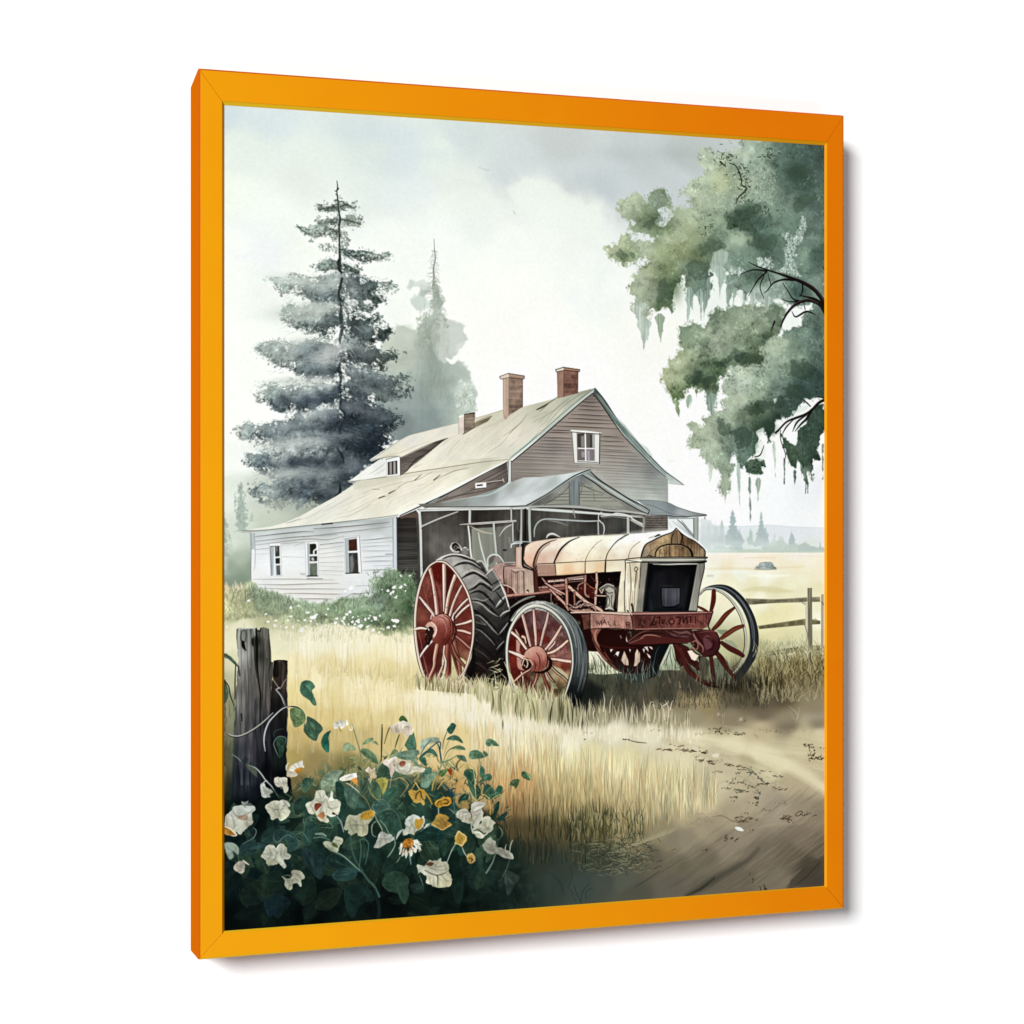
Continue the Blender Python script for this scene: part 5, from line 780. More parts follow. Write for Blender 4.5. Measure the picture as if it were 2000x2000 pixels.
def paint_meadow():
    r = np.random.default_rng(9)
    cols = ['f6f0dc','e2cf97','d3b877','efe6c4','c9ab6a','f3ecd2','dcc58a','bfa871']
    for i in range(900):                            # long soft upright strokes
        x = r.uniform(560,1100); yb = r.uniform(1290,1500)
        if x < 640 and yb > 1480: continue
        top = 1235+max(0,(x-800))*.42
        if yb-20 < top: continue
        H = r.uniform(24,80); y0 = max(top, yb-H)
        k = hx(cols[r.integers(len(cols))]); t = np.clip((yb-1380)/160,0,1); k = k*(1-t*.28)
        line([(x,yb),(x+r.normal(0,1.5),(yb+y0)/2),(x+r.normal(0,3),y0)],[2.4,2,.6],k,a=r.uniform(.12,.4),soft=2.2,n=3)
    for i in range(70):
        x = r.uniform(580,800); y=r.uniform(1250,1330); line([(x,y),(x+r.uniform(4,14),y+r.uniform(40,130))],[.8,2.2],'dcc99a',a=.3,soft=2)
    for i in range(150):
        x = r.uniform(620,860); y=1308+(x-620)*.14+r.normal(0,8); line([(x,y),(x+r.normal(0,3),y-r.uniform(8,26))],[2,.5],r.choice(['cdbb84','bdb184','d9c692','b5a878']),a=.5,soft=1.6)
    for i in range(2100):                           # reeds by the road
        x = r.uniform(930,1400); yl = np.interp(x,[930,1000,1110,1218,1300,1400],[1420,1440,1462,1480,1500,1520]); yh = np.interp(x,[930,1000,1110,1218,1300,1400],[1560,1600,1640,1650,1615,1580])
        yb = r.uniform(yl+30,yh); H = r.uniform(20,70); t = np.clip((yb-yl)/(yh-yl),0,1)
        base = notes([(1000,1450,'eadfb8'),(1100,1480,'e3d8a8'),(1218,1500,'e2d8ac'),(1000,1540,'c09d68'),(1100,1550,'bda875'),(1218,1570,'b5a477'),(1300,1540,'d0c597'),(1350,1560,'c9c19b'),(1000,1600,'74512f'),(1060,1620,'5c5638'),(1164,1630,'706a40'),(1240,1620,'968a5f'),(1300,1600,'a39876'),(940,1600,'4d4025')],T([(x,yb-H*.4)]))[0]
        k = base*r.choice([.72,.86,1.05,1.2]); 
        if r.random() < .12: k = base*[1.07,.92,.84]
        tuft(x,yb,H,r.normal(0,4),2.3,np.clip(k,0,1),r.uniform(.3,.65))
    for i in range(300):
        x = r.uniform(1110,1260); y = r.uniform(1585,1650); c = r.choice(['39422f','55563a','2c3628','7a7350','a3997a']); line([(x,y),(x+r.normal(0,5),y-r.uniform(10,32))],[2,.5],c,a=.6,sm=False)
    for i in range(420):                            # matted tuft at the verge
        x, y = r.normal(1205,36), r.normal(1672,20); 
        if y > 1712: continue
        d = r.uniform(-.6,3.6); L=r.uniform(8,26); line([(x,y),(x+L*math.cos(d)*.7,y-L*math.sin(d)*.5),(x+L*math.cos(d),y-L*math.sin(d)*.6+3)],[1.4,1.2,.5],r.choice(['27332a','3f4a37','6f6d52','8b866b','4d5440','9a9377']),a=.55,n=3)
    for i in range(60): x = r.uniform(1230,1310); line([(x,1655-(x-1230)*.35),(x+r.uniform(10,30),1640-(x-1230)*.35)],[1,.5],'a39b80',a=.4,sm=False)
    blob(1090,1690,70,30,'3c4a42',.5)
    for i in range(260):                            # dark reeds under the reeds
        x = r.uniform(960,1150); y = r.uniform(1610,1690); line([(x,y),(x+r.normal(0,4),y-r.uniform(14,50))],[2.4,.5],r.choice(['1c2a22','2c3a2c','4a442c','5f4a30','6b6244']),a=.45,n=2)
    for q in [C16(100,1880,60,1800,40,1740),C16(90,1880,100,1800,150,1730),C16(130,1850,130,1790,180,1760),C16(60,1870,20,1800),C15(1650,1560,1750,1650,1800,1780),C15(1700,1700,1680,1800),C15(1850,1500,1870,1600,1840,1700),C15(1900,1780,1830,1700),C15(1600,1650,1500,1750),C16(480,1760,560,1710,660,1640)]: line(q,[.6,1.2,.8],'24322c',a=.7)

def paint_road():
    r = np.random.default_rng(15)
    for i in range(420):                            # brush drag following the curve of the track
        u = r.uniform(0,1); x = r.uniform(1290,1600); y = r.uniform(1560,1745)
        if y < 1700-(x-1240)*.5: continue
        L = r.uniform(24,80); line([(x,y),(x+L*.55,y-L*.33),(x+L,y-L*.75)],[1,4,1],r.choice(['8d816e','5b5346','a3977f','4f483d','786d5c','978b76']),a=r.uniform(.05,.16),soft=4,n=3)
    for i in range(160):
        x = r.uniform(1300,1600); y = 1440+(x-1300)*.16+r.normal(0,16); L = r.uniform(30,90); line([(x,y),(x+L*.5,y+L*.06),(x+L,y+L*.2)],[1,5,1],r.choice(['e3d9ba','c2b592','d9cfae','b0a282']),a=.16,soft=5,n=3)
    line(C16(860,640,1100,700,1300,760,1500,830,1700,930,1860,1040),[6,16,22,24,24,20],'e2d8b6',a=.7,soft=14); line(C16(900,800,1200,800,1400,870,1560,960),[3,7,7,3],'a39678',a=.3,soft=9)
    line(C16(850,1820,1000,1740,1100,1680,1200,1620,1300,1560,1380,1480),[6,16,14,10,8,3],'4a473d',a=.6,soft=12); line(C16(860,1815,960,1770,1060,1690),[2,5,3],'33332b',a=.6,soft=4)
    poly(C16(1590,1760,1650,1670,1720,1610,1800,1560,1870,1520,1870,1600,1780,1680,1700,1740,1620,1780),'514b3f',a=.75,soft=12,rag=[('fine2',4)]); line(C16(1640,1750,1740,1670,1830,1570),[1,2.4,1],'38342b',a=.6); line(C16(1590,1750,1680,1650,1780,1570),[1,1.4,.6],'3d392f',a=.6)
    line(C16(1300,1340,1500,1300,1700,1290),[2,6,2],'a4967e',a=.4,soft=6); line(C16(500,1740,620,1680,800,1570,900,1490),[1,2,1.6,.6],'55514a',a=.4,soft=3)
    blob(1540,1420,60,10,'6d6353',.35); blob(1590,1400,34,9,'a79c89',.5); blob(1480,1375,70,16,'5d5343',.5); blob(1360,1370,30,6,'a1906a',.6)
    line(C16(590,370,640,360),2.4,'6a5a35',a=.8); line(C16(870,430,950,405,1040,415),[1,3,1],'a8956d',a=.6,soft=3)
    # debris: twigs, clods, small stones
    def scribble(cx, cy, w, h, n, c, a=.8):
        for i in range(n):
            x = cx+r.uniform(-w,w); y = cy+r.uniform(-h,h)+ (x-cx)*.05; L = r.uniform(.15,.5)*max(w,10)
            line(C16(x,y,x+L*.4,y+r.normal(0,h*.35+2),x+L,y+r.normal(0,h*.3+2)),[1,1.7,.8],c,a=a,n=3)
    for cx,cy,w,h,n,c in [(140,635,34,5,5,'5a4836'),(120,683,12,3,3,'6b5540'),(635,618,46,6,6,'5c5038'),(715,760,80,7,16,'75604e'),(830,765,60,6,10,'6b5747'),(940,775,62,8,16,'3a3223'),(780,732,60,9,9,'8d7c6a'),(905,740,40,10,6,'92826e'),(1010,845,70,14,14,'5d4435'),(940,820,36,20,6,'8a7966'),
        (1190,872,60,8,8,'4f4536'),(1260,885,60,5,6,'5a5040'),(1080,915,40,8,6,'7c6a58'),(1280,915,70,14,9,'4a5048'),(1330,930,40,12,6,'46554f'),(1420,918,44,8,6,'6f6a5b'),(1500,950,60,5,6,'5c5a4c'),(1390,970,30,16,8,'4b4f45'),(1420,1005,60,7,10,'3f4036'),(1170,1000,34,7,7,'5e5546'),(1250,1000,34,10,8,'4d4a3e'),
        (1340,1028,40,8,8,'4a4d42'),(1255,1058,56,10,12,'41413a'),(1140,1040,34,9,6,'5c5242'),(1370,1080,20,26,9,'4b5149'),(1370,1110,24,10,7,'41443b'),(1530,1045,50,10,8,'4b4a40'),(1195,1102,30,9,7,'43453c'),(1190,1130,12,6,3,'4f4f45'),(1340,1150,34,12,8,'4c4a3f'),(1545,1135,50,22,9,'857b6b'),(1440,1195,34,8,5,'6a6457'),
        (1205,970,20,8,4,'6c6455'),(1290,1220,14,6,4,'6b4c3a'),(1260,1250,60,9,11,'5c4132'),(1250,1275,50,10,10,'553b2d'),(1360,1265,40,8,5,'6e6350'),(1575,1265,55,14,14,'4e3c2c'),(1575,1240,24,6,4,'5a4635'),(1630,1288,14,3,2,'5a4a38'),(1175,1410,46,14,10,'4e3b2c'),(990,1488,20,7,5,'5a4030'),(1325,1343,16,4,3,'5a4434'),
        (1560,1340,50,14,6,'857969'),(1740,725,40,18,10,'4f4128'),(1760,755,26,12,6,'3f3622'),(1785,810,54,22,14,'564832'),(1800,820,40,12,8,'2f2818'),(1850,750,30,6,5,'4a4232'),(1060,610,50,10,9,'675940'),(1090,635,24,12,8,'44402f'),(1230,645,48,7,10,'4b4534'),(1150,630,20,12,6,'69604b'),(960,645,70,16,9,'a79c80'),
        (1125,505,12,12,4,'a79a84'),(1260,542,36,12,9,'786a55'),(1520,625,30,6,6,'7d705a'),(1420,620,40,6,6,'8f826a'),(1660,618,50,4,5,'a1947a'),(1360,650,14,24,5,'a29678'),(1330,1700,14,26,5,'414639'),(1390,1640,30,20,6,'7a7564'),(1410,1760,34,24,10,'3d4335'),(1090,840,20,10,5,'8f816d')]:
        scribble(cx,cy,w,h,n,c)
    scribble(1290,1000,190,60,26,'8d8270',.4); scribble(1000,1260,130,46,46,'958b74',.4); scribble(940,1290,100,30,20,'7f7764',.35); line(C16(1040,1245,1120,1240,1200,1280,1320,1285),[.8,1.4,1.6,.8],'5f5646',a=.6)
    line(C16(398,683,440,686),[2.2,1.8],'2f2a20'); line(C16(440,690,500,704,572,711),[.9,1.6,.8],'4d4433'); line(C16(1320,895,1350,930),[1,1.4],'4b5a55')
    poly(C16(1208,1325,1225,1318,1255,1325,1272,1345,1262,1352,1225,1345),'dcdcd8',soft=1.4,sm=True); line(C16(1210,1335,1240,1350,1268,1354),1,'6f675c',a=.7)
    blob(1403,1395,3,3,'b8ad9b',.8); blob(1447,1405,5,4,'c9bfaf',.6); poly(C16(1040,795,1090,785,1090,810,1060,815),'e6dfcb',a=.7,soft=4,sm=True); poly(C16(900,730,940,735,930,750,890,748),'ddd4c0',a=.7,soft=4,sm=True)
    # small cursive signature
    ink = '3a3328'
    line(C16(1688,1206,1670,1210,1652,1224,1648,1236,1662,1240,1684,1232,1700,1216,1694,1206,1684,1204),1.2,ink,a=.9); line(C16(1684,1222,1700,1236,1712,1236,1716,1222),1.1,ink,a=.9)
    line(C16(1716,1222,1714,1234,1726,1232,1732,1220,1734,1232,1744,1224,1760,1218),1.1,ink,a=.85); line(C16(1732,1210,1734,1211),1.4,ink,a=.8); line(C16(1775,1243,1790,1234,1804,1238),[.7,1.2,.8],ink,a=.8)
# ---------------------------------------------------------------- the tractor
RD = dict(a='5a2320', b='7a322b', c='94493f', d='b37267', e='c89688', f='d9b9ac', k='1d1211', n='3a1a18')

def spoke(q, w, base, lit=None, ink='2a1513'):
    line(q, [v+2.2 for v in w], ink, a=.85); line(q, w, base)
    if lit: line([(x-.5*w[0]*.4, y) for x, y in q], [v*.42 for v in w], lit, a=.8)

def paint_tractor():
    r = np.random.default_rng(33)
    poly(C12(730,110,800,40,1100,310,1110,520,1190,560,1100,420,960,300,780,190),'2a1513',soft=2)
    # dark belly and the rear far wheel seen under the frame
    poly(C12(1080,310,1240,300,1240,500,1900,520,2100,520,2360,560,2200,1000,1900,1060,1700,1060,1480,960,1350,800,1215,780,1150,560), '2c1210', soft=1.6)
    poly(C12(1215,790,1340,790,1420,870,1560,990,1640,1060,1400,1080,1220,1060), cols=[(1160,1285,'e6e3cd'),(1190,1300,'cfd0b2'),(1160,1310,'b9c0a0')], soft=2)
    for q in [C12(1250,800,1290,900,1320,1050),C12(1300,800,1370,880,1440,1020),C12(1240,1000,1300,1010,1330,1060),C12(1380,850,1430,960,1500,1050),C12(1340,830,1420,960,1450,1060)]: line(q,[.5,1.3,.8],'3c3d30',a=.8)
    # far rear wheel
    ctr = C11(320,1760)[0]
    for q in [C11(60,1700,200,1790,260,1932),C11(0,1720,60,1850,200,1932),C11(100,1720,190,1810,150,1932)]: line(q,4,'3c1a17')
    for q,c in [(C12(1540,840,1580,790,1610,790,1580,880),'ded6d6'),(C12(1620,920,1670,780,1720,900,1725,965,1680,960),'c5ab98'),(C12(1730,760,1750,760,1745,800),'e9e5e0'),(C12(1785,960,1800,830,1830,755,1850,790,1840,850),'c9b3a4'),(C12(1790,975,1850,870,1870,840,1860,920,1820,970),'cdb8a8'),(C12(1490,760,1530,760,1500,800),'cfc4c0'),(C12(1900,755,1925,755,1922,810),'e7e0dc'),
        (C11(500,1700,545,1690,560,1760),'c9b6ae'),(C11(560,1690,600,1700,612,1730,590,1720),'e6dddd'),(C11(530,1770,580,1810,595,1850,560,1830),'cdb9ae'),(C11(440,1760,470,1800,480,1880,430,1890,380,1932,350,1932,400,1860),'b79f8c')]: poly(q,c,soft=1.2)
    for q in [C12(1590,1000,1620,880,1640,770),C12(1740,1010,1735,880,1700,770),C12(1760,1030,1790,900,1790,770),C12(1870,990,1880,880,1880,770),C12(1690,1030,1650,950,1560,840),C12(1480,800,1560,920,1660,1020,1800,1060,1900,1020)]: spoke(q,[2,2.4,3],'2f1513')
    line(C12(1350,790,1470,930,1600,1030,1700,1060),[4,4,3,2],'6b2c25'); line(C12(1420,800,1520,940,1620,1040),[2,2.4,1.6],'9a5a44',a=.7)
    poly(C11(560,1932,600,1760,680,1670,830,1650,800,1760,700,1860,660,2060,560,2100),'17191b',soft=1.4); line(C11(690,1690,650,1780,620,1932),[1,2,1.6],'4b5356',a=.8)
    poly(C11(700,1932,760,1800,830,1655,860,1660,900,1800,960,1932,950,1990,690,1990),cols=[(1300,1280,'b9bfa8'),(1310,1300,'9fa88c')],soft=1.6)
    for q in [C11(840,1670,800,1800,740,1932),C11(840,1700,830,1800,860,1932),C11(850,1690,880,1830,930,1932),C11(820,1760,790,1850,780,1932)]: line(q,[.6,1.4,.8],'2f3630',a=.85)
    # far front wheel (right)
    rim = C11(1200,1070,1230,960,1330,930,1440,920,1550,940,1660,1000,1760,1090,1840,1220,1900,1380,1925,1540,1932,1700,1920,1850,1880,1990,1810,2080,1700,2130,1560,2130,1400,2090,1250,1990,1150,1850,1060,1700)
    # tyre as ring: outer minus inside view
    ring_o = C8(470,1230,500,1170,560,1140,640,1120,730,1122,830,1160,930,1240,1010,1340,1070,1460,1105,1580,1115,1700,1100,1830,1060,1932,1010,2000,940,2050,860,2080)
    line(C8(480,1212,520,1168,600,1142,700,1138,785,1165,868,1225,945,1312,1000,1410,1042,1525,1060,1640,1062,1760,1045,1860,1005,1950,955,2030,895,2100,830,2150),[2.5,4,7,10,14,16,17,17.5,18,18,18,18,17,17,15,10],'33373c')
    line(C8(640,1122,740,1130,840,1175,930,1250,1005,1350,1065,1470,1100,1600,1108,1720,1095,1840,1060,1930,1000,2010),[1,2,3,3.4,3.4,3,3,3,3,3,2],'24272b',a=.9)
    line(C8(560,1150,660,1132,760,1150,860,1215,940,1300,1010,1420,1050,1540,1066,1660,1060,1790),[1.5,3,3.4,3.6,3.4,3,3,3,2],'747a7d',a=.75,soft=2); line(C8(870,1230,950,1330,1010,1450,1040,1580,1050,1700),[1,1.6,1.6,1.6,1],'a3a8a8',a=.5)
    line(C8(465,1250,485,1200,540,1160,620,1158,700,1180,780,1235,860,1320,920,1420,960,1530,985,1660,985,1780,960,1890,920,1970,860,2050,780,2105),[1.4,3,3.6,3,3.4,4,4.4,4.6,4.4,4,4,4,3.6,3,2],'a3a49b'); line(C8(480,1230,540,1175,620,1172,700,1200,780,1260,850,1345,905,1445,940,1550,960,1660,960,1780,935,1880,890,1960,830,2010),[1,1.3,1.3,1.3,1.4,1.6,1.6,1.6,1.6,1.6,1.4,1.2,1],'34302c')
    line(C8(560,1150,640,1150,740,1190,830,1270,900,1370,950,1480,985,1600,1000,1720,990,1830),[.8,1.2,1.2,1.2,1.2,1.2,1.2,1,.8],'dededa',a=.7)
    poly(C8(655,1602,770,1600,800,1640,740,1660,700,1650),'7c8068',soft=2,a=.9); poly(C8(740,1700,830,1720,900,1790,840,1800,760,1760),'8f937a',soft=2,a=.8)
    poly(C11(1380,1840,1500,1820,1560,1900,1560,2060,1440,2100,1360,2000),'596459',soft=3,a=.9)
    for q,w,c in [(C8(630,1185,625,1290,600,1400),[7.5,9,5.5],'6a2d24'),(C8(850,1365,760,1440,680,1540,620,1600),[3.4,8,8,5],'6e3023'),(C8(945,1560,860,1590,770,1650,715,1690),[5,8,8,6],'7a3c28'),(C8(715,1740,800,1800,880,1840,945,1880),[6,9,9,6],'5f2a22'),(C8(660,1850,720,1920,770,2010),[8,9,6],'5c241e'),(C8(600,1880,610,1970,612,2060),[5,6,5],'5b241f'),(C8(480,1900,500,2000),[5,4],'3f1b17')]:
        spoke(q,w,c)
    for q in [C8(612,1190,604,1290),C8(840,1375,740,1460,650,1560),C8(940,1560,850,1600,760,1662)]: line(q,[1,1.8,1],'9b5a43',a=.8)
    poly(C11(870,1660,960,1650,1060,1700,1160,1860,1240,1960,1200,2000,1060,1900,960,1950,900,1860),'4a1f1b',soft=1.5)
    line(C16(800,0,830,80,880,170,940,240,1010,285,1090,306),[8,9,9,8,7,5],'42201b'); line(C16(815,20,850,100,900,180,960,240,1040,285),[1.5,2,2,2,1.5],'8c5a49',a=.6)
    poly(C16(1055,110,1110,95,1165,150,1195,225,1150,285,1070,290),'6f735f',soft=3,a=.9)
    for q_ in [C16(1080,60,1130,140,1205,235),C16(1035,80,1045,170,1060,275),C16(990,70,965,120,935,170)]: spoke(q_,[7,7,5],'5b2721'); line(C11(900,1680,980,1780,1010,1900,1060,2010,1200,2110,1400,2160),[6,7,7,7,5,3],'5d2722'); line(C11(1060,1760,1120,1840,1160,1860),[1,2,1],'efe6dc'); poly(C11(1050,1750,1110,1740,1190,1800,1140,1870,1100,1850),'e6cfc0',soft=1.4)
    poly(C11(1210,1830,1260,1820,1330,1880,1300,2060,1220,2060,1190,1932),'5d574a',soft=2)
    # axle and far hub
    poly(C11(1090,1500,1200,1480,1330,1480,1420,1510,1460,1600,1460,1700,1420,1790,1340,1830,1240,1810,1160,1740,1090,1660),cols=[(1380,1245,'5c2a2b'),(1395,1260,'4a2124'),(1360,1255,'4b2020'),(1400,1235,'6d3a38')],soft=1.4)
    line(C11(1220,1530,1320,1500,1410,1530,1450,1620,1440,1720,1380,1800,1280,1815),[2,2,2,2.4,2.4,2,2],'1c0e0f'); line(C11(1210,1520,1320,1498,1400,1515),[1.5,3,1.5],'7d4a49',a=.9); line(C11(1260,1600,1330,1580,1380,1640,1360,1720,1300,1740),[1.4,2,2,2,1.4],'271213'); line(C11(1250,1590,1300,1560,1360,1600),[1,3,1],'865458',a=.7)
    poly(C11(1240,1580,1300,1590,1360,1660,1350,1700,1290,1740,1260,1690),'6e4048',soft=2); line(C11(1100,1500,1170,1620,1240,1700,1240,1760),[3,4,3,2],'8b6058'); line(C11(1130,1490,1200,1600,1260,1680),[1,1.6,1],'1f0f10')
    line(C11(1110,1640,1150,1620,1180,1660,1170,1720,1120,1730,1105,1690,1130,1660),[3,3,3,3,3,2,2],'8a5e55'); line(C11(1125,1655,1155,1650,1160,1690,1140,1700),1.4,'1c0d0d'); line(C11(1090,1720,1160,1780,1210,1800),[2,3,2],'3a1a18')
    # cross member and steering gear under the frame
    poly(C11(260,1480,700,1475,1100,1470,1120,1520,1090,1640,700,1660,340,1700,290,1660,270,1560),cols=[(1240,1240,'35201d'),(1280,1240,'4b2623'),(1330,1245,'4f2927'),(1240,1260,'3c1715'),(1300,1255,'461e1d')],soft=1.4)
    poly(C11(300,1650,400,1580,520,1540,700,1560,900,1590,1080,1590,1090,1640,860,1650,600,1660,380,1690),'5b2926',soft=1.5)
    for q,w,c,a in [(C11(265,1490,270,1560,290,1640),[3.4,3,2],'d0c8c0',1),(C11(290,1640,380,1570,480,1510,600,1480),[2.4,2.4,2.4,2],'7d4b42',.9),(C11(290,1660,400,1620,500,1580),[.8,1,.8],'a9857a',.8),(C11(460,1590,520,1550,620,1550,710,1570),[1.5,2.4,2.4,1],'a5705c',.9),(C11(300,1670,340,1690,370,1695),[1,1,.6],'a9857a',.7),
        (C11(480,1540,600,1520,760,1530),[1,2,1],'1a0c0c',.9),(C11(780,1490,850,1540,960,1560,1060,1570),[2,5,5,3],'6d4648',.9),(C11(860,1495,960,1520,1040,1510,1090,1540),[1,4,5,2],'7b5554',.9),(C11(790,1485,860,1570,980,1585),[1,1.5,1],'1a0c0c',.9),(C11(910,1540,940,1560,1000,1540),[1,1.4,1],'1a0c0c',.8),(C11(300,1700,600,1670,1050,1650),[1.5,2,1.5],'1d0c0b',.9),(C11(310,1520,330,1510,340,1570),[2,3,2],'6b5a4c',.8)]: line(q,w,c,a=a)
    poly(C12(1240,500,1340,480,1390,495,1330,580,1320,660,1380,780,1480,900,1440,900,1340,800,1270,640,1260,560),'8a5648',soft=1.4)
    poly(C12(1390,495,1700,520,1690,660,1740,700,1940,700,1900,740,1500,745,1400,740,1330,660,1335,580),'2e1210',soft=1.4); line(C12(1340,700,1500,740,1800,740),[2,4,3],'4a1a17'); line(C12(1270,570,1300,680,1400,820,1520,940,1640,1050),[1,1.6,1.6,1.6,1],'1c0d0c'); line(C12(1340,500,1300,560,1310,640,1360,730),[2,3,3,1],'b0826d',a=.8)
    line(C12(1620,590,1632,620),2.4,'8b7a72',a=.8)
    # far rear fender / driver post region, gearbox
    poly(C9(1020,420,1100,330,1180,300,1260,290,1330,280,1400,250,1480,240,1500,310,1610,350,1640,640,1560,660,1280,690,1230,520,1150,380),cols=[(970,1110,'a9857e'),(990,1110,'b38f87'),(1005,1130,'a5847a'),(1010,1150,'a68b7e'),(1025,1130,'b39b8e'),(960,1100,'bfa39b'),(985,1150,'6b4843'),(1030,1150,'b59f8c')],soft=1.4,tex=[('fine2',.08)])
    poly(C9(1050,350,1110,300,1180,260,1250,250,1270,290,1250,400,1250,520,1200,500,1150,420,1110,340),'a98982',soft=1.6,tex=[('fine2',.1)]); line(C9(1250,300,1245,400,1255,540),[1.4,2,1.4],'2a1916'); line(C9(1255,300,1340,290,1420,300),[1,1.6,1],'5b3a34'); line(C9(1250,250,1400,245),[1.2,1.4],'d0b9b0')
    poly(C9(1240,540,1330,540,1390,640,1290,665),'5c3029',soft=1.5); line(C9(1225,530,1300,545,1360,580,1405,640),[2.6,2.8,2.4,2],'cbb3a4'); line(C9(1230,545,1310,560,1385,640),1,'2b1614')
    for i,x in enumerate([1300,1345,1380,1420,1460,1500,1540]): line(C9(x,350+i*2,x+3,500,x+2,630),[.8,1.4,1],'5e463f' if i%2 else 'cdb5a6',a=.75)
    line(C9(1340,340,1400,380,1460,345,1510,390),[1.2,2,1.6,1.2],'6b564b'); line(C9(1350,335,1420,345,1490,340),[1,1.6,1],'d6c5ba'); line(C9(1500,360,1505,640),1.6,'3f2b27',a=.8)
    line(C9(1550,600,1556,625),[4,3],'2c1a14'); line(C9(1545,618,1553,628),2.4,'e5d6c8'); 
    poly(C9(1400,60,1480,50,1480,320,1400,300),'c5a79a',soft=1.4); line(C9(1400,60,1398,290),1.2,'6d534c'); line(C9(1440,90,1440,280),2.5,'d7c0b5',a=.7)
    line(C9(1340,60,1350,20,1400,8,1480,5),[2.4,3,2.6,1.6],'c8cfd0'); line(C9(1490,20,1485,150,1490,290,1540,320,1610,345),[4,4,3.6,3,2.4],'1b1413')
    line(C9(1110,330,1160,420,1220,530,1270,640),[3,3,3,3],'c7a9a0'); line(C9(1120,330,1230,530),1,'5a3b37',a=.8)
    # lamps and levers
    line(C9(600,20,585,60,620,105,680,115),[3,4.6,4.6,2.4],'d3d1cb'); line(C9(600,10,650,5,700,50,720,90,760,60,800,90),[2.4,3,3,3,3,2.4],'c8c5bf'); poly(C9(600,20,650,0,700,60,690,100,640,100,600,60),'2a2624',soft=1.4,sm=True); line(C9(622,58,640,40,662,50,660,72,640,80,626,66),1.4,'8c8a85'); line(C9(676,58,690,66),2.4,'a5a39e')
    poly(C9(730,70,790,70,800,140,760,160,720,120),'7f7c76',soft=2); line(C9(590,50,620,105,660,112),1,'4a4642',a=.7)
    line(C9(1050,300,1045,230,1060,180,1110,150,1170,155,1210,190,1245,240),[2,2.4,2.4,2.8,2.8,2.6,2],'ccd0ce'); poly(C9(1062,200,1110,165,1160,170,1130,220,1070,280),'6a6561',soft=2); poly(C9(1130,180,1200,190,1235,240,1120,245),'8f817b',soft=2)
    line(C9(905,250,930,230,975,235,1010,290,1030,340),[2,2.6,2.6,2.4,1.4],'b9bab4'); poly(C9(920,260,970,245,1020,330,1010,380,930,290),'55524d',soft=2); line(C9(850,190,880,210),2,'aeb0aa')
    # bonnet
    top = C10(470,700,490,560,580,500,760,470,950,450,1200,430,1500,415,1780,400,1932,395,2000,390)+C11(560,252,760,232,840,215,905,195,930,215,1000,290,1100,340,1200,410,1250,460,1270,500,1265,570,460,570,440,600,20,620)+C10(1500,745,870,772,640,780,590,860,480,800)
    poly(top, cols=[(1030,1070,'ead2bf'),(1035,1090,'ddb49c'),(1035,1110,'c79683'),(1060,1070,'dcc9b8'),(1060,1090,'cfab98'),(1075,1095,'dcc0ae'),(1090,1065,'dccabb'),(1085,1085,'d3b5a3'),(1110,1065,'f2ead6'),(1120,1075,'fbf6e4'),(1110,1095,'f1dfc3'),(1100,1105,'e0c6a8'),(1150,1060,'f3ecda'),(1160,1075,'f5efdc'),(1150,1095,'eeddc0'),
        (1180,1060,'ece3d0'),(1180,1080,'e4d6bd'),(1180,1095,'e0d0b4'),(1200,1060,'efe9d9'),(1210,1075,'f7f2e5'),(1200,1090,'dccfb6'),(1230,1055,'faf7ee'),(1235,1070,'efe7d8'),(1230,1088,'d9cab5'),(1250,1050,'fefdf8'),(1250,1070,'f3ecdf'),(1240,1085,'d8c8b4'),(1290,1045,'fffefa'),(1315,1040,'fdfbf4'),(1350,1060,'f0eee6')], soft=1.3, tex=[('fine',.02)])
    line(C10(700,600,900,540,1200,500,1500,475,1700,455),[6,14,18,16,8],'fffdf2',a=.45,soft=12); line(C11(60,420,250,340,500,300,760,250),[8,18,16,6],'ffffff',a=.7,soft=14)
    # side skirt panels
    poly(C10(635,785,855,772,872,932,650,938),'a88274',soft=1.3,tex=[('med',.06)]); poly(C10(870,775,1240,750,1235,905,882,930),cols=[(1090,1105,'ecd3b2'),(1110,1118,'dfb991'),(1130,1105,'eedcc0'),(1140,1115,'e0c39c')],soft=1.3); poly(C10(1250,752,1500,740,1490,885,1240,905),cols=[(1150,1105,'e6d4b6'),(1170,1115,'dbbd97')],soft=1.3)
    poly(C10(1510,738,1790,730,1770,880,1505,888)+[],cols=[(1190,1100,'dccdb3'),(1215,1100,'dfd4bf'),(1200,1112,'e8dfc6')],soft=1.3)
    line(C10(640,782,870,772,1240,750,1500,740,1760,730),[1.6,1.6,1.3,1.3,1.4],'57493a'); line(C10(640,792,870,782,1240,760,1500,750),1,'f3e7cf',a=.7); line(C10(650,940,880,932,1240,906,1500,888),[1.6,1.6,1.4,1.4],'38231d')
    line(C10(640,905,860,895),1,'7d5a4e',a=.5); line(C10(885,915,1230,890),[1,1.4],'c6966c',a=.6)
    for q,w,c in [(C10(595,860,600,760,640,640,700,560,790,505,880,478),[6,5,4.4,3.6,2.4,1.2],'5d3a31'),(C10(850,772,870,720,920,620,980,550,1060,490,1170,445),[3,3.4,4,3.6,2.6,1.2],'2b1d18'),(C10(1490,885,1500,740,1530,640,1600,540,1690,460,1790,410),[2.6,2.2,1.6,1.6,2,1.4],'2f2b24'),(C10(1245,905,1245,750,1290,640,1370,540,1450,480),[1.6,1.4,.9,.8,.6],'6d5b4a'),
        (C10(1785,720,1800,640,1850,560,1932,500),[1.4,1.2,1,1],'7b6450'),(C10(1690,470,1740,430,1790,410),[2,3.4,1.6],'6a7464')]: line(q,w,c,a=.95)
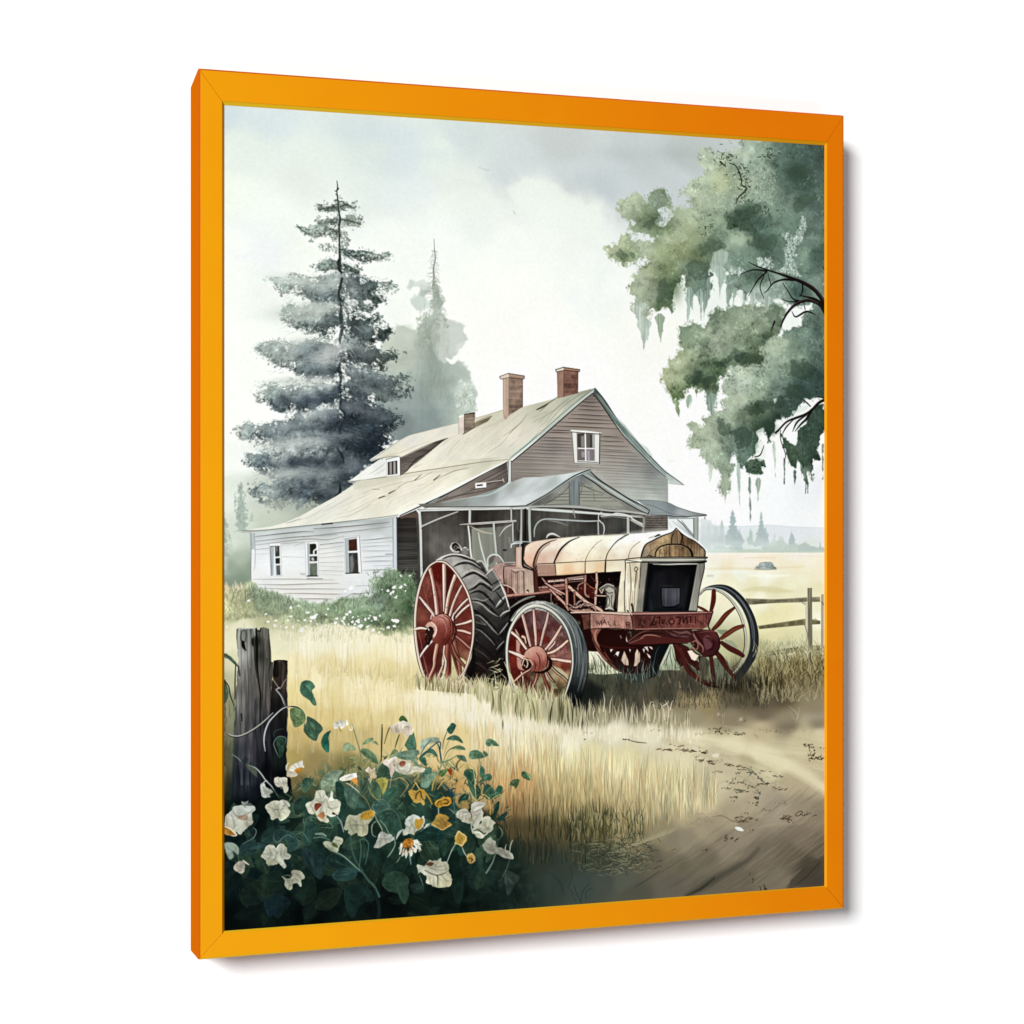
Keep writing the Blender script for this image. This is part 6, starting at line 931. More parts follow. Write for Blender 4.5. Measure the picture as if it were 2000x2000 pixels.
    line(C10(620,850,625,770,660,660,720,580,800,520),[1.6,1.4,1.4,1.2,.8],'231512',a=.8); line(C10(880,770,900,700,960,600,1040,520),[1,1.4,1.2,.8],'c99f85',a=.6)
    poly(C10(590,870,640,860,650,940,660,1130,600,1150,590,1000),'5d322b',soft=1.3); line(C10(597,860,600,1000,605,1150),1.2,'2a1613'); line(C10(470,740,500,790,560,825,590,860),[2.4,3.4,3,2.4],'2a1a16'); line(C10(480,750,530,800,590,830),[1,1.6,1],'d9b8a5',a=.7)
    line(C10(475,690,490,570,580,505,760,475,1000,448,1200,432,1500,416,1780,402),[1.4,1.4,1,1,1,.9,.9,.9],'62564a',a=.8)
    line(C11(0,300,200,288,400,268,600,250,780,228),1,'8c8577',a=.7)
    # engine bay
    poly(C10(640,945,880,935,1240,908,1690,875,1680,1000,1650,1200,1640,1385,1500,1385,1060,1380,1000,1340,860,1240,800,1150,660,1150),'2a1412',soft=1.3)
    poly(C10(1400,895,1690,875,1680,980,1640,1200,1640,1380,1400,1380),'15100f',soft=1.6)
    poly(C10(1160,1040,1230,1000,1240,1160,1180,1200,1150,1120),'5a1f1a',soft=2); poly(C10(1250,1060,1370,1080,1360,1220,1290,1200),'561f1b',soft=2); poly(C10(660,1080,800,1060,990,1040,990,1100,820,1140,660,1130),'8a554d',soft=2)
    line(C10(770,1000,980,975),7,'4a2622'); 
    for i in range(13): x=775+i*16; line(C10(x,995-i*1.3+r.normal(0,3),x+8,1012-i*1.3,x+14,992-i*1.3),1.5,'dcc0b4',sm=False)
    poly(C10(1000,960,1225,930,1228,995,1010,1015),'c9aaa0',soft=1.3); line(C10(1025,975,1220,950),3,'3a1d1a'); line(C10(1020,1000,1215,982),3,'3a1d1a'); 
    for i in range(9): x=1040+i*21; line(C10(x,970-i*2,x+8,978-i*2),1.6,'e3cfc4')
    for q,w,c in [(C10(660,1080,740,1075,990,1045),[3,5,6],'a7766d'),(C10(700,960,760,1030,850,1110,940,1170),[2,4,4,3],'c28f84'),(C10(740,1020,850,1090,1000,1170),[3,4,3],'c9988c'),(C10(800,1100,880,1180,990,1290,1030,1360),[3,4.4,4.4,3.4],'c39387'),(C10(1000,980,1010,1100,1015,1290),[5,5,5],'b98277'),(C10(1040,1070,1150,1170,1270,1270,1420,1350,1460,1380),[6,6,6,6,4],'cba492'),
        (C10(1105,1140,1110,1300),[3.4,3.4],'9a6459'),(C10(1245,930,1240,1080,1245,1160,1290,1200),[4.4,4.4,4,3],'a8756b'),(C10(1385,900,1390,1020,1375,1160,1370,1290),[4,5,5,4],'c7a090'),(C10(1150,1110,1160,1050,1220,1015),[2,2.6,2],'a97b70'),(C10(1255,1020,1310,1070,1370,1100),[1.6,2,1.6],'b1643f'),(C10(1370,1180,1500,1185),[2.4,2.4],'c7a892'),
        (C10(810,1160,805,1260),[3.4,3.4],'b98a80'),(C10(1310,930,1370,1010),[1,1.4],'7d4b43'),(C10(1040,1290,1120,1330,1200,1300,1280,1310),[2,3,3,2],'b08b80'),(C10(1120,1310,1160,1260,1200,1245),[2,3,2],'a98a84'),(C10(1180,1330,1230,1280,1280,1300),[2,3,2],'b6948b'),(C10(1040,1340,1100,1370,1260,1360,1330,1370),[3,4,4,3],'a97f74'),(C10(1290,1290,1350,1330,1380,1370),[2,3,2],'c09a8d')]:
        spoke(q,w,c,None,'1c0e0c')
    for i in range(40): x,y=r.uniform(1050,1340),r.uniform(1290,1370); line(C10(x,y,x+r.normal(0,14),y+r.normal(0,8)),[1.4,1],r.choice(['1f100e','c3a296','7c5048','dcc6ba']),a=.8,sm=False)
    for i in range(26): x,y=r.uniform(820,1000),r.uniform(1110,1300); line(C10(x,y,x+r.normal(0,12),y+r.normal(0,10)),[1.2,.8],r.choice(['1f100e','b58b80','8b5d4d','c6b08b']),a=.7,sm=False)
    for i in range(150):                            # pipes, rods and grime in the engine
        x, y = r.uniform(660,1640), r.uniform(960,1370)
        if y > 1150+(x-660)*.55 and x < 1060: continue
        d = r.choice([0, 1.57, .7, 2.4])+r.normal(0,.15); Ln = r.uniform(8,34)
        line(C10(x,y,x+Ln*math.cos(d)*.5+r.normal(0,3),y+Ln*math.sin(d)*.5,x+Ln*math.cos(d),y+Ln*math.sin(d)),[.8,r.uniform(1,2.2),.6],r.choice(['120a09','5d2a24','9b6a5f','c9a698','3a1b18','74635a']),a=.6,n=3)
    # magneto / pipe
    poly(C10(1415,1090,1520,1025,1600,1050,1640,1100,1630,1200,1600,1340,1560,1370,1500,1340,1510,1180,1480,1110,1450,1150),'6e6a63',soft=1.4,tex=[('fine2',.15)]); poly(C10(1490,1100,1540,1075,1600,1095,1615,1180,1590,1330,1530,1330,1515,1200),'aba79c',soft=1.5,tex=[('fine2',.1)])
    for q in [C10(1420,1090,1470,1050,1530,1025),C10(1450,1150,1430,1100,1480,1070),C10(1500,1120,1540,1150,1590,1140),C10(1530,1180,1550,1240,1540,1310),C10(1580,1170,1570,1260,1580,1320),C10(1620,1110,1625,1200,1600,1320),C10(1490,1100,1520,1200,1510,1290)]: line(q,1.4,'24201e')
    line(C10(1430,1090,1520,1035,1600,1060),1.6,'cfcac0',a=.9); line(C10(1500,1350,1550,1335,1600,1360),[2.5,3,2],'c7c0b2'); line(C10(1420,1100,1450,1150,1470,1100),2,'c4a994'); poly(C10(1640,1060,1660,1070,1640,1350,1625,1340),'8d6d5c',soft=1.5,a=.6)
    # front side post panels
    poly(C11(260,640,470,632,520,900,500,1252,250,1255),'b5ab96',soft=1.5)
    poly(C10(1690,875,1770,870,1760,740,1800,740,1850,720,1932,715)+C11(460,600,450,700,420,900,400,1255,160,1255)+C10(1645,1390), cols=[(1210,1130,'e5dcc6'),(1210,1180,'dcd3bb'),(1225,1120,'d8cbb3'),(1235,1150,'ece4d0'),(1235,1190,'d8cdb4'),(1245,1120,'c8bba3'),(1250,1160,'cdbfa4'),(1245,1190,'a9a28e')], soft=1.3, tex=[('fine2',.05)])
    for q,w,c,a in [(C10(1745,735,1750,880,1740,1050,1735,1230,1745,1385),[2,1.6,1.6,1.4,2],'4c4338',.95),(C10(1775,745,1760,900,1765,1100,1780,1380),[2,3,3,3],'f2ecdc',.8),(C10(1800,760,1815,900,1820,1100,1800,1300,1810,1390),[1.2,1.6,1.6,1.4,1],'5d5141',.85),(C10(1690,880,1660,1080,1645,1385),1.4,'2b2320',.9),(C10(1770,765,1932,755),2.4,'4d4436',.9),(C10(1765,750,1932,742),3,'f4efe2',.9),
        (C11(380,720,390,695,410,695,420,720,400,745,382,735),1.4,'2b2420',.95),(C11(405,745,395,850,380,950),[2.4,2,1],'4b4032',.9),(C11(420,760,410,860,385,1000,375,1240),[1,1.6,1.6,1],'75695a',.8),(C11(455,700,450,900,430,1100,420,1250),[1.4,1.2,1,1],'6f6250',.8),(C11(340,1180,350,1160,365,1250),[1.5,4,4],'221d18',.95),(C11(295,1240,302,1255),3,'221d18',.9),(C11(360,1000,350,1200),[1,1.5],'8d7f69',.7),(C11(250,870,255,1240),1,'57493b',.8),(C11(320,700,330,1000,310,1240),[1,2,1],'b6a78d',.7)]: line(q,w,c,a=a)
    poly(C11(460,640,552,635,530,860,500,1100,485,1250,400,1255,430,1000,455,800),cols=[(1257,1110,'8d857b'),(1255,1150,'938b80'),(1250,1190,'7d7a70')],soft=1.3,tex=[('fine2',.06)]); line(C11(462,640,455,800,440,960),[1.4,1.4,1],'3a332b')
    # radiator front
    poly(C11(552,640,1165,655,1250,640,1260,700,1200,960,1165,1245,485,1250,510,1000),'101012',soft=1.3)
    poly(C11(1165,655,1262,640,1260,720,1200,980,1165,1246,1060,1246,1110,980),cols=[(1370,1110,'7b7871'),(1360,1150,'827f79'),(1352,1190,'8c8a82')],soft=1.3,tex=[('vfine',.08)]); line(C11(1165,660,1110,980,1058,1246),1.4,'1a1918'); line(C11(1262,640,1255,740,1200,980,1168,1240),[2,2,1.6,1.6],'2b2a28'); line(C11(1180,680,1130,960,1080,1230),[1,1.4,1],'a5a39b',a=.6)
    poly(C11(640,760,860,700,1000,760,1060,900,1000,1200,720,1230,560,1230,560,1000),cols=[(1310,1130,'1c1c20'),(1300,1150,'26262c'),(1310,1165,'3a3a42'),(1290,1180,'26282f'),(1330,1180,'2f3038'),(1275,1170,'1d2127'),(1320,1120,'19191c')],soft=14,a=.9,tex=[('vert',.12)])
    poly(C11(725,955,955,960,945,1150,880,1180,750,1195,728,1170),cols=[(1300,1160,'4a4a55'),(1315,1165,'56565f'),(1300,1178,'3d3e48'),(1320,1178,'43444d')],soft=1.8,tex=[('vfine',.12)]); line(C11(720,950,960,950),[2,2],'17171b'); line(C11(735,1190,800,1200,900,1190,950,1160),[2,3.4,3,2],'0a0a0c'); line(C11(715,950,715,1080,730,1190),[3,3,2],'131318'); line(C11(958,960,955,1160),2,'1a1a1e')
    line(C11(770,970,775,1180),1,'6b6b76',a=.6); line(C11(860,960,862,1180),1,'5b5b66',a=.6); line(C11(712,925,850,930),[1,2],'3f3f49',a=.7); line(C11(555,650,530,900,500,1200),[2,5,4],'2b2e34',a=.7,soft=4); line(C11(1060,800,1030,1000,1000,1230),[2,6,5],'24252b',a=.8,soft=5)
    line(C11(580,1100,600,1235),[2,10],'2c3439',a=.7,soft=6); line(C11(490,1248,800,1247,1160,1246),[2,3,2],'1a2126')
    line(C11(615,655,800,660,960,655,1165,655),[1.5,2.6,2.6,1.2],'b9b9ae')
    # top band, pediment (wood-brown)
    ped = C11(465,570,480,500,520,420,600,370,720,310,840,270,880,240,910,220,940,240,1000,300,1120,360,1220,440,1262,490,1265,568)
    poly(ped, cols=[(1262,1080,'8a7a66'),(1280,1065,'a18768'),(1300,1055,'a8906c'),(1320,1045,'85694e'),(1330,1060,'6f563f'),(1350,1070,'7c6349'),(1370,1080,'8f7b62'),(1310,1080,'8d7254'),(1290,1085,'97805f'),(1322,1040,'7a6350'),(1340,1055,'5c4634')], soft=1.3, tex=[('fine2',.14),('vfine',.12)])
    poly(C11(840,290,905,225,960,270,950,400,905,405,840,380),'7f6850',soft=1.5,tex=[('vfine',.15)]); 
    for q,w in [(C11(870,270,850,330,850,410),[1.5,2.4,1.5]),(C11(960,270,985,310,965,400),[2,4,2]),(C11(820,420,825,555),[1,1.4]),(C11(920,285,925,400),[.8,1]),(C11(750,420,760,560),[.8,.8]),(C11(700,480,690,560),[.8,.8]),(C11(1090,430,1090,520),[.6,1]),(C11(560,540,600,470),[.6,.8]),(C11(720,470,700,500,730,540),[.6,1,.6])]: line(q,w,'2c1f15',a=.85)
    for i in range(46): x,y=r.uniform(500,1230),r.uniform(400,560); line(C11(x,y,x+r.normal(0,3),y+r.uniform(8,36)),[.9,.5],r.choice(['4e3a28','b59a76','3b2a1d','c2a988']),a=.4,sm=False)
    line(C11(580,480,640,430,700,390,780,365),[2,4,5,2],'b59b70',a=.6,soft=3); line(C11(690,395,720,385,735,400,770,370),1,'6a5133',a=.7); line(C11(520,440,600,400,620,390),1,'5a4632',a=.5)
    line(C11(640,560,650,500,700,440,780,412,860,405,960,410,1040,440,1090,490,1110,550),[2.4,2.6,2.6,2.6,2.4,2.4,3,5,5],'191310'); line(C11(655,560,668,510,715,455,790,428,880,420,980,428,1050,465,1085,520),1,'a58f6f',a=.7)
    line(C11(540,560,570,545,610,565,640,562),[1,1.6,1.6,1],'1f1711',a=.9); line(C11(920,535,1000,528,1060,540),[1,1.6,1],'6f5a41',a=.7)
    line(C11(465,570,480,500,520,415,600,365,720,305,840,262,880,235,910,205,940,235,1000,290,1120,355,1220,435,1268,490,1266,575),[3,3,3,2.4,2.4,2,2.2,2.6,2.4,2.4,2.4,2.4,2.6,2.6],'120e0c')
    line(C11(450,560,468,490,510,405,600,350,720,290,850,245),[1,1.6,1.6,1.4,1.2,1],'f9f7f1',a=.8); line(C11(910,192,960,240,1040,300,1140,350,1230,420,1280,480),[2,2.6,3,3,2.6,1.4],'f5f4ef')
    poly(C11(460,572,700,568,1000,565,1290,565,1308,575,1270,592,1290,620,1250,636,900,634,460,632),cols=[(1260,1092,'9c968b'),(1300,1092,'7e7a70'),(1370,1092,'6d6a62'),(1300,1097,'a3a095')],soft=1.2)
    line(C11(460,570,800,568,1100,566,1300,570),1.6,'181412'); line(C11(470,600,800,603,1100,600,1260,598),[2.4,3,3,2],'c7c4ba',a=.9); line(C11(460,628,800,634,1100,636,1230,632,1285,620),[2,3,3.4,4.4,3.4],'0f0d0c'); line(C11(1270,592,1300,578),[1.4,1],'2b2926'); line(C11(480,585,900,585,1250,583),1,'57534b',a=.7)
    line(C11(265,600,300,590,460,572),[1.4,2.2,2],'5d5344'); line(C11(300,620,460,612),[4,4.4],'efe9da'); line(C11(270,605,440,628,460,632),[1.2,1.4,1.4],'3f372c'); line(C11(0,610,180,602,270,598),[1.4,1.6,1.8],'6b5f4d')
    line(C11(560,330,640,310,690,300),[1,1,.8],'6c665a',a=.8); line(C11(640,310,680,290,705,290),[2,3.4,2],'26221e'); line(C11(570,320,640,300,660,325),.9,'7d776a',a=.7)
    # chassis rails
    poly(C9(1260,690,1600,640,1840,615,1840,650,1640,660,1290,700),'7d4b45',soft=1.2); line(C9(1290,665,1400,655,1600,640,1830,612),[4,4,3,2.4],'b58479'); line(C9(1290,690,1600,660,1830,635),1.2,'1f1110')
    poly(C9(1280,700,1600,665,1840,640,1840,760,1640,740,1500,800,1360,900,1310,960,1330,840),'211716',soft=1.4); line(C9(1330,820,1450,740,1560,690,1640,672),[2,4,4,2],'7f817c'); line(C9(1345,860,1470,770,1560,720),[1,1.2,1],'0c0808')
    for i in range(50): x,y=r.uniform(1300,1840),r.uniform(650,740); line(C9(x,y,x+r.normal(0,9),y+r.normal(0,4)),[1.2,.7],r.choice(['6b2a26','97645a','120b0a','b8837a']),a=.55,sm=False)
    # front side beam with lettering
    poly(C12(1240,305,1400,300,1750,335,1770,510,1600,500,1400,490,1250,500),cols=[(1160,1210,'a2756b'),(1180,1215,'b0857a'),(1210,1215,'a97a6e'),(1230,1220,'8f5d52'),(1230,1205,'b58d7f')],soft=1.3,tex=[('fine2',.1),('vfine',.1)])
    poly(C12(1750,325,1932,330)+C11(360,1290,1370,1255,1350,1330,1310,1440,1240,1470,700,1470,370,1480)+C12(1780,510),cols=[(1250,1215,'5f3431'),(1280,1210,'6a3a36'),(1300,1220,'7a4641'),(1340,1210,'6f3c38'),(1370,1215,'7d4641'),(1240,1225,'704039')],soft=1.3,tex=[('fine2',.12),('vfine',.1)])
    line(C12(1000,300,1200,295,1500,310,1750,325),[3,4.4,5,5.5],'cfaf9f'); line(C12(1000,312,1240,308,1500,322,1745,338),1.2,'3b211c'); line(C12(1750,320,1770,420,1780,515),[2,1.6,1.6],'311a17'); line(C11(335,1260,350,1290),[3,2],'d6bbae')
    poly(C11(340,1262,900,1260,1370,1252,1365,1275,900,1292,370,1302),'9a6660',soft=1.2); line(C11(340,1260,900,1258,1370,1250),1.2,'3b1f1d'); line(C11(360,1300,900,1290,1360,1275),1.4,'2b1412'); line(C11(345,1275,800,1272,1300,1262),[1,1.6,1],'c29a91',a=.7)
    line(C11(370,1478,700,1470,1240,1466),[3,3,2.4],'a06a5e'); line(C11(370,1486,700,1480,1240,1474),1.4,'180c0b'); line(C12(1250,505,1500,495,1770,518),[1.6,1.6,2],'22110f'); line(C12(1780,515,1800,515),2,'22110f')
    line(C12(1240,305,1240,500),[2,2.2],'1d0f0d'); line(C12(1100,320,1140,400,1150,510),[2,2,2],'2b1512'); poly(C12(1130,330,1230,320,1235,500,1160,515,1150,420),'6b4138',soft=1.6,tex=[('fine2',.2)])
    line(C11(1370,1255,1340,1340,1310,1430,1330,1480),[2,3,3,3],'3d1c1a'); line(C11(1180,1190,1240,1220,1300,1250),[4,6,4],'6b2b26')
    L = '43211c'
    for q in [C12(1315,405,1330,450,1340,410,1355,455,1375,405,1385,450,1390,390),C12(1395,450,1420,390,1445,450),C12(1405,425,1440,425),C12(1465,405,1475,450,1500,465),C12(1545,400,1555,460),C12(1690,420,1700,475,1705,420,1735,425,1730,480),C12(1700,450,1735,452)]: line(q,[1.5]*len(q),L,a=.85,sm=False)
    for q,c in [(C12(1330,420,1350,460),'d0aea2'),(C12(1560,400,1590,470),'c79f91'),(C12(1600,390,1640,480),'c59d90'),(C12(1650,400,1690,490),'c0978a')]: line(q,[1,.8],c,a=.6)
    for q,w in [(C11(470,1440,500,1380,520,1350),1.2),(C11(490,1440,530,1370),1),(C11(440,1420,470,1360),1.4),(C11(590,1425,615,1370,640,1320,600,1410),3),(C11(595,1422,650,1412,655,1380),2),(C11(660,1330,700,1320,690,1400,710,1425),2.8),(C11(730,1350,740,1410),2),(C11(760,1345,750,1400),1.4),
        (C11(810,1370,830,1345,870,1345,885,1370,870,1405,830,1410,810,1385,812,1365),2.4),(C11(900,1330,930,1320,960,1330,950,1400,930,1410),2.8),(C11(990,1315,1000,1400,1015,1350,1040,1320,1045,1400),2.6),(C11(1060,1320,1100,1320),1.6),(C11(1085,1320,1090,1400),2.4),(C11(1145,1315,1150,1400),2),(C11(1170,1360,1220,1400),1.2),(C11(780,1400,800,1420),1.4)]:
        line(q,w,'331512',a=.9,sm=False)
    for q in [C11(470,1380,500,1420),C11(700,1410,740,1425),C11(840,1375,860,1370,865,1390,840,1392),C11(960,1400,1000,1410),C11(1060,1400,1130,1410),C11(1200,1330,1300,1440)]: line(q,[1,1.6,1][:len(q)] if len(q)<4 else 1.4,'a8695c',a=.8)
    # ---- near rear wheel
    poly(C9(380,240,480,165,600,138,720,148,850,200,960,300,1030,400,1110,335,1170,440,1230,560,1285,690,1312,800,1335,880,1320,1000,1290,1150,1250,1400,1220,1600,1180,1750,1120,1850,980,1860,820,1840,740,1700,840,1450,880,1150,860,850,760,530,600,320,470,235),
        cols=[(880,1090,'a5a19c'),(900,1088,'8e8a86'),(930,1105,'6f6c6a'),(890,1105,'b3afaa'),(910,1120,'a19e9a'),(930,1130,'8b8885'),(920,1145,'8d8a86'),(950,1140,'646260'),(940,1160,'5d5c5a'),(960,1160,'72716e'),(930,1175,'6c6a67'),(970,1180,'4d4c4b'),(940,1195,'3c3a39'),(960,1210,'3d3c3b'),(980,1200,'393838'),(940,1230,'2e2b2b'),
        (965,1240,'2b2929'),(985,1230,'222121'),(930,1270,'2d2625'),(960,1280,'221c1c'),(940,1310,'261a19'),(975,1310,'17110f'),(920,1330,'1a1412'),(960,1340,'120e0d')],soft=1.5,tex=[('fine2',.08),('med2',.05)])
    # chevron lugs: shadow gaps, lit ridges
    lug = [(C9(480,205,560,165,660,160,760,190,860,230,950,290),'d'),(C9(620,300,700,262,800,255,900,290,980,340,1030,390),'d'),(C9(720,450,800,400,880,380,960,420,1040,480,1100,540),'d'),(C9(810,600,880,570,940,520,1000,530,1070,580,1120,620),'d'),(C9(830,640,920,610,1000,640,1080,720,1140,790),'d'),
           (C9(850,735,940,730,1020,770,1110,850,1190,940),'d'),(C9(880,890,960,900,1060,990,1140,1080,1190,1160),'d'),(C9(885,1060,960,1090,1060,1170,1130,1240,1160,1320),'d'),(C9(870,1240,960,1300,1060,1380,1130,1470),'d'),(C9(860,1420,960,1470,1060,1560),'d'),(C9(830,1570,940,1610,1060,1680),'d')]
    for i,(q,_) in enumerate(lug):
        line(q,[1.5]+[5-.12*i]*(len(q)-2)+[2],'1c1a1a' if i>1 else '2c2a29',a=.85,soft=1.6)
    for i,(q,c) in enumerate([(C9(430,215,520,165,620,145,740,160,850,205),'e6e2dd'),(C9(600,290,660,250,760,225,860,250,960,320),'b6b2ae'),(C9(700,420,780,370,860,345,960,390,1040,440),'bdb9b4'),(C9(800,570,900,520,950,470,1030,510,1100,560),'aaa7a2'),(C9(840,740,920,750,990,790,1080,870,1180,930),'a5a29d'),
        (C9(875,905,950,925,1040,1010,1120,1100,1180,1160),'8d8b87'),(C9(890,1080,960,1110,1050,1190,1140,1290),'797773'),(C9(880,1330,980,1390,1080,1480),'4f4c49'),(C9(850,1490,960,1540,1070,1630),'4a3f3b'),(C9(830,700,910,710,990,730,1060,700),'8f8c87')]):
        line(q,[1]+[2.8]*(len(q)-2)+[1],c,a=.85,soft=1.6)
    for q,c,w in [(C9(1020,410,1080,350,1110,330),'c9c9c6',3),(C9(1100,620,1160,560,1210,520),'8e8d8a',4),(C9(1080,540,1150,500,1200,470),'3c3b3a',4),(C9(1150,810,1200,740,1260,680),'c3c4c1',4),(C9(1150,840,1220,790,1270,720),'232221',4),(C9(1200,930,1250,880,1320,850),'b9bab7',3.4),(C9(1215,980,1300,900,1330,870),'1c1b1b',5),
        (C9(1190,1150,1240,1090,1300,1010),'9c9c99',3),(C9(1170,1230,1240,1150,1290,1080),'1a1919',5),(C9(1155,1345,1200,1290,1250,1240),'8a8a87',2.4),(C9(1150,1420,1220,1340,1250,1280),'141313',6),(C9(1110,620,1190,570,1240,540),'232222',3),(C9(1170,640,1230,600),'555453',4),(C9(1140,600,1200,680,1240,740),'2a2928',3)]: line(q,[1,w,w*.7],c,a=.9)
    line(C9(1110,350,1170,440,1220,540,1260,640,1300,760,1325,850),[2,3,3,3,3,2.4],'b8b7b4',a=.5,soft=2); line(C9(1215,535,1250,620,1280,690,1310,800),[3,2.4,2.4,3],'dadad6',a=.85)
    line(C9(900,1000,1000,1030),1.2,'a9a8a4',a=.6); line(C9(960,985,1020,1035),[1,1.6],'c9c8c4',a=.5); line(C9(880,850,900,870),4,'141212',a=.9); line(C9(915,865,930,880),4,'141212',a=.9)
    line(C9(860,1290,870,1500,830,1700),[2,8,6],'120f0f',a=.7,soft=3)
    # rear wheel dish
    rimp = [(430,245),(520,262),(600,340),(700,480),(780,650),(835,850),(852,1050),(840,1250),(800,1430),(740,1600),(640,1720),(520,1800),(400,1800),(300,1740),(230,1640),(175,1450),(150,1200),(150,950),(170,720),(220,520),(290,360),(360,270)]
    R = C9(*[v for p in rimp for v in p])
    poly(R, cols=[(850,1110,'6d3029'),(860,1120,'69221d'),(840,1140,'85493f'),(825,1160,'7f4037'),(820,1200,'864a3f'),(840,1180,'7c3d34'),(820,1230,'7d3c32'),(870,1130,'6e2a24'),(880,1150,'8c4a41'),(890,1150,'7c3a33'),(905,1170,'8e4b42'),(915,1200,'7a342c'),(905,1230,'7d3a32'),(915,1260,'6b2f28'),(830,1260,'6c2b28'),(840,1290,'5d2121'),
        (830,1310,'6b2f2b'),(850,1310,'6f3831'),(870,1300,'6b332c'),(880,1290,'6d372f'),(900,1290,'714335'),(890,1320,'a98360'),(860,1330,'8a5b45'),(910,1280,'8c5f4a')], soft=1.4, sm=True, tex=[('fine2',.07),('med2',.1)])
    poly(C9(590,1400,620,1500,660,1650,700,1700,640,1740,590,1700),'c6b78c',soft=1.6); poly(C9(690,1440,740,1460,780,1500,740,1600,720,1640,700,1560),'cdbd92',soft=1.6); poly(C9(480,1410,500,1320,515,1300,500,1500,470,1600,470,1500),'cbbfa0',soft=1.4); poly(C9(440,1640,500,1560,520,1640,500,1780,440,1800),'7d5b46',soft=2)
    poly(C9(360,285,450,262,470,300,480,480,440,520,380,450),'701f1a',soft=2.4,a=.9); poly(C9(530,300,600,360,640,410,600,520,560,700,530,780,520,600),'4c1c19',soft=2.4,a=.8)
    def sp9(q,w,c='a8645a',l='e3c6ba'): spoke(C9(*q),w,c,None,'331513'); P=np.array(C9(*q)); line((P+[-1.2,0]).tolist(),[v*.45 for v in w],l,a=.85)
    sp9((320,330,355,480,390,700,410,900),[8,7,8,9],'a2685c','e6d4cb'); sp9((497,280,500,480,500,700,498,860),[8,8,6,3.5],'a97a6c','eee2d9'); sp9((640,410,590,550,550,700,520,890),[8,7,7,6],'a87c6c','ecdccf'); sp9((722,540,660,660,610,780,570,920),[4.5,4.5,4.5,5],'b68979','f0e4da')
    sp9((815,690,720,780,630,890),[3.6,4.5,3],'c09a8a','f3ebe2'); sp9((830,770,730,850,630,960),[4.4,4.5,3],'c3a090','f1e6dc'); sp9((845,980,760,1010,650,1035),[6,5,3],'bb8f7f','efe2d6'); sp9((650,1100,740,1110,830,1140),[3,5.4,5],'b6867a','e6cdbf'); sp9((630,1160,720,1230,830,1330),[3,4.5,4.5],'94594c','bf8a78')
    sp9((190,680,270,780,350,880,380,930),[3.5,6,5.5,4],'b48c80','efe3dc'); sp9((610,1170,640,1330,690,1550,700,1700),[6,8,7,6],'84503f','a87460'); sp9((540,1290,530,1440,540,1620,560,1790),[7,8,9,9],'8a4238','aa6a5a'); sp9((410,1280,380,1440,370,1560,310,1700,290,1780),[8,7,5,6,4],'a06555','ddb8a4'); sp9((600,1290,650,1420,760,1560),[4,5,4],'7a4033','a3705e')
    sp9((505,1300,495,1400,520,1500,500,1640,460,1720,430,1780),[3,3,4,4,4,3],'c6a495','f0e2d6')
    for q in [C9(300,430,290,500),C9(240,520,260,640,340,900),C9(400,520,440,600,470,880),C9(330,400,280,640)]: line(q,[1,2,1],'b3766a',a=.45,soft=2)
    for q in [C9(230,1400,280,1600,310,1700),C9(180,1130,230,1360)]: line(q,[1.5,2.4,1.5],'b37b6e',a=.6)
    line(C9(470,1560,440,1640,390,1760),[2,3,2],'d6beb0'); line(C9(620,890,600,960,620,980,640,1060),[2.4,3,3,2],'d9ccc6')
    # rim ring
    rr = [(300,1760),(240,1660),(185,1480),(150,1280),(133,1080),(138,860),(168,650),(225,450),(300,310),(380,248),(440,236),(520,255),(620,345),(720,490),(800,650),(850,840),(868,1030),(858,1230),(820,1420),(765,1590),(700,1690),(620,1760)]
    Q = C9(*[v for p in rr for v in p]); line(Q,[5,7,7.5,7,6.6,6.6,6.6,6.4,5,4.6,4.6,5,5.6,6,6,6,5.6,5.4,5,5,5,4],'3a201b'); line(Q,[3.4,4.6,5,4.8,4.6,4.6,4.6,4.4,3.4,3,3,3.4,3.6,3.8,3.8,3.8,3.6,3.4,3.4,3.4,3.4,2.6],'c9b3a4')
    line([(x-.8,y) for x,y in Q],[1,1.6,2,2,2,2,2,2,1.6,1.4,1.4,1.6,1.8,2,2,2,1.8,1.6,1.4,1.4,1.4,1],'f0e6dc',a=.6)
    for q in [C9(400,222,470,180)]: line(q,2,'cfcdc9')
    # hub
    poly(C9(345,950,400,910,480,895,550,920,590,980,610,1080,600,1180,570,1250,500,1285,420,1270,360,1240,340,1100),cols=[(855,1210,'b06a60'),(860,1225,'97493f'),(870,1240,'7f352d'),(875,1250,'6a2822'),(880,1230,'92463c'),(850,1235,'8c3f36'),(862,1205,'c99388')],soft=1.3,sm=True)
    for q in [C9(440,930,500,960,530,1060,520,1180,470,1270),C9(490,915,560,960,580,1080,560,1200,510,1270)]: line(q,[1,1.6,1.6,1.6,1],'4c1e19',a=.8)
    line(C9(460,940,510,1000,530,1100,510,1200),[1,3,3,1],'c5857b',a=.55,soft=2); line(C9(360,935,420,905,490,893,560,925,600,990,612,1090,600,1190),[1.4,1.4,1.4,1.6,1.8,2,1.6],'31120f')
    line(C9(640,920,625,1000,650,1100,630,1180,600,1260),[2,3,4,4,3],'4a201b'); 
    poly(C9(265,1060,290,1010,340,995,390,1030,410,1090,390,1170,350,1200,310,1180),'c79a8d',soft=1.3,sm=True); poly(C9(285,1085,320,1055,360,1070,375,1120,350,1180,300,1270,270,1230,268,1140),'3a211c',soft=1.4); line(C9(310,1070,330,1065,345,1080),3.4,'120a09'); line(C9(270,1150,290,1080,310,1100),2,'dcd6d0')
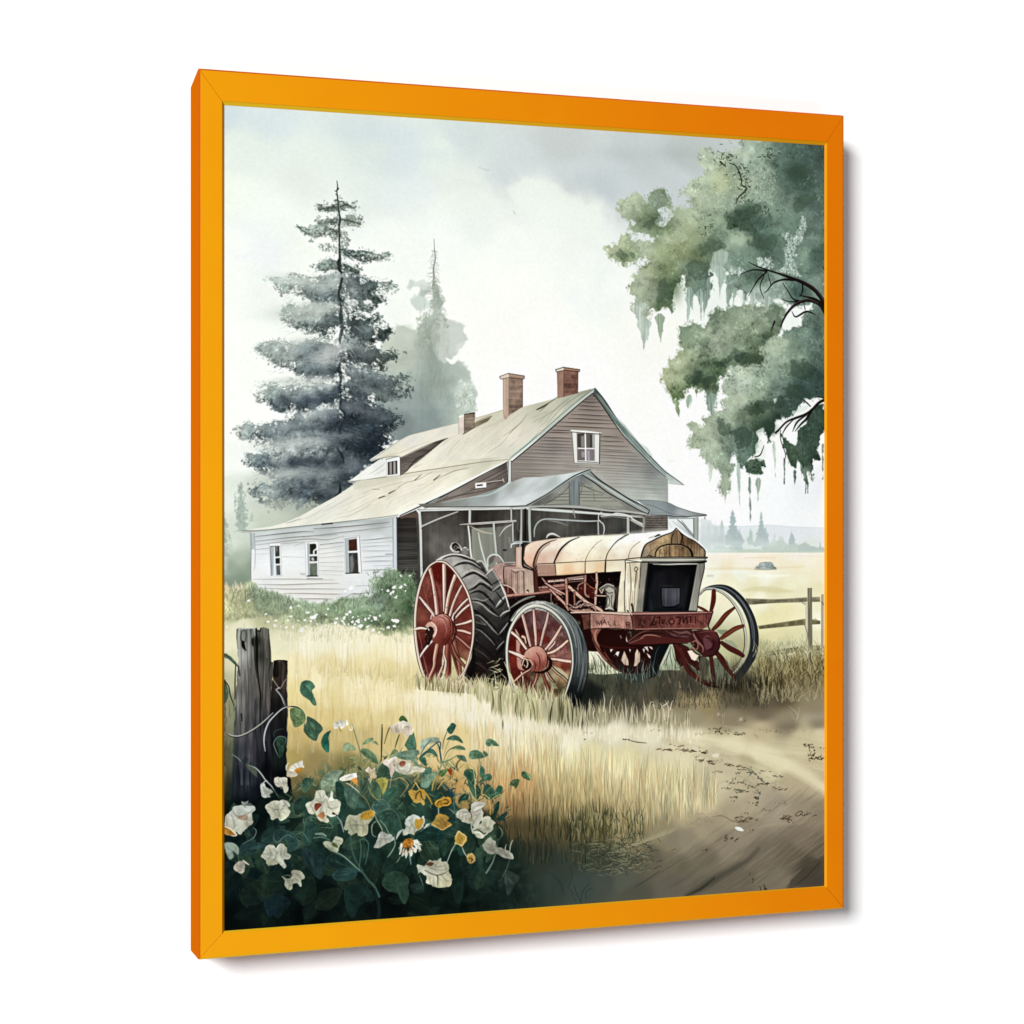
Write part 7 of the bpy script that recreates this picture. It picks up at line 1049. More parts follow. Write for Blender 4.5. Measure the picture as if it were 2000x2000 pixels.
    line(C9(130,1090,200,1068,280,1080,268,1140),[5,5,4,3],'2a1513'); line(C9(125,1090,200,1072,275,1082),[4,4.6,3],'e4cfc2'); line(C9(340,1000,390,1060,400,1110,370,1180,300,1240,280,1262),[1.5,2,2.4,3,3.4,2],'e7cdbf'); line(C9(350,1190,300,1250,230,1360,195,1440),[4,4.6,4.6,3],'2a1513'); line(C9(345,1240,280,1310,220,1390,195,1440),[3.4,4,3.6,2.4],'d9d2cc')
    line(C9(330,960,345,910,370,930),[2.4,3,3],'c0aaa4'); line(C9(260,1200,300,1280,330,1220),[2,3,2],'26110f')
    # ---- near front wheel
    poly(C12(235,262,330,270,250,450,215,700,200,1000,235,1180,110,1280,50,1230,90,1150,155,820,195,570),'17120f',soft=3)
    poly(C12(240,400,330,280,440,190,560,150,680,155,800,195,920,270,1020,350,1110,480,1180,640,1215,800,1215,980,1195,1160,1150,1340,1110,1480,1060,1490,960,1430,900,1380,960,1180,1010,1000,1000,800,940,600,840,430,700,300,560,260,430,300,300,440),
        cols=[(1040,1176,'aeaeaa'),(1060,1178,'9a9b98'),(1080,1190,'838786'),(1100,1200,'707575'),(1110,1215,'62686a'),(1125,1230,'525a5c'),(1120,1250,'565d60'),(1140,1260,'3c4245'),(1130,1290,'444a4d'),(1145,1300,'3d4345'),(1125,1320,'3b4142'),(1140,1340,'24282a'),(1120,1350,'1e2223'),(1110,1375,'131617'),(1130,1370,'101213'),(1010,1190,'d6d6d0')],soft=1.4,tex=[('vfine',.1),('fine2',.06)])
    line(C12(1000,310,1090,430,1160,580,1208,760,1215,950,1200,1120,1155,1300),[2,2.4,3,3,3,3,2],'1c2022',a=.8); 
    for q,c,a in [(C12(600,205,740,235,860,310,960,430,1040,600,1080,800,1080,1000,1040,1200),'4a5052',.7),(C12(700,190,850,260,960,360,1060,520,1120,700,1140,900,1120,1100,1080,1300),'5c6466',.6),(C12(560,190,700,215,840,290,950,400,1030,560,1070,740),'d5d8d6',.55),(C12(800,230,930,330,1030,470,1100,640,1130,800),'a4abac',.5),(C12(1060,700,1070,900,1040,1100),'8e9698',.45),(C12(1150,700,1165,900,1150,1080),'7c8486',.4),(C12(1000,1180,1040,1300,1020,1400),'2a2e2f',.7),(C12(1090,700,1100,900,1080,1100),'262b2d',.5)]: line(q,[.8]+[2.2]*(len(q)-2)+[.8],c,a=a,soft=1.8)
    for i in range(46):
        o = r.uniform(0, 1); k_ = r.choice(['9aa3a4','2a2f31','7c8587','161a1b','b3b8b6']); t0 = r.uniform(0,.7); pts = []
        A_ = [(640,190),(800,245),(930,330),(1020,450),(1065,600),(1085,760),(1085,930),(1065,1100),(1020,1260),(980,1390)]; B_ = [(700,175),(880,245),(1030,370),(1120,510),(1180,680),(1205,820),(1200,980),(1180,1140),(1140,1300),(1100,1420)]
        for j in range(int(t0*9), min(10, int(t0*9)+4)): pts += [A_[j][0]*(1-o)+B_[j][0]*o, A_[j][1]*(1-o)+B_[j][1]*o]
        if len(pts) >= 4: line(C12(*pts),[.5]+[r.uniform(.8,1.8)]*(len(pts)//2-2)+[.5],k_,a=r.uniform(.25,.55))
    inner = C12(215,700,240,560,290,440,370,340,460,285,560,262,660,280,760,340,860,440,930,560,980,700,1000,850,1000,980,975,1100,930,1220,880,1330,760,1400,640,1400,500,1350,400,1300,300,1200,240,1060,215,880)
    poly(inner, cols=[(1010,1215,'5d2520'),(1015,1230,'4a1c19'),(1035,1210,'6f5054'),(1050,1220,'7a4d4b'),(1065,1215,'7b5f63'),(1080,1225,'59302e'),(1085,1240,'7d5c58'),(1070,1245,'5b4a48'),(1000,1260,'6b2119'),(1005,1290,'7a2c22'),(1010,1310,'6b2520'),(1060,1240,'7a2b27'),(1095,1260,'8a5550'),(1100,1280,'a06d68'),(1100,1300,'8d3a2c'),(1090,1310,'8a5a40'),
        (1100,1320,'8b7152'),(1080,1320,'a79c7a'),(1050,1330,'9a9472'),(1090,1340,'5b4f36'),(1060,1350,'7a7454'),(1030,1340,'5d2a22'),(1020,1330,'4b1d19'),(1075,1360,'5a3626')], soft=1.4, tex=[('fine2',.16),('med2',.12)])
    poly(C12(310,640,370,640,350,780,400,860,380,1020,330,980,310,800),'b98a7e',soft=2.4); poly(C12(640,610,700,590,740,620,720,680,660,690),'7d2f2c',soft=2); poly(C12(740,960,860,1000,960,1080,960,1160,900,1120,800,1040),'b3a58a',soft=2); poly(C12(700,1080,780,1160,840,1260,760,1250),'8e8a66',soft=2,a=.8)
    line(C12(390,600,420,620,435,680),[5,4,3],'d9b596'); line(C12(440,620,450,690),3,'2a1a12'); line(C12(720,760,780,700,800,660),[1.5,2,1.5],'efe2da'); line(C12(300,510,320,550,345,590),[1.5,3,2],'dcc2b4',a=.8)
    for i in range(40): x,y=r.uniform(800,960),r.uniform(560,860); line(C12(x,y,x+r.normal(0,12),y+r.normal(0,12)),[1.2,.7],r.choice(['2c1513','b28d85','6a3a35','d1b5ab']),a=.6,sm=False)
    for i in range(30): x,y=r.uniform(440,620),r.uniform(280,500); line(C12(x,y,x+r.normal(0,10),y+r.normal(0,10)),[1.2,.7],r.choice(['3c2a2a','9b7a78','55302d']),a=.5,sm=False)
    def sp12(q,w,c='c08d80',l='ead0c3'): spoke(C12(*q),w,c,None,'2b1513'); P=np.array(C12(*q)); line((P+[-1,0]).tolist(),[v*.42 for v in w],l,a=.8)
    sp12((385,310,420,440,460,600,490,720),[6.5,6,6,5],'a97d74','dcc5bc'); sp12((530,265,540,420,555,600,558,715),[3.5,6.4,5.6,4.6],'c09087','e3c8be'); sp12((715,300,690,420,650,560,615,720),[4.6,5.6,5.6,4],'b08a80','d9c2b8'); sp12((880,470,810,590,740,690,672,770),[4,6,5.6,4],'c19384','ecd5c8')
    sp12((955,655,870,730,780,790,705,812),[5,5.6,5.6,3.6],'cca08f','f0dccd'); sp12((735,878,830,890,920,905,1000,915),[4.4,6,6.6,7],'c3978a','efdccf'); sp12((250,545,330,610,390,690,445,765),[5.5,5.6,5.6,4.6],'c2a192','f3e6da'); sp12((220,785,310,820,370,850,410,880),[4,7,7,6],'b98e82','eedbce')
    sp12((580,1060,560,1130,530,1200,500,1290),[7,7,5.6,4],'7d3c31','a06656'); sp12((640,1050,670,1140,710,1240,730,1320),[4.4,5,5.6,5],'7d3a2f','a1604e'); sp12((740,970,830,1060,900,1110,960,1170),[3.4,3,3,3],'a28a6c','d3c3a0'); sp12((700,1050,750,1130,790,1170),[3,4,2],'6a2e25')
    line(C12(740,960,840,1050,930,1120,970,1180),[1.4,1.8,1.8,1.4],'2a1a12'); sp12((380,1050,400,1110,400,1200),[6,5.6,4.4],'6d2d24'); line(C12(570,1090,550,1170,520,1230),[1,1.6,1],'e5d3c0',a=.7); line(C12(680,1060,700,1140),[3,2],'b7a89a',a=.8); line(C12(740,1290,770,1310,800,1340),[4,4,3],'4a2b1e')
    rf = [(280,1290),(235,1150),(205,1000),(192,850),(196,700),(222,550),(275,430),(350,320),(450,240),(560,212),(660,230),(770,290),(870,390),(945,510),(995,660),(1018,820),(1018,980),(995,1110),(960,1230),(915,1360)]
    Q = C12(*[v for p in rf for v in p]); line(Q,[5.5,6.4,7,7.4,7,7,7.4,8,9,9.6,9,8,7.4,7,6.6,6.2,6,6,6,5],'33302c'); line(Q,[3,4,4.6,5,5,5,5.4,6,7,7.4,6.8,6,5.2,4.8,4.2,4,3.8,3.8,3.6,3],'b0aea5'); line(Q,[.8,1,1.2,1.6,2,2.2,2.4,2.6,2.8,2.6,2.4,2,1.8,1.6,1.4,1.2,1.2,1,1,.8],'e4e2da',a=.75)
    line(C12(380,280,480,215,600,180,700,200,820,270),[1,2,2.4,2,1],'e0dfd8',a=.7,soft=2); line(C12(235,400,300,300,400,215,520,160),[1.4,2,2,1.4],'a2a9a6',a=.8)
    poly(C12(400,840,430,780,500,735,570,720,640,745,690,820,700,900,680,980,620,1030,540,1050,470,1000,420,940),cols=[(1035,1270,'cf9d8c'),(1050,1265,'c8907f'),(1055,1285,'b07365'),(1045,1300,'914a40'),(1060,1300,'8a4238'),(1065,1275,'bd8374'),(1065,1290,'9b5448')],soft=1.3,sm=True,tex=[('fine2',.04)])
    for q in [C12(560,800,600,860,610,940,590,1030),C12(530,900,555,960,540,1030)]: line(q,[1,2.4,2.4,1],'5b241d',a=.85)
    line(C12(400,840,430,780,500,733,570,717,640,742,695,820,705,900,690,980),[1.4,1.4,1.2,1.2,1.4,1.6,2,2],'2e1512'); line(C12(700,860,740,900,730,990,640,1050,520,1045),[2,6,7,5,2],'2a1512'); line(C12(600,770,650,830,660,900),[1,2.4,1],'dcb3a3',a=.5,soft=2)
    poly(C12(375,930,400,880,450,870,490,900,510,960,490,1010,440,1030,390,990),'2a1a16',soft=1.4,sm=True); line(C12(385,960,410,885,440,890,455,940,440,985,410,960),[2.6,3,3,3,3,2],'c9a792'); line(C12(420,880,480,900,515,960,490,1010,440,1045,360,1100,280,1170),[2,2.6,2.6,3,4,5,3.4],'cf9f8a'); line(C12(520,970,480,1030,400,1080,290,1180),[1.2,1.4,1.6,1.4],'2c1714'); line(C12(415,920,440,950,425,980),2,'120b09'); line(C12(230,790,330,815,410,850),[2,2,2],'f3e6db',a=.7)
    line(C12(330,920,350,990,400,1020),[4,6,3],'ba8272',a=.8)

def tuft(x, y, H, l, w, c, a): line([(x,y),(x+l*.1,y-H*.3),(x+l*.4,y-H*.65),(x+l,y-H)],[.3,w,w*.75,.4],c,a=a,n=3)

def rust():
    r = np.random.default_rng(90)
    for P, n, cs in ((C9(150,300,560,260,860,800,860,1300,600,1700,200,1500),260,['4a1c17','b5796b','6b2b23','2e1210']),(C12(230,600,560,280,900,500,1000,900,800,1250,300,1200),200,['4a1c17','b98a7c','5d251d','2a1210']),
        (C12(1100,310,1760,330,1770,510,1250,500),90,['6b3a30','d0a596','4b231d']),(C11(370,1300,1340,1290,1290,1450,380,1470),130,['3a1715','9a5c52','241010']),(C10(480,600,900,470,1900,410,1900,700,640,900),150,['d9b59a','b98f77','e8d3b5','8f6f5c']),(C11(480,560,900,240,1260,560),90,['3a2819','b99a72','5d4630']),(C9(500,170,900,250,1300,800,1200,1600,900,1700),200,['1a1919','8d8b88','3b3a3a','b5b2ae'])):
        Q = scatter(P, n); q = np.c_[Q, np.ones(n)]@HI.T; q = q[:,:2]/q[:,2:3]
        for x, y in q: line([(x,y),(x+r.normal(0,2.4),y+r.normal(1,3))],[r.uniform(.6,1.8),.5],cs[r.integers(len(cs))],a=r.uniform(.15,.4),sm=False)

def paint_wheelgrass():
    rust()
    r = np.random.default_rng(44)
    # shaded ground below and between the wheels
    for i in range(900):
        x = r.uniform(1140,1500); y = r.uniform(1300,1385); 
        c = r.choice(['2b3029','3c3d31','4d4c3b','23282a','5f5843','343c33']); 
        if x > 1400: c = r.choice(['2b2820','4a4431','3a3526','665b42'])
        line([(x,y),(x+r.normal(0,3),y-r.uniform(8,26))],[2,.6],c,a=.4,sm=False)
    poly([(1118,1372),(1150,1330),(1180,1345),(1160,1400),(1125,1420)],'14171a',a=.6,soft=16)
    for i in range(60):
        x = r.uniform(1200,1290); y = r.uniform(1306,1335); line([(x,y),(x+r.normal(0,5),y-r.uniform(10,30))],[1.6,.5],r.choice(['6b7e7c','8a9a94','3d4c48','2a3431']),a=.7,sm=False)
    for i in range(70):
        x = r.uniform(1290,1500); y = r.uniform(1330,1352); line([(x,y),(x+r.normal(0,3),y-r.uniform(8,22))],[3,.6],r.choice(['6b6353','857a66','57503f']),a=.7,sm=False)
    for i in range(60):                            # shaded tips below the far wheel
        x = r.uniform(1370,1490); y = 1338+r.normal(0,6); line([(x,y-12),(x,y),(x+r.normal(0,2),y+r.uniform(4,14))],[.6,3,.5],'24241f',a=.4)
    # grass in front of the rear and front wheels
    bl = ['d6d0a2','c9c394','e2dcb6','b9b386','a7a277','cfc6a4','bfb28c','dccfae']
    for j,(xa,xb,ya,yb,n,h) in enumerate([(812,880,1340,1352,70,(14,34)),(860,985,1352,1364,150,(16,44)),(930,1120,1366,1396,240,(18,52))]):
        for i in range(n):
            x = r.uniform(xa,xb); y = ya+(yb-ya)*(x-xa)/(xb-xa)+r.normal(0,4); H = r.uniform(*h); l = r.normal(0,.16)*H
            tuft(x,y,H,l,3.4,hx(bl[r.integers(8)])*r.uniform(.86,1.05),r.uniform(.55,.95))
    for i in range(230):                           # tall pale comb with dark gaps (front wheel foot)
        x = r.uniform(960,1160); y = 1388+(x-960)*.13+r.normal(0,7); H = r.uniform(22,58)*(1 if x < 1120 else .7); l = r.normal(0,.1)*H
        c = bl[r.integers(8)] if r.random() < .8 else r.choice(['6b6748','4a4733','8a845f'])
        tuft(x,y+10,H+8,l,3.6,hx(c)*(.95 if x < 1060 else .82),r.uniform(.5,.9))
    for i in range(130):
        x = r.uniform(1120,1350); y = 1402+(x-1120)*.05+r.normal(0,6); H = r.uniform(12,52)*(1-.3*(x-1120)/230); l = r.normal(0,.14)*H
        tuft(x,y+4,H,l,2.6,r.choice(['c9bda2','a79c7d','d8cbb4','8d8664','b5ab8c','6f6b4f']),r.uniform(.4,.85))
    for q in [C16(255,480,262,400,254,340),C16(300,490,305,420,322,365),C16(180,500,190,470,178,430),C16(545,540,552,480,548,410),C16(590,550,586,460,600,415,625,415),C16(620,560,630,480,615,430,640,450),C16(700,540,690,470,665,420),C16(730,520,725,450,700,400),C16(690,440,720,420,725,400),C16(740,470,750,420,762,400),C16(500,560,500,500,495,440),C16(380,580,378,520,388,465),C16(465,560,462,500,455,455)]:
        line(q,[2.4,1.8,.6],'d9c9b8',a=.85)
    for i in range(46):
        x = r.uniform(812,935); y=1346+(x-812)*.08; H=r.uniform(16,36); line([(x,y),(x+r.normal(0,4),y-H)],[1.6,.5],r.choice(['5a4428','3f3320','8d7a4c']),a=.55,sm=False)
    for q in [C9(760,1690,800,1730,830,1820,800,1880),C9(590,1820,680,1740,770,1680),C9(720,1640,750,1740,700,1830),C9(930,1700,935,1760,890,1810),C9(830,1740,820,1800,850,1830)]: line(q,[1.6,2.6,1.6],'cdb795',a=.85)
    for i in range(22):                            # thistle leaves between the wheels
        x,y = 975+r.normal(0,6),1310+r.uniform(-24,40); line([(x,y),(x-r.uniform(6,22),y+r.normal(0,7))],[2,.5],r.choice(['b8b48c','6f7753','8f9268','d0c9a4']),a=.8,sm=False)
    line(C12(160,920,240,1100,300,1250,340,1330),[1.5,3.4,4,3],'c5bd98',a=.9)
    # pale haze where meadow meets the tall grass
    for x,y,rx,ry,c,a in [(860,1372,60,8,'efe6cf',.5),(960,1402,70,8,'ece4d0',.45),(1060,1420,70,8,'e3dbc6',.4),(1180,1428,70,8,'e1d9c1',.4),(820,1360,40,10,'f0e8cf',.5),(1300,1428,60,8,'d8cdb0',.3)]: blob(x,y,rx,ry,c,a,6)
    for i in range(420):                           # sunlit tips in front hide where the tufts stand
        x = r.uniform(935,1370); y = np.interp(x,[935,1000,1060,1120,1200,1370],[1392,1408,1424,1432,1434,1440])+r.normal(0,5); H = r.uniform(8,30)
        tuft(x, y+8, H, r.normal(0,.12)*H, r.uniform(2,4), r.choice(['ece3cb','e6dcc0','dfd4b2','f1e9d6']), r.uniform(.25,.6))
    # bank of grass at right under the fence
    for i in range(520):
        x = r.uniform(1478,1625); y = r.uniform(1285,1370)+ (1600-x)*.05; H = r.uniform(14,44)
        c = r.choice(['4b4630','5f563a','7d7049','8f8257','a39667','3a3727','b3a678']) if y < 1345 else r.choice(['8d8264','a0946f','b5a988','6f6650'])
        line([(x,y),(x+r.normal(0,4),y-H*.5),(x+r.normal(0,9),y-H)],[2,1.6,.5],c,a=.55,n=3)
    for i in range(90):
        x = r.uniform(1470,1620); y = r.uniform(1268,1290); line([(x,y),(x+r.normal(0,9),y-r.uniform(8,26))],[1.8,.5],r.choice(['b0ab84','8f9070','c9c39c','dad3b0']),a=.7,sm=False)
    for i in range(40): x = r.uniform(1470,1530); tuft(x,1346+r.normal(0,8),r.uniform(12,30),r.normal(0,3),3,r.choice(['2a271c','38331f']),.45)
    for q in [C16(1650,560,1660,500,1600,440),C16(1660,550,1670,500,1680,450),C16(1640,540,1610,480),C16(1670,560,1720,520),C16(1015,560,1020,520),C16(1040,550,1045,505),C16(1125,570,1120,500)]: line(q,[1,1.6,.6],'b7aa8e',a=.7)
# ---------------------------------------------------------------- foreground plants and posts
def leaf(q, col, vein=None, edge=None, dark=None, a=1.):
    """q outline; a midrib from first point to the middle of the outline, brushy light and dark inside"""
    P = np.array(q); poly(q, col, soft=1.5, sm=True, a=a, tex=[('fine2', .14), ('vfine', .05), ('med2', .12)], rag=[('fine2', .8)])
    c = P.mean(0); far = P[len(P)//2]; k = hx(col); R = np.random.default_rng(int(abs(P.sum())) % 9999)
    for i in range(int(6+np.ptp(P[:, 0])*.12)):     # brush hairs running from the rib to the rim
        t = R.uniform(.1, .9); m = P[0]*(1-t)+far*t; e = P[R.integers(len(P))]; u = R.uniform(.3, .85); e = m*(1-u)+e*u
        f = R.choice([.6, .75, 1.25, 1.5]); line([m, (m+e)/2+R.normal(0, 1, 2), e], [.6, R.uniform(1.4, 4), .5], np.clip(k*f+(.04 if f > 1 else 0), 0, 1), a=.3*a, soft=2, n=3)
    if vein is not None: line([P[0], c, far], [.6, 1.3, .5], vein, a=.45*a)
    if edge is not None: line(q+[q[0]], [1.1, .5]*(len(q)//2)+[1.], edge, a=.45*a)

def paint_posts():
    # dim leaves and blades at the far left
    for q,c in [(C13(40,370,80,385,130,430,170,490,130,465,80,420,40,405),'6f8a72'),(C13(40,620,70,700,75,770,40,835),'4b6a54'),(C13(40,1150,110,1170,90,1260,40,1300),'6b6f52')]: leaf(q,c,None,'24301f')
    line(C13(40,620,80,680,95,760,130,860),[1.2,2,2,1],'1c2019'); line(C13(145,480,140,640,140,800),[1.6,2,1.4],'15150f'); line(C13(60,380,120,440,165,490),[.8,1.2,1.6],'23301f')
    for i in range(70):
        r = rng; x = r.uniform(436,462); y=r.uniform(1380,1560); line([(x,y),(x+r.normal(0,6),y-r.uniform(12,46))],[2,.5],r.choice(['4c5540','30392b','6c7056','20281f']),a=.45,sm=False)
    poly(C13(40,1100,120,900,150,900,140,1700,40,1750),cols=[(436,1430,'7a7a62'),(445,1480,'4f523f'),(445,1540,'2a2f26'),(440,1400,'8b8b72')],soft=14,a=.75)
    # short dark post
    p2 = C13(505,435,530,430,560,438,600,430,630,440,638,480,630,700,635,900,632,1200,625,1500,670,1560,680,1932,440,1932,440,1400,460,900,480,700,500,600)
    poly(p2, cols=[(538,1300,'2b2520'),(550,1300,'4c4238'),(558,1300,'3b342c'),(545,1340,'2a2623'),(556,1340,'5b5048'),(540,1380,'1c1c1d'),(556,1380,'3b3833'),(550,1430,'26262a'),(530,1450,'191b20'),(556,1480,'222a29'),(540,1520,'101316'),(556,1560,'141c1b')], soft=1.4, rag=[('fine2',1.4)], tex=[('vert',.16),('vfine',.12)])
    line(C13(508,440,560,434,630,442),[1.6,2,1.6],'1c1713'); line(C13(520,450,510,560,540,570,545,470),[5,8,5,2],'15120f',a=.8,soft=3); line(C13(637,460,632,800,634,1100),1,'8b8069',a=.6)
    line(C13(560,450,600,470,590,600,600,700),[2,4,3,1],'6b5d4e',a=.5,soft=3)
    # tall post
    p1 = C13(158,140,175,128,260,128,320,125,345,140,370,155,385,125,410,117,458,135,465,200,475,330,480,450,500,450,490,600,478,800,470,1000,478,1300,500,1600,520,1932,100,1932,120,1300,140,900,160,600,170,400,160,250)
    poly(p1, cols=[(467,1240,'8f918b'),(480,1240,'6b6d69'),(495,1240,'8d8f8a'),(490,1270,'7d7d7a'),(472,1280,'9a9c96'),(502,1250,'2a2a28'),(515,1240,'65645c'),(522,1270,'4e4d46'),(510,1280,'3a3a36'),(475,1320,'807e7b'),(490,1330,'767371'),(508,1330,'4d4b48'),(520,1330,'5a5551'),(470,1370,'7b7a77'),(485,1380,'6b696a'),(505,1380,'454347'),(518,1370,'544c4b'),
        (470,1420,'5b5b59'),(485,1430,'5a5860'),(505,1430,'34343c'),(520,1420,'2a2a30'),(465,1470,'3d4346'),(485,1480,'53515a'),(505,1480,'2a2b35'),(520,1500,'121317'),(470,1520,'28303a'),(485,1530,'39404b'),(500,1540,'171b24'),(480,1580,'0c0f14'),(520,1570,'090a0c')], soft=1.4, rag=[('fine2',1.2)], tex=[('vert',.12),('vfine',.13)])
    for q,w,c,a in [(C13(340,135,345,300,350,500,365,650,380,760,375,900,385,1100),[3,6,4,2.4,3,2,1],'16160f',.9),(C13(320,150,318,280,330,450,345,600),[1,2,2,1],'24241f',.8),(C13(385,130,372,160,352,150),[1.6,2,1],'171713',.9),(C13(400,140,405,350,410,600,400,800),[1,2,2,1],'34332c',.7),
        (C13(455,140,465,260,475,420,460,560,470,700),[1,2,3,2,1],'2a2a24',.7),(C13(160,150,158,220,170,330),[1.6,1.8,1],'2c2c28',.9),(C13(200,165,195,230,215,262,235,255,245,180,225,150,200,165),[2.4,3,3,2.4,2,1.6,1.6],'4a4b47',.8),(C13(212,260,220,300,240,340),[5,6,2],'0f0f0e',.95),(C13(305,230,305,275,318,300),[3,3,1],'141412',.9),
        (C13(250,150,255,400,265,640,255,900),[1,1.2,1.2,.8],'4a4b48',.7),(C13(290,140,290,400,300,700,295,1000),[1,1.4,1.4,.8],'55554f',.7),(C13(200,350,205,600,195,900),[.8,1.2,.8],'5a5a56',.6),(C13(175,490,180,540,185,580),[2,3,2.4],'100f0e',.95),(C13(200,940,205,1000),[3,2.4],'1b1b1c',.8),(C13(195,1000,190,1100,200,1140),[1,1.2,.8],'2b2b2c',.7),
        (C13(240,800,235,1000,260,1200,250,1400),[1,2,2,1],'3b3b3f',.5),(C13(330,800,330,1000,350,1300,340,1500),[1,2,3,1],'25252c',.6),(C13(160,1330,175,1500,190,1700),[1,3,1],'1a2026',.7),(C13(230,1400,225,1600,240,1700),[1,3,2],'1c2029',.7),(C13(290,1400,280,1560,300,1700),[2,3,1],'1c1f27',.7),(C13(430,1200,440,1500,460,1800),[3,8,10],'0d0e12',.7)]: line(q,w,c,a=a,soft=1.8)
    for q,w,c,a in [(C13(168,160,170,260,185,400,180,600),[2,4,3,1],'b9bbb3',.6),(C13(270,150,275,300,280,500),[2,5,2],'a0a29c',.5),(C13(320,135,325,200),[4,2],'c3c5bf',.6),(C13(180,135,250,130,310,130),[1.6,2,1.6],'d0d2cb',.9),(C13(220,700,225,900,220,1150),[2,6,2],'93908e',.35),(C13(390,900,400,1100,395,1200),[1,4,1],'6b6468',.4),(C13(200,1450,205,1600),[2,5],'6a7180',.5),(C13(260,1480,262,1600),[2,5],'64656f',.45),(C13(430,200,440,400),[2,4],'7c7a70',.5)]: line(q,w,c,a=a,soft=3)
    for i in range(60):
        x = rng.uniform(165,460); y = rng.uniform(160,1500); L=rng.uniform(60,240); line(C13(x,y,x+rng.normal(0,4),y+L*.5,x+rng.normal(0,7),y+L),[.6,1.1,.5],rng.choice(['2b2b29','96958f','3a3a3c','757470']),a=.35*(1-.5*(y>1000)),n=3)
    # wire and runners
    for q,w,c in [(C13(498,610,530,660,565,700,600,640,634,600),[1.8,2,1.8,2,1.4],'8c7c74'),(C13(525,710,560,690),[2,2],'b9aeb0'),(C13(530,715,570,760,600,820,612,860),[3,3.2,3.4,3],'70707a'),(C13(530,715,575,775,600,840),[1,1.2,1],'b7b9c2'),
        (C13(70,1130,120,1150,190,1150,280,1110,370,1050,440,990,500,930),[2.4,3.4,3.4,3.4,3.4,3,2],'232522'),(C13(72,1128,120,1145,190,1144,280,1104,370,1044,440,984,498,928),[1.6,2.4,2.4,2.4,2.4,2.2,1.4],'a9ada4'),
        (C13(425,1290,415,1200,425,1110,460,1020,520,950,590,890,660,868,740,880,790,930,805,990,790,1060),[2,3.6,4.4,4,3.6,3.2,2.6,2.2,2,1.8,1],'2b2f30'),(C13(425,1290,413,1200,423,1110,458,1020,518,950,590,888,660,866),[1.4,2.4,3,2.8,2.4,2.2,1.4],'b4b8bf'),(C13(660,862,720,862,780,900,808,960,800,1030),[1,1.4,1.4,1.4,.8],'e0d8a6'),
        (C13(265,1425,330,1450,380,1500,430,1570,480,1620,520,1680,560,1740,600,1780),[2,3.4,3.6,3.4,3.2,3.2,3,2],'26282d'),(C13(268,1423,332,1448,382,1498,432,1568,482,1618,520,1676,560,1738,596,1776),[1.4,2.2,2.6,2.4,2.2,2.4,2.2,1.4],'a3a5a8'),(C13(110,1320,160,1350,210,1400),[1.6,2.4,1.4],'6f7378'),
        (C13(550,1340,520,1270,505,1220,530,1170,570,1150,620,1170,610,1240,580,1330,555,1350),[1,1.6,1.6,1.6,1.6,1.6,1.4,1.2,1],'6a8575'),(C13(510,1160,505,1120,540,1090,600,1080),[1,1.4,1.4,1],'3f564a'),(C13(570,1260,560,1210,580,1180,600,1200),[1,1.2,1.2,1],'4c6a58')]: line(q,w,c,a=.95)
    leaf(C13(530,1190,560,1160,610,1170,615,1240,590,1320,560,1350,545,1280),'2c4438','5a7565',None)
    poly(C13(240,1410,290,1420,350,1470,350,1540,300,1500,260,1460),'5d6e5a',soft=4,a=.7); poly(C13(200,1390,240,1330,270,1370,230,1420),'2c3a40',soft=3,a=.8)

def flower(q, cols, lines_=()):
    P = np.array(q); poly(q, cols=cols, soft=1.3, sm=len(q) > 5, tex=[('fine2', .1), ('med2', .07), ('fine', .05)], rag=[('fine2', 1.6), ('fine', 1.2)])
    R = np.random.default_rng(int(abs(P.sum())) % 9999); c = P.mean(0); big = np.ptp(P[:, 0])
    base = np.mean([hx(k[2]) for k in cols], 0); poly(q, '8d8c72', soft=1.4, a=.22, sm=len(q) > 5)
    for i in range(int(5+big*.22)):                 # folds: soft strokes from the heart to the rim
        e = P[R.integers(len(P))]; u0, u1 = R.uniform(0, .4), R.uniform(.55, .95); m0 = c+(e-c)*u0+R.normal(0, 1.5, 2); m1 = c+(e-c)*u1
        f = R.choice([.62, .74, .85, 1.12, 1.2]); line([m0, (m0+m1)/2+R.normal(0, 2, 2), m1], [.6, R.uniform(1.5, 3.6), .5], np.clip(base*f, 0, 1), a=.42, soft=2.2, n=4)
    for l in lines_:
        L = np.array(l)+[1.5, 1.]; line(L.tolist(), [1, 4, 1][:max(2, min(3, len(l)))], base*.6, a=.28, soft=3)
        line(l, [.6, 1.1, .5] if len(l) > 2 else [.9, .5], '6f6d5c', a=.6)

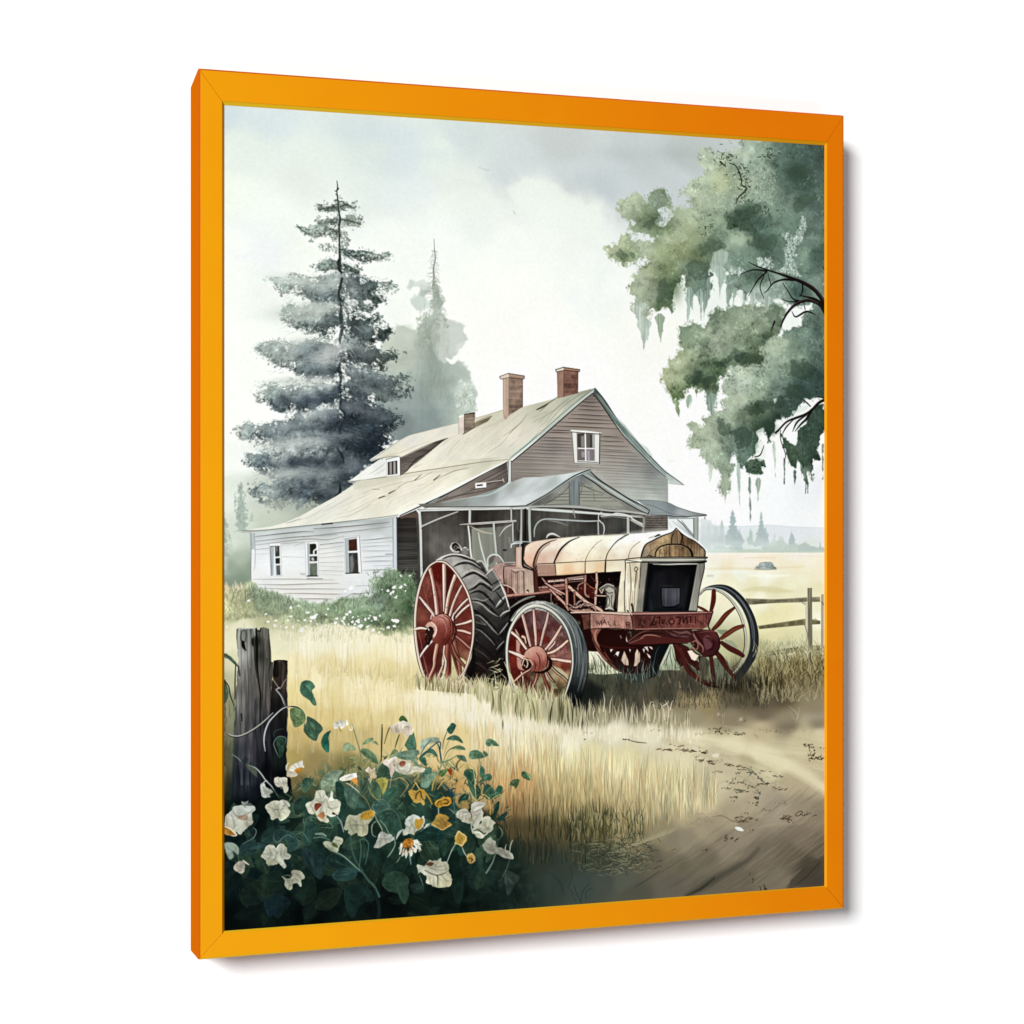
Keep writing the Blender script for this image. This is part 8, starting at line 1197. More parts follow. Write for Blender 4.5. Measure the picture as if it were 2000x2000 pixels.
def paint_leaves():
    r = np.random.default_rng(71)
    # dark mass of the plant
    mass = C14(40,660,330,640,520,560,640,540,690,680,760,620,840,600,930,640,960,400,1060,360,1150,380,1200,480,1320,420,1500,300,1700,400,1900,420,2100,480,2300,600,2560,760,2620,900,2680,1000,2800,1100,2900,1300,3000,1500,3080,1932,40,1932)
    n = [(440,1590,'101c1b'),(500,1600,'0f1a19'),(560,1600,'16231f'),(620,1590,'24392f'),(680,1580,'2f4a3c'),(700,1540,'4a6450'),(640,1530,'4c664f'),(760,1560,'33513f'),(740,1530,'4d6a52'),(800,1580,'2c483a'),(850,1600,'28413a'),(900,1600,'2a4234'),(950,1620,'1d2d27'),(440,1660,'18292a'),(500,1660,'1f3233'),(560,1660,'1f3430'),(620,1660,'223b35'),(680,1660,'253f37'),
         (740,1660,'213b34'),(800,1660,'1d352e'),(860,1660,'1a2e28'),(920,1680,'1b302a'),(440,1730,'101f1f'),(500,1720,'132424'),(560,1740,'12211f'),(640,1740,'0d1817'),(720,1720,'16231f'),(800,1720,'14221d'),(860,1740,'162620'),(960,1740,'1a2924'),(1000,1720,'24322c'),(1040,1740,'31413a'),(440,1790,'080e0e'),(600,1790,'070c0c'),(760,1770,'0b1312'),(900,1770,'101b18')]
    poly(mass, cols=n, soft=34, rag=[('fine',10),('med2',8)], tex=[('med2',.16),('fine',.14)], a=.97)
    # hazy golden thicket behind
    for q,c in [(C13(950,1640,960,1560,1010,1500,1080,1470,1150,1490,1110,1560,1100,1640,1040,1680),'7b8c70'),(C13(1140,1560,1200,1480,1260,1440,1300,1400,1290,1500,1250,1560),'8c8d60'),(C15(730,600,780,640,860,740,880,800,800,830,700,760,690,640),'b98f55'),(C15(760,850,860,860,900,960,830,970,780,930),'b48b50')]: poly(q,c,soft=3,sm=True,a=.75,tex=[('fine2',.08)])
    for i in range(150):                            # random under-leaves
        x = r.uniform(440,1000); yt = np.interp(x,[440,560,640,760,900,1000],[1590,1580,1550,1540,1580,1660]); y = r.uniform(yt,1790)
        L = r.uniform(12,34); d = r.uniform(0,6.28); w = L*r.uniform(.35,.6); t = np.clip((y-1540)/220,0,1)
        k = hx(r.choice(['3a5a49','2d4a3e','49684f','35544c','253d38']))*(1.2-.72*t); c,s = math.cos(d),math.sin(d)
        q = [(x+c*u-s*v, y+s*u+c*v) for u,v in [(-L,0),(-L*.4,w),(L*.4,w*.8),(L,0),(L*.4,-w*.8),(-L*.4,-w)]]
        poly(q,np.clip(k,0,1),soft=3,sm=True,a=.6,tex=[('fine2',.14),('med2',.2)]); line([q[0],q[3]],[1.2,.4],np.clip(k*1.6+.03,0,1),a=.4,sm=False); line([q[0],q[1],q[2],q[3]],[.5,1,.4],np.clip(k*1.5+.02,0,1),a=.45)
    for i in range(420):
        x = r.uniform(560,990); yt = np.interp(x,[560,640,700,800,900,990],[1540,1510,1490,1470,1500,1560]); y = yt+r.uniform(0,130)*r.random()**.6; d = r.uniform(-2.8,-.4); Ln = r.uniform(6,26)
        line([(x,y),(x+Ln*.5*math.cos(d)+r.normal(0,3),y+Ln*.5*math.sin(d)),(x+Ln*math.cos(d),y+Ln*math.sin(d))],[.7,r.uniform(1,4.5),.5],r.choice(['3f5f4a','57735a','2b4538','7d8f66','24382f','93a07c']),a=r.uniform(.3,.65),n=3)
    L = [ # big drawn leaves: outline, fill, vein, edge
     (C13(770,640,800,622,850,630,885,665,890,690,865,715,880,760,905,850,875,850,840,810,780,765,755,720,757,670),'4d7a60','2c4d3d','2a4a38'),
     (C13(660,900,690,880,740,885,780,910,803,970,780,1030,740,1055,705,1062,685,1030,665,970),'667f52','3e5437','3a5337'),
     (C13(825,962,900,1000,965,1075,930,1130,905,1190,850,1170,800,1120,788,1080,815,1020),'47694f','2a4836','2c4d3b'),
     (C13(1043,1098,1010,1110,970,1150,952,1210,970,1260,1020,1300,1028,1220,1020,1160),'2f7059','1d4a3b','1c4434'),
     (C13(1155,1260,1170,1220,1210,1205,1260,1240,1285,1280,1230,1285,1185,1298),'8f9f78','5b7653',None),
     (C13(1320,1290,1350,1265,1410,1280,1470,1340,1490,1410,1450,1400,1390,1360,1340,1320),'5f7a56','3b573e',None),
     (C13(1345,1225,1380,1185,1435,1165,1440,1185,1400,1210),'6f8a62','4a6546','3c573c'),(C13(1430,1190,1470,1200,1500,1235,1460,1215),'6f8a62',None,None),
     (C13(1205,1360,1240,1345,1290,1350,1310,1400,1270,1450,1280,1400,1250,1365),'8a9163','5f7048',None),
     (C13(1745,1230,1780,1160,1820,1110,1850,1270,1800,1285,1760,1260),'4b7159','2b4a39','26402f'),
     (C13(1640,1330,1720,1290,1860,1275,1880,1310,1840,1360,1890,1440,1850,1430,1800,1380,1720,1370),'6b8770','4a6a55',None),
     (C13(1600,1350,1640,1270,1680,1290,1660,1330),'7f8f66',None,None),
     (C13(1480,1540,1500,1450,1540,1400,1590,1450,1600,1520,1560,1600,1510,1620,1480,1590),'43604a','2b4233',None),
     (C13(765,1640,770,1580,800,1540,850,1545,885,1570,850,1620,800,1680),'3f5f49','24412f','9a9163'),
     (C13(950,1620,960,1560,1010,1500,1080,1470,1150,1490,1110,1530,1100,1600,1050,1620,1000,1610,960,1650),'7d937b','4f6b55','a5b090'),
     (C13(1090,1590,1150,1600,1180,1700,1190,1800,1140,1932,1110,1932,1100,1750),'28453c','466355',None),
     (C13(1170,1640,1230,1640,1300,1700,1290,1800,1260,1840,1200,1800,1180,1740),'49685a','2d4a3e',None),
     (C13(1410,1680,1430,1600,1460,1570,1500,1600,1520,1680,1490,1750,1440,1720),'4d6d50','33503a','b9a45a'),
     (C13(1470,1560,1530,1540,1570,1550,1580,1590,1540,1700,1520,1640),'8d8a45','6a6a32','b9a45a'),
     (C13(1530,1720,1580,1650,1640,1610,1675,1640,1660,1700,1600,1760,1560,1800),'3b6350','234238','7d8c62'),
     (C13(700,1760,760,1725,820,1720,840,1760,800,1850,720,1900,690,1840),'2c463c','1b2f2a','9a9580'),
     (C14(1430,700,1470,650,1530,632,1580,670,1600,710,1540,740,1490,790),'46695c','2c4a42','a9b5a0'),
     (C14(1480,800,1520,750,1590,725,1650,745,1690,830,1710,930,1640,1000,1560,960,1500,880),'36564c','24403a','8d9c84'),
     (C15(20,1050,60,1000,140,970,210,1000,260,1140,180,1230,60,1130),'35564a','223f36','7c8f7a'),
     (C14(780,980,800,900,850,840,900,870,940,870,900,960,840,1060,790,1060),'2c4a43','4d6c60','55716a'),
     (C14(500,980,530,930,600,920,690,960,735,1030,720,1090,660,1130,640,1050,590,1000,540,1040,520,1040),'2e4a47','4c6a64','5d7a74'),
     (C14(180,1130,200,1060,270,1020,340,1040,430,1060,400,1090,320,1100,250,1140,210,1180),'2d4847','4b6763','4f6c69'),
     (C14(40,1060,90,1040,150,1060,180,1110,170,1160,120,1120,130,1180,90,1200,60,1150),'7d8d82','5a6b62','4f5f58'),
     (C14(240,880,300,900,330,930,310,1000,250,1060,240,1020,290,960),'24383a','4c6563',None),
     (C14(1010,1180,1080,1150,1200,1200,1290,1280,1340,1320,1240,1300,1150,1280,1060,1290,1010,1240),'263f3a','45615a','4d6a62'),
     (C14(780,1090,860,1110,980,1170,990,1280,945,1385,880,1330,810,1250,775,1160),'263c3c','3f5957','3c5553'),
     (C14(1055,1350,1110,1300,1200,1285,1290,1320,1260,1380,1180,1400,1090,1395),'2c4a48','456460','4f6d69'),
     (C14(1170,1560,1180,1480,1240,1430,1330,1440,1420,1500,1450,1580,1360,1600,1300,1660,1250,1750,1200,1680),'1d332f','2f4a44','35514a'),
     (C14(1530,1410,1570,1340,1640,1310,1720,1330,1780,1400,1770,1460,1780,1540,1740,1615,1700,1530,1620,1500,1560,1460),'2a4238','435b4d','41594b'),
     (C15(80,1680,120,1600,200,1560,280,1580,330,1630,310,1690,330,1740,300,1860,260,1830,220,1760,140,1740),'2f4a3d','4a6252','41594b'),
     (C14(430,1640,470,1560,540,1520,620,1560,665,1610,600,1680,550,1755,500,1720,460,1740),'182b30','2a4048','30464c'),
     (C14(410,1560,430,1620,440,1720,480,1745,440,1740,415,1680),'16262a','3f5963',None),
     (C15(380,1230,440,1170,520,1130,600,1140,660,1190,670,1240,600,1270,500,1270,420,1280),'22403a','375a50','4a6c60'),
     (C15(440,640,480,580,530,575,550,610,520,670,460,660,430,690),'557a63','2c4c3e','2c4a3c'),(C15(440,720,470,660,560,620,590,620,580,670,540,720,500,770,450,760),'6b8c72','41654f','395c48'),
     (C15(610,640,640,600,690,600,680,630,650,660),'55713f',None,'33482f'),
     (C15(850,640,860,600,900,590,940,600,960,640,950,760,960,860,930,820,900,760,880,680),'3f6b55','25483a','274638'),(C15(960,740,1000,770,1010,820,975,880,955,840),'2f5445','1f3d33',None),
     (C15(1005,560,1035,580,1045,620,1030,680,1005,650),'3f6a52','274a39','2b4c3a'),(C15(980,720,1020,680,1060,640,1100,640,1115,670,1090,700,1040,700,1000,720),'48735a','2b4f3e','2b4d3b'),
     (C15(900,460,920,420,970,410,1020,440,1045,470,1030,430,1050,420,1080,460,1020,490,960,495,915,490),'557a5a','375a42','6b8560'),(C15(1058,345,1070,315,1100,305,1140,325,1180,370,1130,370,1115,350,1100,375,1070,370),'5a7c5c','3b5c45','6d8660'),
     (C15(1030,800,1045,750,1080,730,1120,770,1135,820,1110,880,1070,870,1040,840),'36604c','21443a','2a4a38'),(C15(1130,850,1145,800,1170,755,1205,748,1215,790,1180,830,1140,870),'3b6b50','274c3b','2a4a38'),
     (C15(1280,740,1300,700,1340,682,1375,690,1365,740,1340,775,1320,755),'647c52','435c3d','79895a'),(C15(1395,625,1410,610,1440,630,1475,695,1430,680,1400,660),'4f6f4a','324d35','2d4530'),(C15(1440,620,1480,650,1500,700,1460,660),'7b8c5c',None,None),
     (C15(1120,1050,1130,980,1160,910,1185,900,1180,960,1150,1040,1130,1060),'28493a','1a3229',None),(C15(1160,1060,1210,1020,1255,995,1250,1030,1200,1080),'2b4a3f','1a3029','1d332b'),
     (C15(800,880,820,840,860,820,895,835,880,880,830,890,800,920),'2f5a4c','1c3e35','1f3d34'),(C15(570,880,590,830,630,815,660,850,640,890,590,900),'2b5448','1c3d36','b98b35'),
     (C15(690,220,720,180,740,155,775,175,770,200,740,250,720,255),'3a6650','234638','2a4838'),(C15(690,310,740,275,790,280,830,320,838,345,790,320,750,305),'4b7257','2e4f3e','2c4a39'),(C15(720,400,790,368,850,385,860,410,810,395,770,395),'5a7a5a','3d5c45','3d5a42'),
     (C15(785,460,850,465,875,520,830,505,800,490),'5f8164','3a5c48','2f4e3c'),(C15(430,480,480,430,545,400,590,440,600,475,550,440,500,440,450,480),'44705a','264a3d','274a3b'),(C15(430,490,480,480,495,510,495,560,450,530),'3e6a54','264a3d','274a3b'),
     (C15(440,400,450,320,540,290,620,300,600,350,560,340,500,360,450,420),'97a893','5e7b70',None),(C15(240,120,260,90,290,95,320,140,280,140,250,140),'55733c','36502b','3f5a2e'),
     (C15(1220,1570,1250,1540,1370,1610,1330,1680,1270,1780,1240,1680),'33433d','55645b','47574f'),(C15(1170,1640,1200,1580,1225,1580,1215,1680,1190,1720),'2c3c37','4c5b52',None),
     (C15(850,1350,900,1280,940,1270,930,1320,880,1380),'30473c',None,None),(C15(730,1700,800,1560,860,1480,850,1640,840,1800,800,1860,750,1790),'1c2f29','33473d',None),(C15(790,1350,800,1320,840,1330,850,1390,810,1400),'24443c',None,'4c6d60'),
     (C15(340,1690,430,1660,470,1700,460,1760,380,1760),'243733','394e48',None),
    ]
    for q,c,v,e in L: leaf(q,c,v,e)
    # stems
    S = [(C13(1245,1040,1270,1120,1300,1220,1320,1300,1340,1450,1350,1600),[1.4,2,2.4,2.6,2.4,1.4],'78835e'),(C13(1528,1040,1522,1200,1520,1380),[1.6,1.6,1.6],'333d24'),(C13(1595,1070,1570,1140,1548,1220),[1.6,1.2,.8],'4a4a2a'),(C13(1690,1140,1670,1200,1650,1260),[1.4,1.6,1],'4b5a36'),(C13(1310,1500,1310,1690),[1.2,1.2],'8a7c4c'),
        (C13(1400,1640,1450,1720,1500,1760),[1,1.4,1],'9c8b52'),(C13(1560,1560,1640,1560,1700,1540,1770,1600,1760,1640,1700,1720),[1,1.4,1.6,1.6,1.4,1],'b59a62'),(C13(1620,1520,1610,1570,1600,1640),[1.4,1.2,1],'c3a88a'),(C13(1690,1460,1640,1500,1760,1540,1830,1620),[1.2,1.6,2,1.4],'5d7a5c'),(C13(1320,1700,1380,1750,1420,1840),[1,1.4,1],'8a7f5a'),
        (C14(1050,1120,1120,1150,1200,1200,1280,1280,1340,1320,1400,1400,1450,1450,1500,1550),[2,3,3.4,3.6,4,4,5,5],'3f5f57'),(C14(1050,1118,1150,1160,1240,1235,1320,1305),[1,1.4,1.4,1],'8aa196'),(C14(1230,980,1240,1100,1290,1230,1350,1310),[3,3.4,3,2],'3d5f58'),(C14(1310,1290,1330,1100,1320,1020,1370,1015,1400,1060,1390,1150,1370,1250),[2,2.4,2.4,2.6,2.4,2.2,1.4],'47685e'),
        (C14(1450,1480,1490,1600,1500,1700,1490,1760),[5,7,7,6],'1d2c2c'),(C14(1100,790,1140,850,1165,940),[2,3,2],'7f9293'),(C14(1000,800,1040,860,1060,900,950,900),[1.2,1.6,1.6,1],'5f7a6a'),(C14(790,950,800,860,830,800,880,800),[1.2,2,2,1.2],'4b6a5c'),(C14(720,960,760,950,790,960,840,1040),[1.4,1.6,1.6,1],'5a756c'),(C14(900,960,960,960,1000,980),[3,5,3],'6f8a7c'),
        (C14(880,1000,960,990,1040,1020),[2,3,2],'55746a'),(C14(500,1000,540,1040,600,990,640,970,700,1000),[1.4,2.4,2,1.6,1],'55706c'),(C14(310,900,340,930,320,990,260,1030,210,1060),[1.2,2,2,1.4,.8],'5f7a74'),(C14(170,1160,175,1210),[2.4,1.6],'4a5f57'),(C14(1450,760,1480,830,1520,900,1530,935),[1.2,1.6,1.6,1.2],'9fa483'),(C14(1440,870,1430,920,1440,970,1470,990),[1,1.6,1.6,1],'8b9a80'),
        (C14(1470,840,1430,880,1430,940),[1.4,1.4,1],'93a088'),(C14(1510,830,1560,890,1600,970,1640,1000),[1,1.6,1.6,1.2],'7f9378'),(C14(1640,1000,1650,1060,1620,1130,1580,1180),[1.4,1.6,1.4,1],'8ba094'),(C14(1660,1010,1690,960,1720,920),[1.6,2.4,1.6],'b3b9b3'),(C14(1700,1170,1680,1210,1660,1230),[1.4,2,1],'6d8474'),(C14(1790,1170,1800,1250),[4,1.4],'6d8d88'),
        (C15(690,1470,730,1370,775,1290),[2,2.4,1.8],'8ea394'),(C15(835,1330,855,1380,890,1430),[2,2.6,1.6],'97a38b'),(C15(610,950,612,1020),[1.8,1.8],'b5c0ae'),(C15(920,1110,925,1160,935,1200),[3,2.6,1.4],'9caca0'),(C15(1145,1400,1120,1470,1080,1540,1060,1570),[2.6,3.4,4,4],'66786e'),(C15(1310,1260,1290,1310,1280,1390),[1.6,2.4,2],'99a69d'),(C15(1250,1300,1240,1340,1250,1370),[1,2,1],'a9b3a9'),(C15(1280,1450,1250,1540,1220,1600),[1.6,1.6,1],'55655c'),
        (C15(640,540,630,460,615,380,600,350),[3,3,2.6,1.4],'24505a'),(C15(550,790,580,690,620,600,640,540,640,500),[2,2.6,3,3,1.4],'6f9070'),(C15(640,540,700,480,760,400,800,370),[2.4,2,1.6,1],'b3b07a'),(C15(650,530,720,500,790,460),[3,2.4,1.6],'5f8463'),(C15(650,400,660,320,690,240),[1,1.8,1.6],'4a7058'),(C15(660,460,700,340,740,300),[1,1.4,1],'7c9260'),(C15(655,520,700,420,790,375),[1,1.6,1.2],'55755a'),
        (C15(440,460,470,400,540,310),[1,2,1.4],'43706b'),(C15(430,480,500,420,600,340,630,345,625,420),[1.4,2,2.4,2.4,2],'2c6070'),(C15(600,640,560,720,550,790),[1.6,2.4,1.4],'c09a4f'),(C15(690,660,650,710,600,780),[1.2,2,1.4],'c7a45a'),(C15(640,620,600,700,570,790),[1,1.6,1],'a98a3c'),(C15(700,620,690,680,720,700),[1,1.4,1],'b9a46b'),
        (C15(940,600,955,700,960,800,965,880),[1.4,2,2,1.4],'a5b38a'),(C15(905,790,930,850,965,890),[1.4,2,1.4],'9bac7e'),(C15(990,490,1010,540,1010,580),[1,1.4,1.2],'6f7f55'),(C15(1375,690,1400,670,1370,660),[.8,1.2,.8],'b5a36a'),(C15(1090,860,1100,950,1100,1020),[2,2.4,2],'b99a55'),(C15(1100,880,1150,850,1200,830,1250,850),[1.2,2,2,1.4],'9c9a5c'),(C15(1010,860,1040,830,1090,870),[1,2,1.4],'c3a362'),
        (C15(80,200,78,350,70,500),[1.8,1.6,1.6],'37422b'),(C15(150,200,120,280,100,350),[1.4,1.2,.8],'565530'),(C15(240,260,215,330,200,390),[1.2,1.6,1],'55633c'),(C15(520,1270,560,1320,620,1350),[1.2,1.6,.8],'4d6c5e'),(C15(440,1180,520,1120,600,1150),[1.4,1.6,1],'5d7c6c'),(C15(430,1590,450,1640,465,1690),[1,2,1],'5c7470'),(C15(200,1260,195,1320,130,1420),[1.6,1.6,1],'7a9085'),
        (C15(330,830,370,760,400,720,420,770),[1.2,1.8,1.8,1],'b8954a'),(C15(650,730,700,770,730,840,740,780,770,775),[1.4,3,3.4,3,2],'234d5e'),(C15(380,700,420,760,440,790),[1,2,1],'c9b27b'),(C15(740,870,780,830,830,820),[1.6,2.6,1.6],'4a7668'),(C15(750,860,760,960,780,1060),[1.6,2,1.4],'4d766a')]
    for q,w,c in S: line(q,w,c,a=.92)
    for i in range(60):                             # golden tangle in the middle
        x = r.uniform(860,950) if i % 2 else r.uniform(840,980); y = r.uniform(1490,1570); d=r.uniform(-2.6,-.5); Ln=r.uniform(8,28)
        line([(x,y),(x+Ln*.5*math.cos(d)+r.normal(0,3),y+Ln*.5*math.sin(d)),(x+Ln*math.cos(d),y+Ln*math.sin(d))],[1,1.4,.5],r.choice(['c59f56','8a7436','b98d3f','3f5f48','dcc08a']),a=.45,n=3)
    for q in [C15(700,600,720,570,745,600,735,650,715,640)]: poly(q,'a8552a',soft=1.4); 
    poly(C15(690,590,720,600,735,640,700,610),'7c3317',a=.7,soft=2)

def paint_flowers():
    r = np.random.default_rng(19)
    W, G = 'd9d9cc', 'a9b0a3'
    def fl(q, cols, ls=(), accents=()):
        flower(q, cols, ls)
        for aq, ac in accents: poly(aq, ac, soft=1.4, sm=True, tex=[('fine2',.15)])
    # upper thin blossoms
    fl(C13(1068,1030,1085,1012,1100,1020,1120,990,1155,995,1172,1015,1175,1045,1150,1070,1140,1050,1125,1040,1110,1070,1085,1075,1075,1050),[(655,1412,'f5f2ec'),(668,1410,'eeeae2')],[C13(1100,1020,1110,1060),C13(1130,1000,1150,1040)])
    poly(C13(1185,1050,1190,990,1200,1000,1212,1030,1205,1050),'f4f0ea',soft=1.4); line(C13(1215,1060,1225,1090,1245,1085,1245,1050),[1.4,2.4,2.4,1.4],'ece2c0'); line(C13(1120,1060,1130,1090,1145,1105),[1,1.8,1.2],'a57a35')
    fl(C13(1598,1045,1640,1040,1680,1015,1740,1008,1790,1025,1812,1070,1810,1120,1780,1140,1750,1160,1730,1120,1690,1110,1650,1130,1625,1100),[(765,1415,'efe3d6'),(790,1412,'f0e6db'),(800,1425,'dccbb9'),(785,1430,'d5c5b4'),(775,1425,'c9b7a2')],[C13(1650,1060,1660,1100,1690,1105),C13(1730,1060,1770,1060,1780,1110),C13(1700,1060,1720,1100)])
    line(C13(1600,1048,1620,1100,1640,1130),[1.4,1.6,1],'b59a80'); blob(794,1424,5,5,'b9a08c',.5)
    fl(C13(1525,1400,1550,1370,1600,1372,1640,1345,1670,1360,1690,1380,1640,1420,1660,1450,1620,1520,1615,1560,1600,1500,1590,1450),[(752,1488,'f0dad4'),(765,1485,'f2e8e2'),(770,1500,'e6cfc4'),(762,1510,'cdb09c')],[C13(1620,1380,1600,1420,1605,1480),C13(1640,1370,1630,1410)])
    fl(C13(1635,1455,1660,1400,1700,1378,1750,1372,1790,1385,1815,1420,1880,1440,1930,1460,1900,1490,1830,1480,1800,1505,1740,1512,1680,1490),[(785,1495,'ddd9cb'),(790,1506,'b4b3a4'),(800,1498,'c9c8bb'),(812,1500,'d2ccb6'),(778,1490,'dcd5c8')],[C13(1680,1400,1670,1440,1700,1490),C13(1800,1420,1790,1470,1740,1505)],[(C13(1690,1400,1720,1380,1750,1390,1745,1420,1710,1440,1690,1420),'9a6450')])
    fl(C13(1132,1555,1160,1530,1210,1510,1260,1500,1282,1510,1280,1540,1240,1555,1180,1570,1150,1570),[(670,1518,'efeae0'),(690,1514,'f1ede4')],[C13(1180,1540,1240,1525)],[(C13(1235,1560,1285,1540,1300,1600,1300,1620,1260,1590),'c58a45')]); line(C13(1150,1570,1190,1590,1220,1605,1280,1650,1310,1680),[1,1.6,1.6,1.6,1],'cfc5bb'); poly(C13(1150,1575,1230,1568,1220,1590,1180,1588),'3b4a28',soft=1.5)
    fl(C13(1366,1470,1400,1445,1430,1460,1455,1445,1465,1490,1476,1540,1440,1555,1415,1590,1405,1540,1395,1495),[(715,1502,'f3efe8'),(728,1502,'f0e6d6'),(725,1515,'d8b06a'),(730,1516,'e2c89a')],[C13(1400,1460,1410,1520,1412,1580),C13(1430,1460,1440,1540),C13(1450,1460,1460,1530)])
    fl(C13(625,1520,640,1460,680,1425,720,1400,765,1378,788,1420,785,1445,740,1450,700,1460,735,1510,690,1530,650,1530),[(565,1507,'cfc0ac'),(575,1498,'e9e2d8'),(588,1492,'f2ece6'),(570,1512,'d5c3ae')],[C13(690,1420,720,1450),C13(730,1400,745,1440),C13(640,1480,690,1500)],[(C13(700,1468,740,1450,780,1445,765,1475,740,1500,715,1490),'b9822f')])
    line(C13(625,1470,625,1430,645,1400),[2,3,1.4],'cfd2c2',a=.8)
    fl(C13(505,1580,515,1545,550,1538,580,1545,620,1545,630,1580,637,1640,620,1680,600,1660,580,1620,540,1620,515,1600),[(540,1525,'c5c1b8'),(553,1524,'c9c6bb'),(545,1533,'aaa59a'),(558,1540,'b9b8a8')],[C13(550,1545,545,1600),C13(580,1550,600,1590,625,1580),C13(560,1580,600,1600)])
    fl(C13(385,1610,410,1595,430,1630,480,1645,502,1680,470,1700,475,1725,430,1720,395,1710,385,1660),[(515,1535,'b9bfbd'),(522,1548,'a5aba8'),(528,1550,'8a918f')],[C13(400,1620,420,1680),C13(430,1640,440,1710),C13(400,1660,470,1680)]); line(C13(385,1610,430,1570,450,1580),[2,2.6,1.4],'9da3a2')
    fl(C14(430,690,500,645,560,650,590,640,630,645,655,690,640,710,662,745,640,790,570,828,540,815,490,828,470,780,445,740),[(530,1575,'c5c6b8'),(545,1570,'cfd0c3'),(560,1575,'b5b8a8'),(535,1590,'aeb2a0'),(550,1592,'c9cbb4')],[C14(500,660,520,720,480,760),C14(560,660,540,740,560,800),C14(600,700,560,760,570,820),C14(450,700,520,730,600,720),C14(500,740,540,790)]); line(C14(590,640,620,680,640,700),[2,3,2],'8f9490')
    fl(C14(40,800,100,750,130,700,200,690,300,690,325,700,330,740,300,770,315,850,250,910,190,960,150,940,150,975,70,970,40,940),[(445,1600,'c9cac3'),(465,1580,'aeb7b8'),(480,1583,'bfc6c5'),(490,1578,'aab3b2'),(470,1600,'c3c5ba'),(465,1615,'b0b5a6'),(485,1605,'a09c8e'),(440,1620,'c9b99c')],[C14(110,740,160,790,250,770,320,720),C14(100,770,130,860,120,900),C14(250,780,250,880),C14(60,800,60,880),C14(170,800,220,820,240,790)],[(C14(160,800,250,780,255,820,200,830),'9c8574'),(C14(40,895,80,910,130,950,150,970,80,970,40,950),'a8752f')])
    line(C14(40,890,90,910,140,955,155,970),[1.2,1.6,1.4],'e5dfc6'); fl(C14(200,650,230,655,270,640,275,680,310,690,240,690,205,680),[(480,1565,'8e9a9c'),(490,1570,'788585')],[C14(220,660,260,680)])
    fl(C14(812,700,830,660,880,640,895,600,905,555,950,543,990,560,1000,600,1030,620,1045,550,1070,575,1060,630,1110,640,1137,665,1125,720,1110,780,1050,790,1000,770,1020,840,980,850,930,830,900,780,850,770),[(605,1565,'c9cab8'),(620,1550,'c3c4b3'),(625,1570,'b9baa8'),(640,1565,'d9dacb'),(655,1570,'c5c6b5'),(630,1590,'d0cfbd'),(625,1600,'d9d3b8'),(648,1550,'d8d4dc')],
        [C14(900,640,960,660,1000,620),C14(920,560,950,620,900,630),C14(1000,630,1020,700,1060,740),C14(850,680,880,740,900,780),C14(960,680,940,760,980,830),C14(1000,700,1060,720,1110,700),C14(880,650,840,700)],[(C14(890,690,900,672,940,668,958,685,935,715,905,745,890,720),'97503d'),(C14(915,790,940,765,975,750,985,790,965,820,930,800),'a8744c')])
    line(C14(1065,765,1100,785),[4,2],'1b1c18'); line(C14(990,770,1050,795,1090,780),[1.4,2.2,1.6],'e6e6d6')
    fl(C14(1170,890,1210,790,1280,785,1330,760,1380,740,1430,735,1455,770,1440,820,1400,870,1395,950,1360,975,1310,975,1290,950,1240,975,1210,950,1210,925,1175,915),[(680,1600,'a9ab94'),(700,1600,'b7b79e'),(690,1620,'9fa58c'),(710,1620,'b4b496'),(715,1590,'a59a6e'),(675,1615,'8f957f')],[C14(1230,800,1220,860,1250,940),C14(1290,800,1280,870,1300,950),C14(1340,840,1350,900,1340,970),C14(1200,880,1260,870,1330,880),C14(1380,860,1370,940)],[(C14(1325,790,1370,750,1430,738,1452,770,1430,805,1370,825,1330,820),'a9812c')])
    for i in range(9): x,y=r.uniform(1335,1440),r.uniform(750,815); line(C14(x,y,x+r.normal(0,9),y-12),[1.4,.7],'5b4213' if i%2 else 'c9a24a',a=.7,sm=False)
    fl(C14(1520,935,1560,945,1640,1000,1590,1040,1500,1090,1445,1088,1470,1030,1495,980),[(740,1635,'b5b8b3'),(755,1632,'9ba29e'),(745,1650,'a5aaa4')],[C14(1520,950,1500,1080),C14(1540,950,1560,1040),C14(1490,1000,1600,1010)])
    fl(C14(975,1050,1010,1030,1060,1035,1090,985,1155,1020,1130,1080,1100,1130,1040,1120,1000,1090),[(640,1650,'b4baa5'),(655,1640,'a5ad98'),(660,1650,'c1c5ae'),(645,1660,'7f8b70')],[C14(1070,1010,1140,1030),C14(1060,1035,1125,1060),C14(1050,1060,1110,1085),C14(1000,1060,1040,1110)],[(C14(1060,1040,1110,1070,1100,1090,1060,1070),'55603c')])
    fl(C14(385,1170,410,1120,450,1065,500,1070,530,1100,570,1045,630,1080,640,1130,670,1165,640,1200,600,1200,620,1260,600,1278,560,1240,520,1250,450,1265,430,1210),[(520,1665,'b4b8ae'),(540,1660,'c1c4b8'),(555,1665,'aeb1a6'),(530,1685,'a7a88f'),(550,1680,'b9bdb0'),(560,1690,'9fa49a')],[C14(450,1080,480,1150,440,1200),C14(530,1110,520,1180,480,1220),C14(580,1070,570,1150,600,1200),C14(620,1100,600,1160,650,1170),C14(400,1150,470,1140),C14(500,1200,540,1230)])
    fl(C14(132,1270,150,1230,185,1215,220,1225,240,1265,210,1325,170,1325,145,1305),[(465,1690,'a79f98'),(473,1692,'8d8a80'),(468,1700,'b5b1a4')],[C14(185,1220,185,1300),C14(150,1260,175,1310)]); line(C14(215,1210,240,1230,270,1250),[2,3.4,2],'b7b3a8')
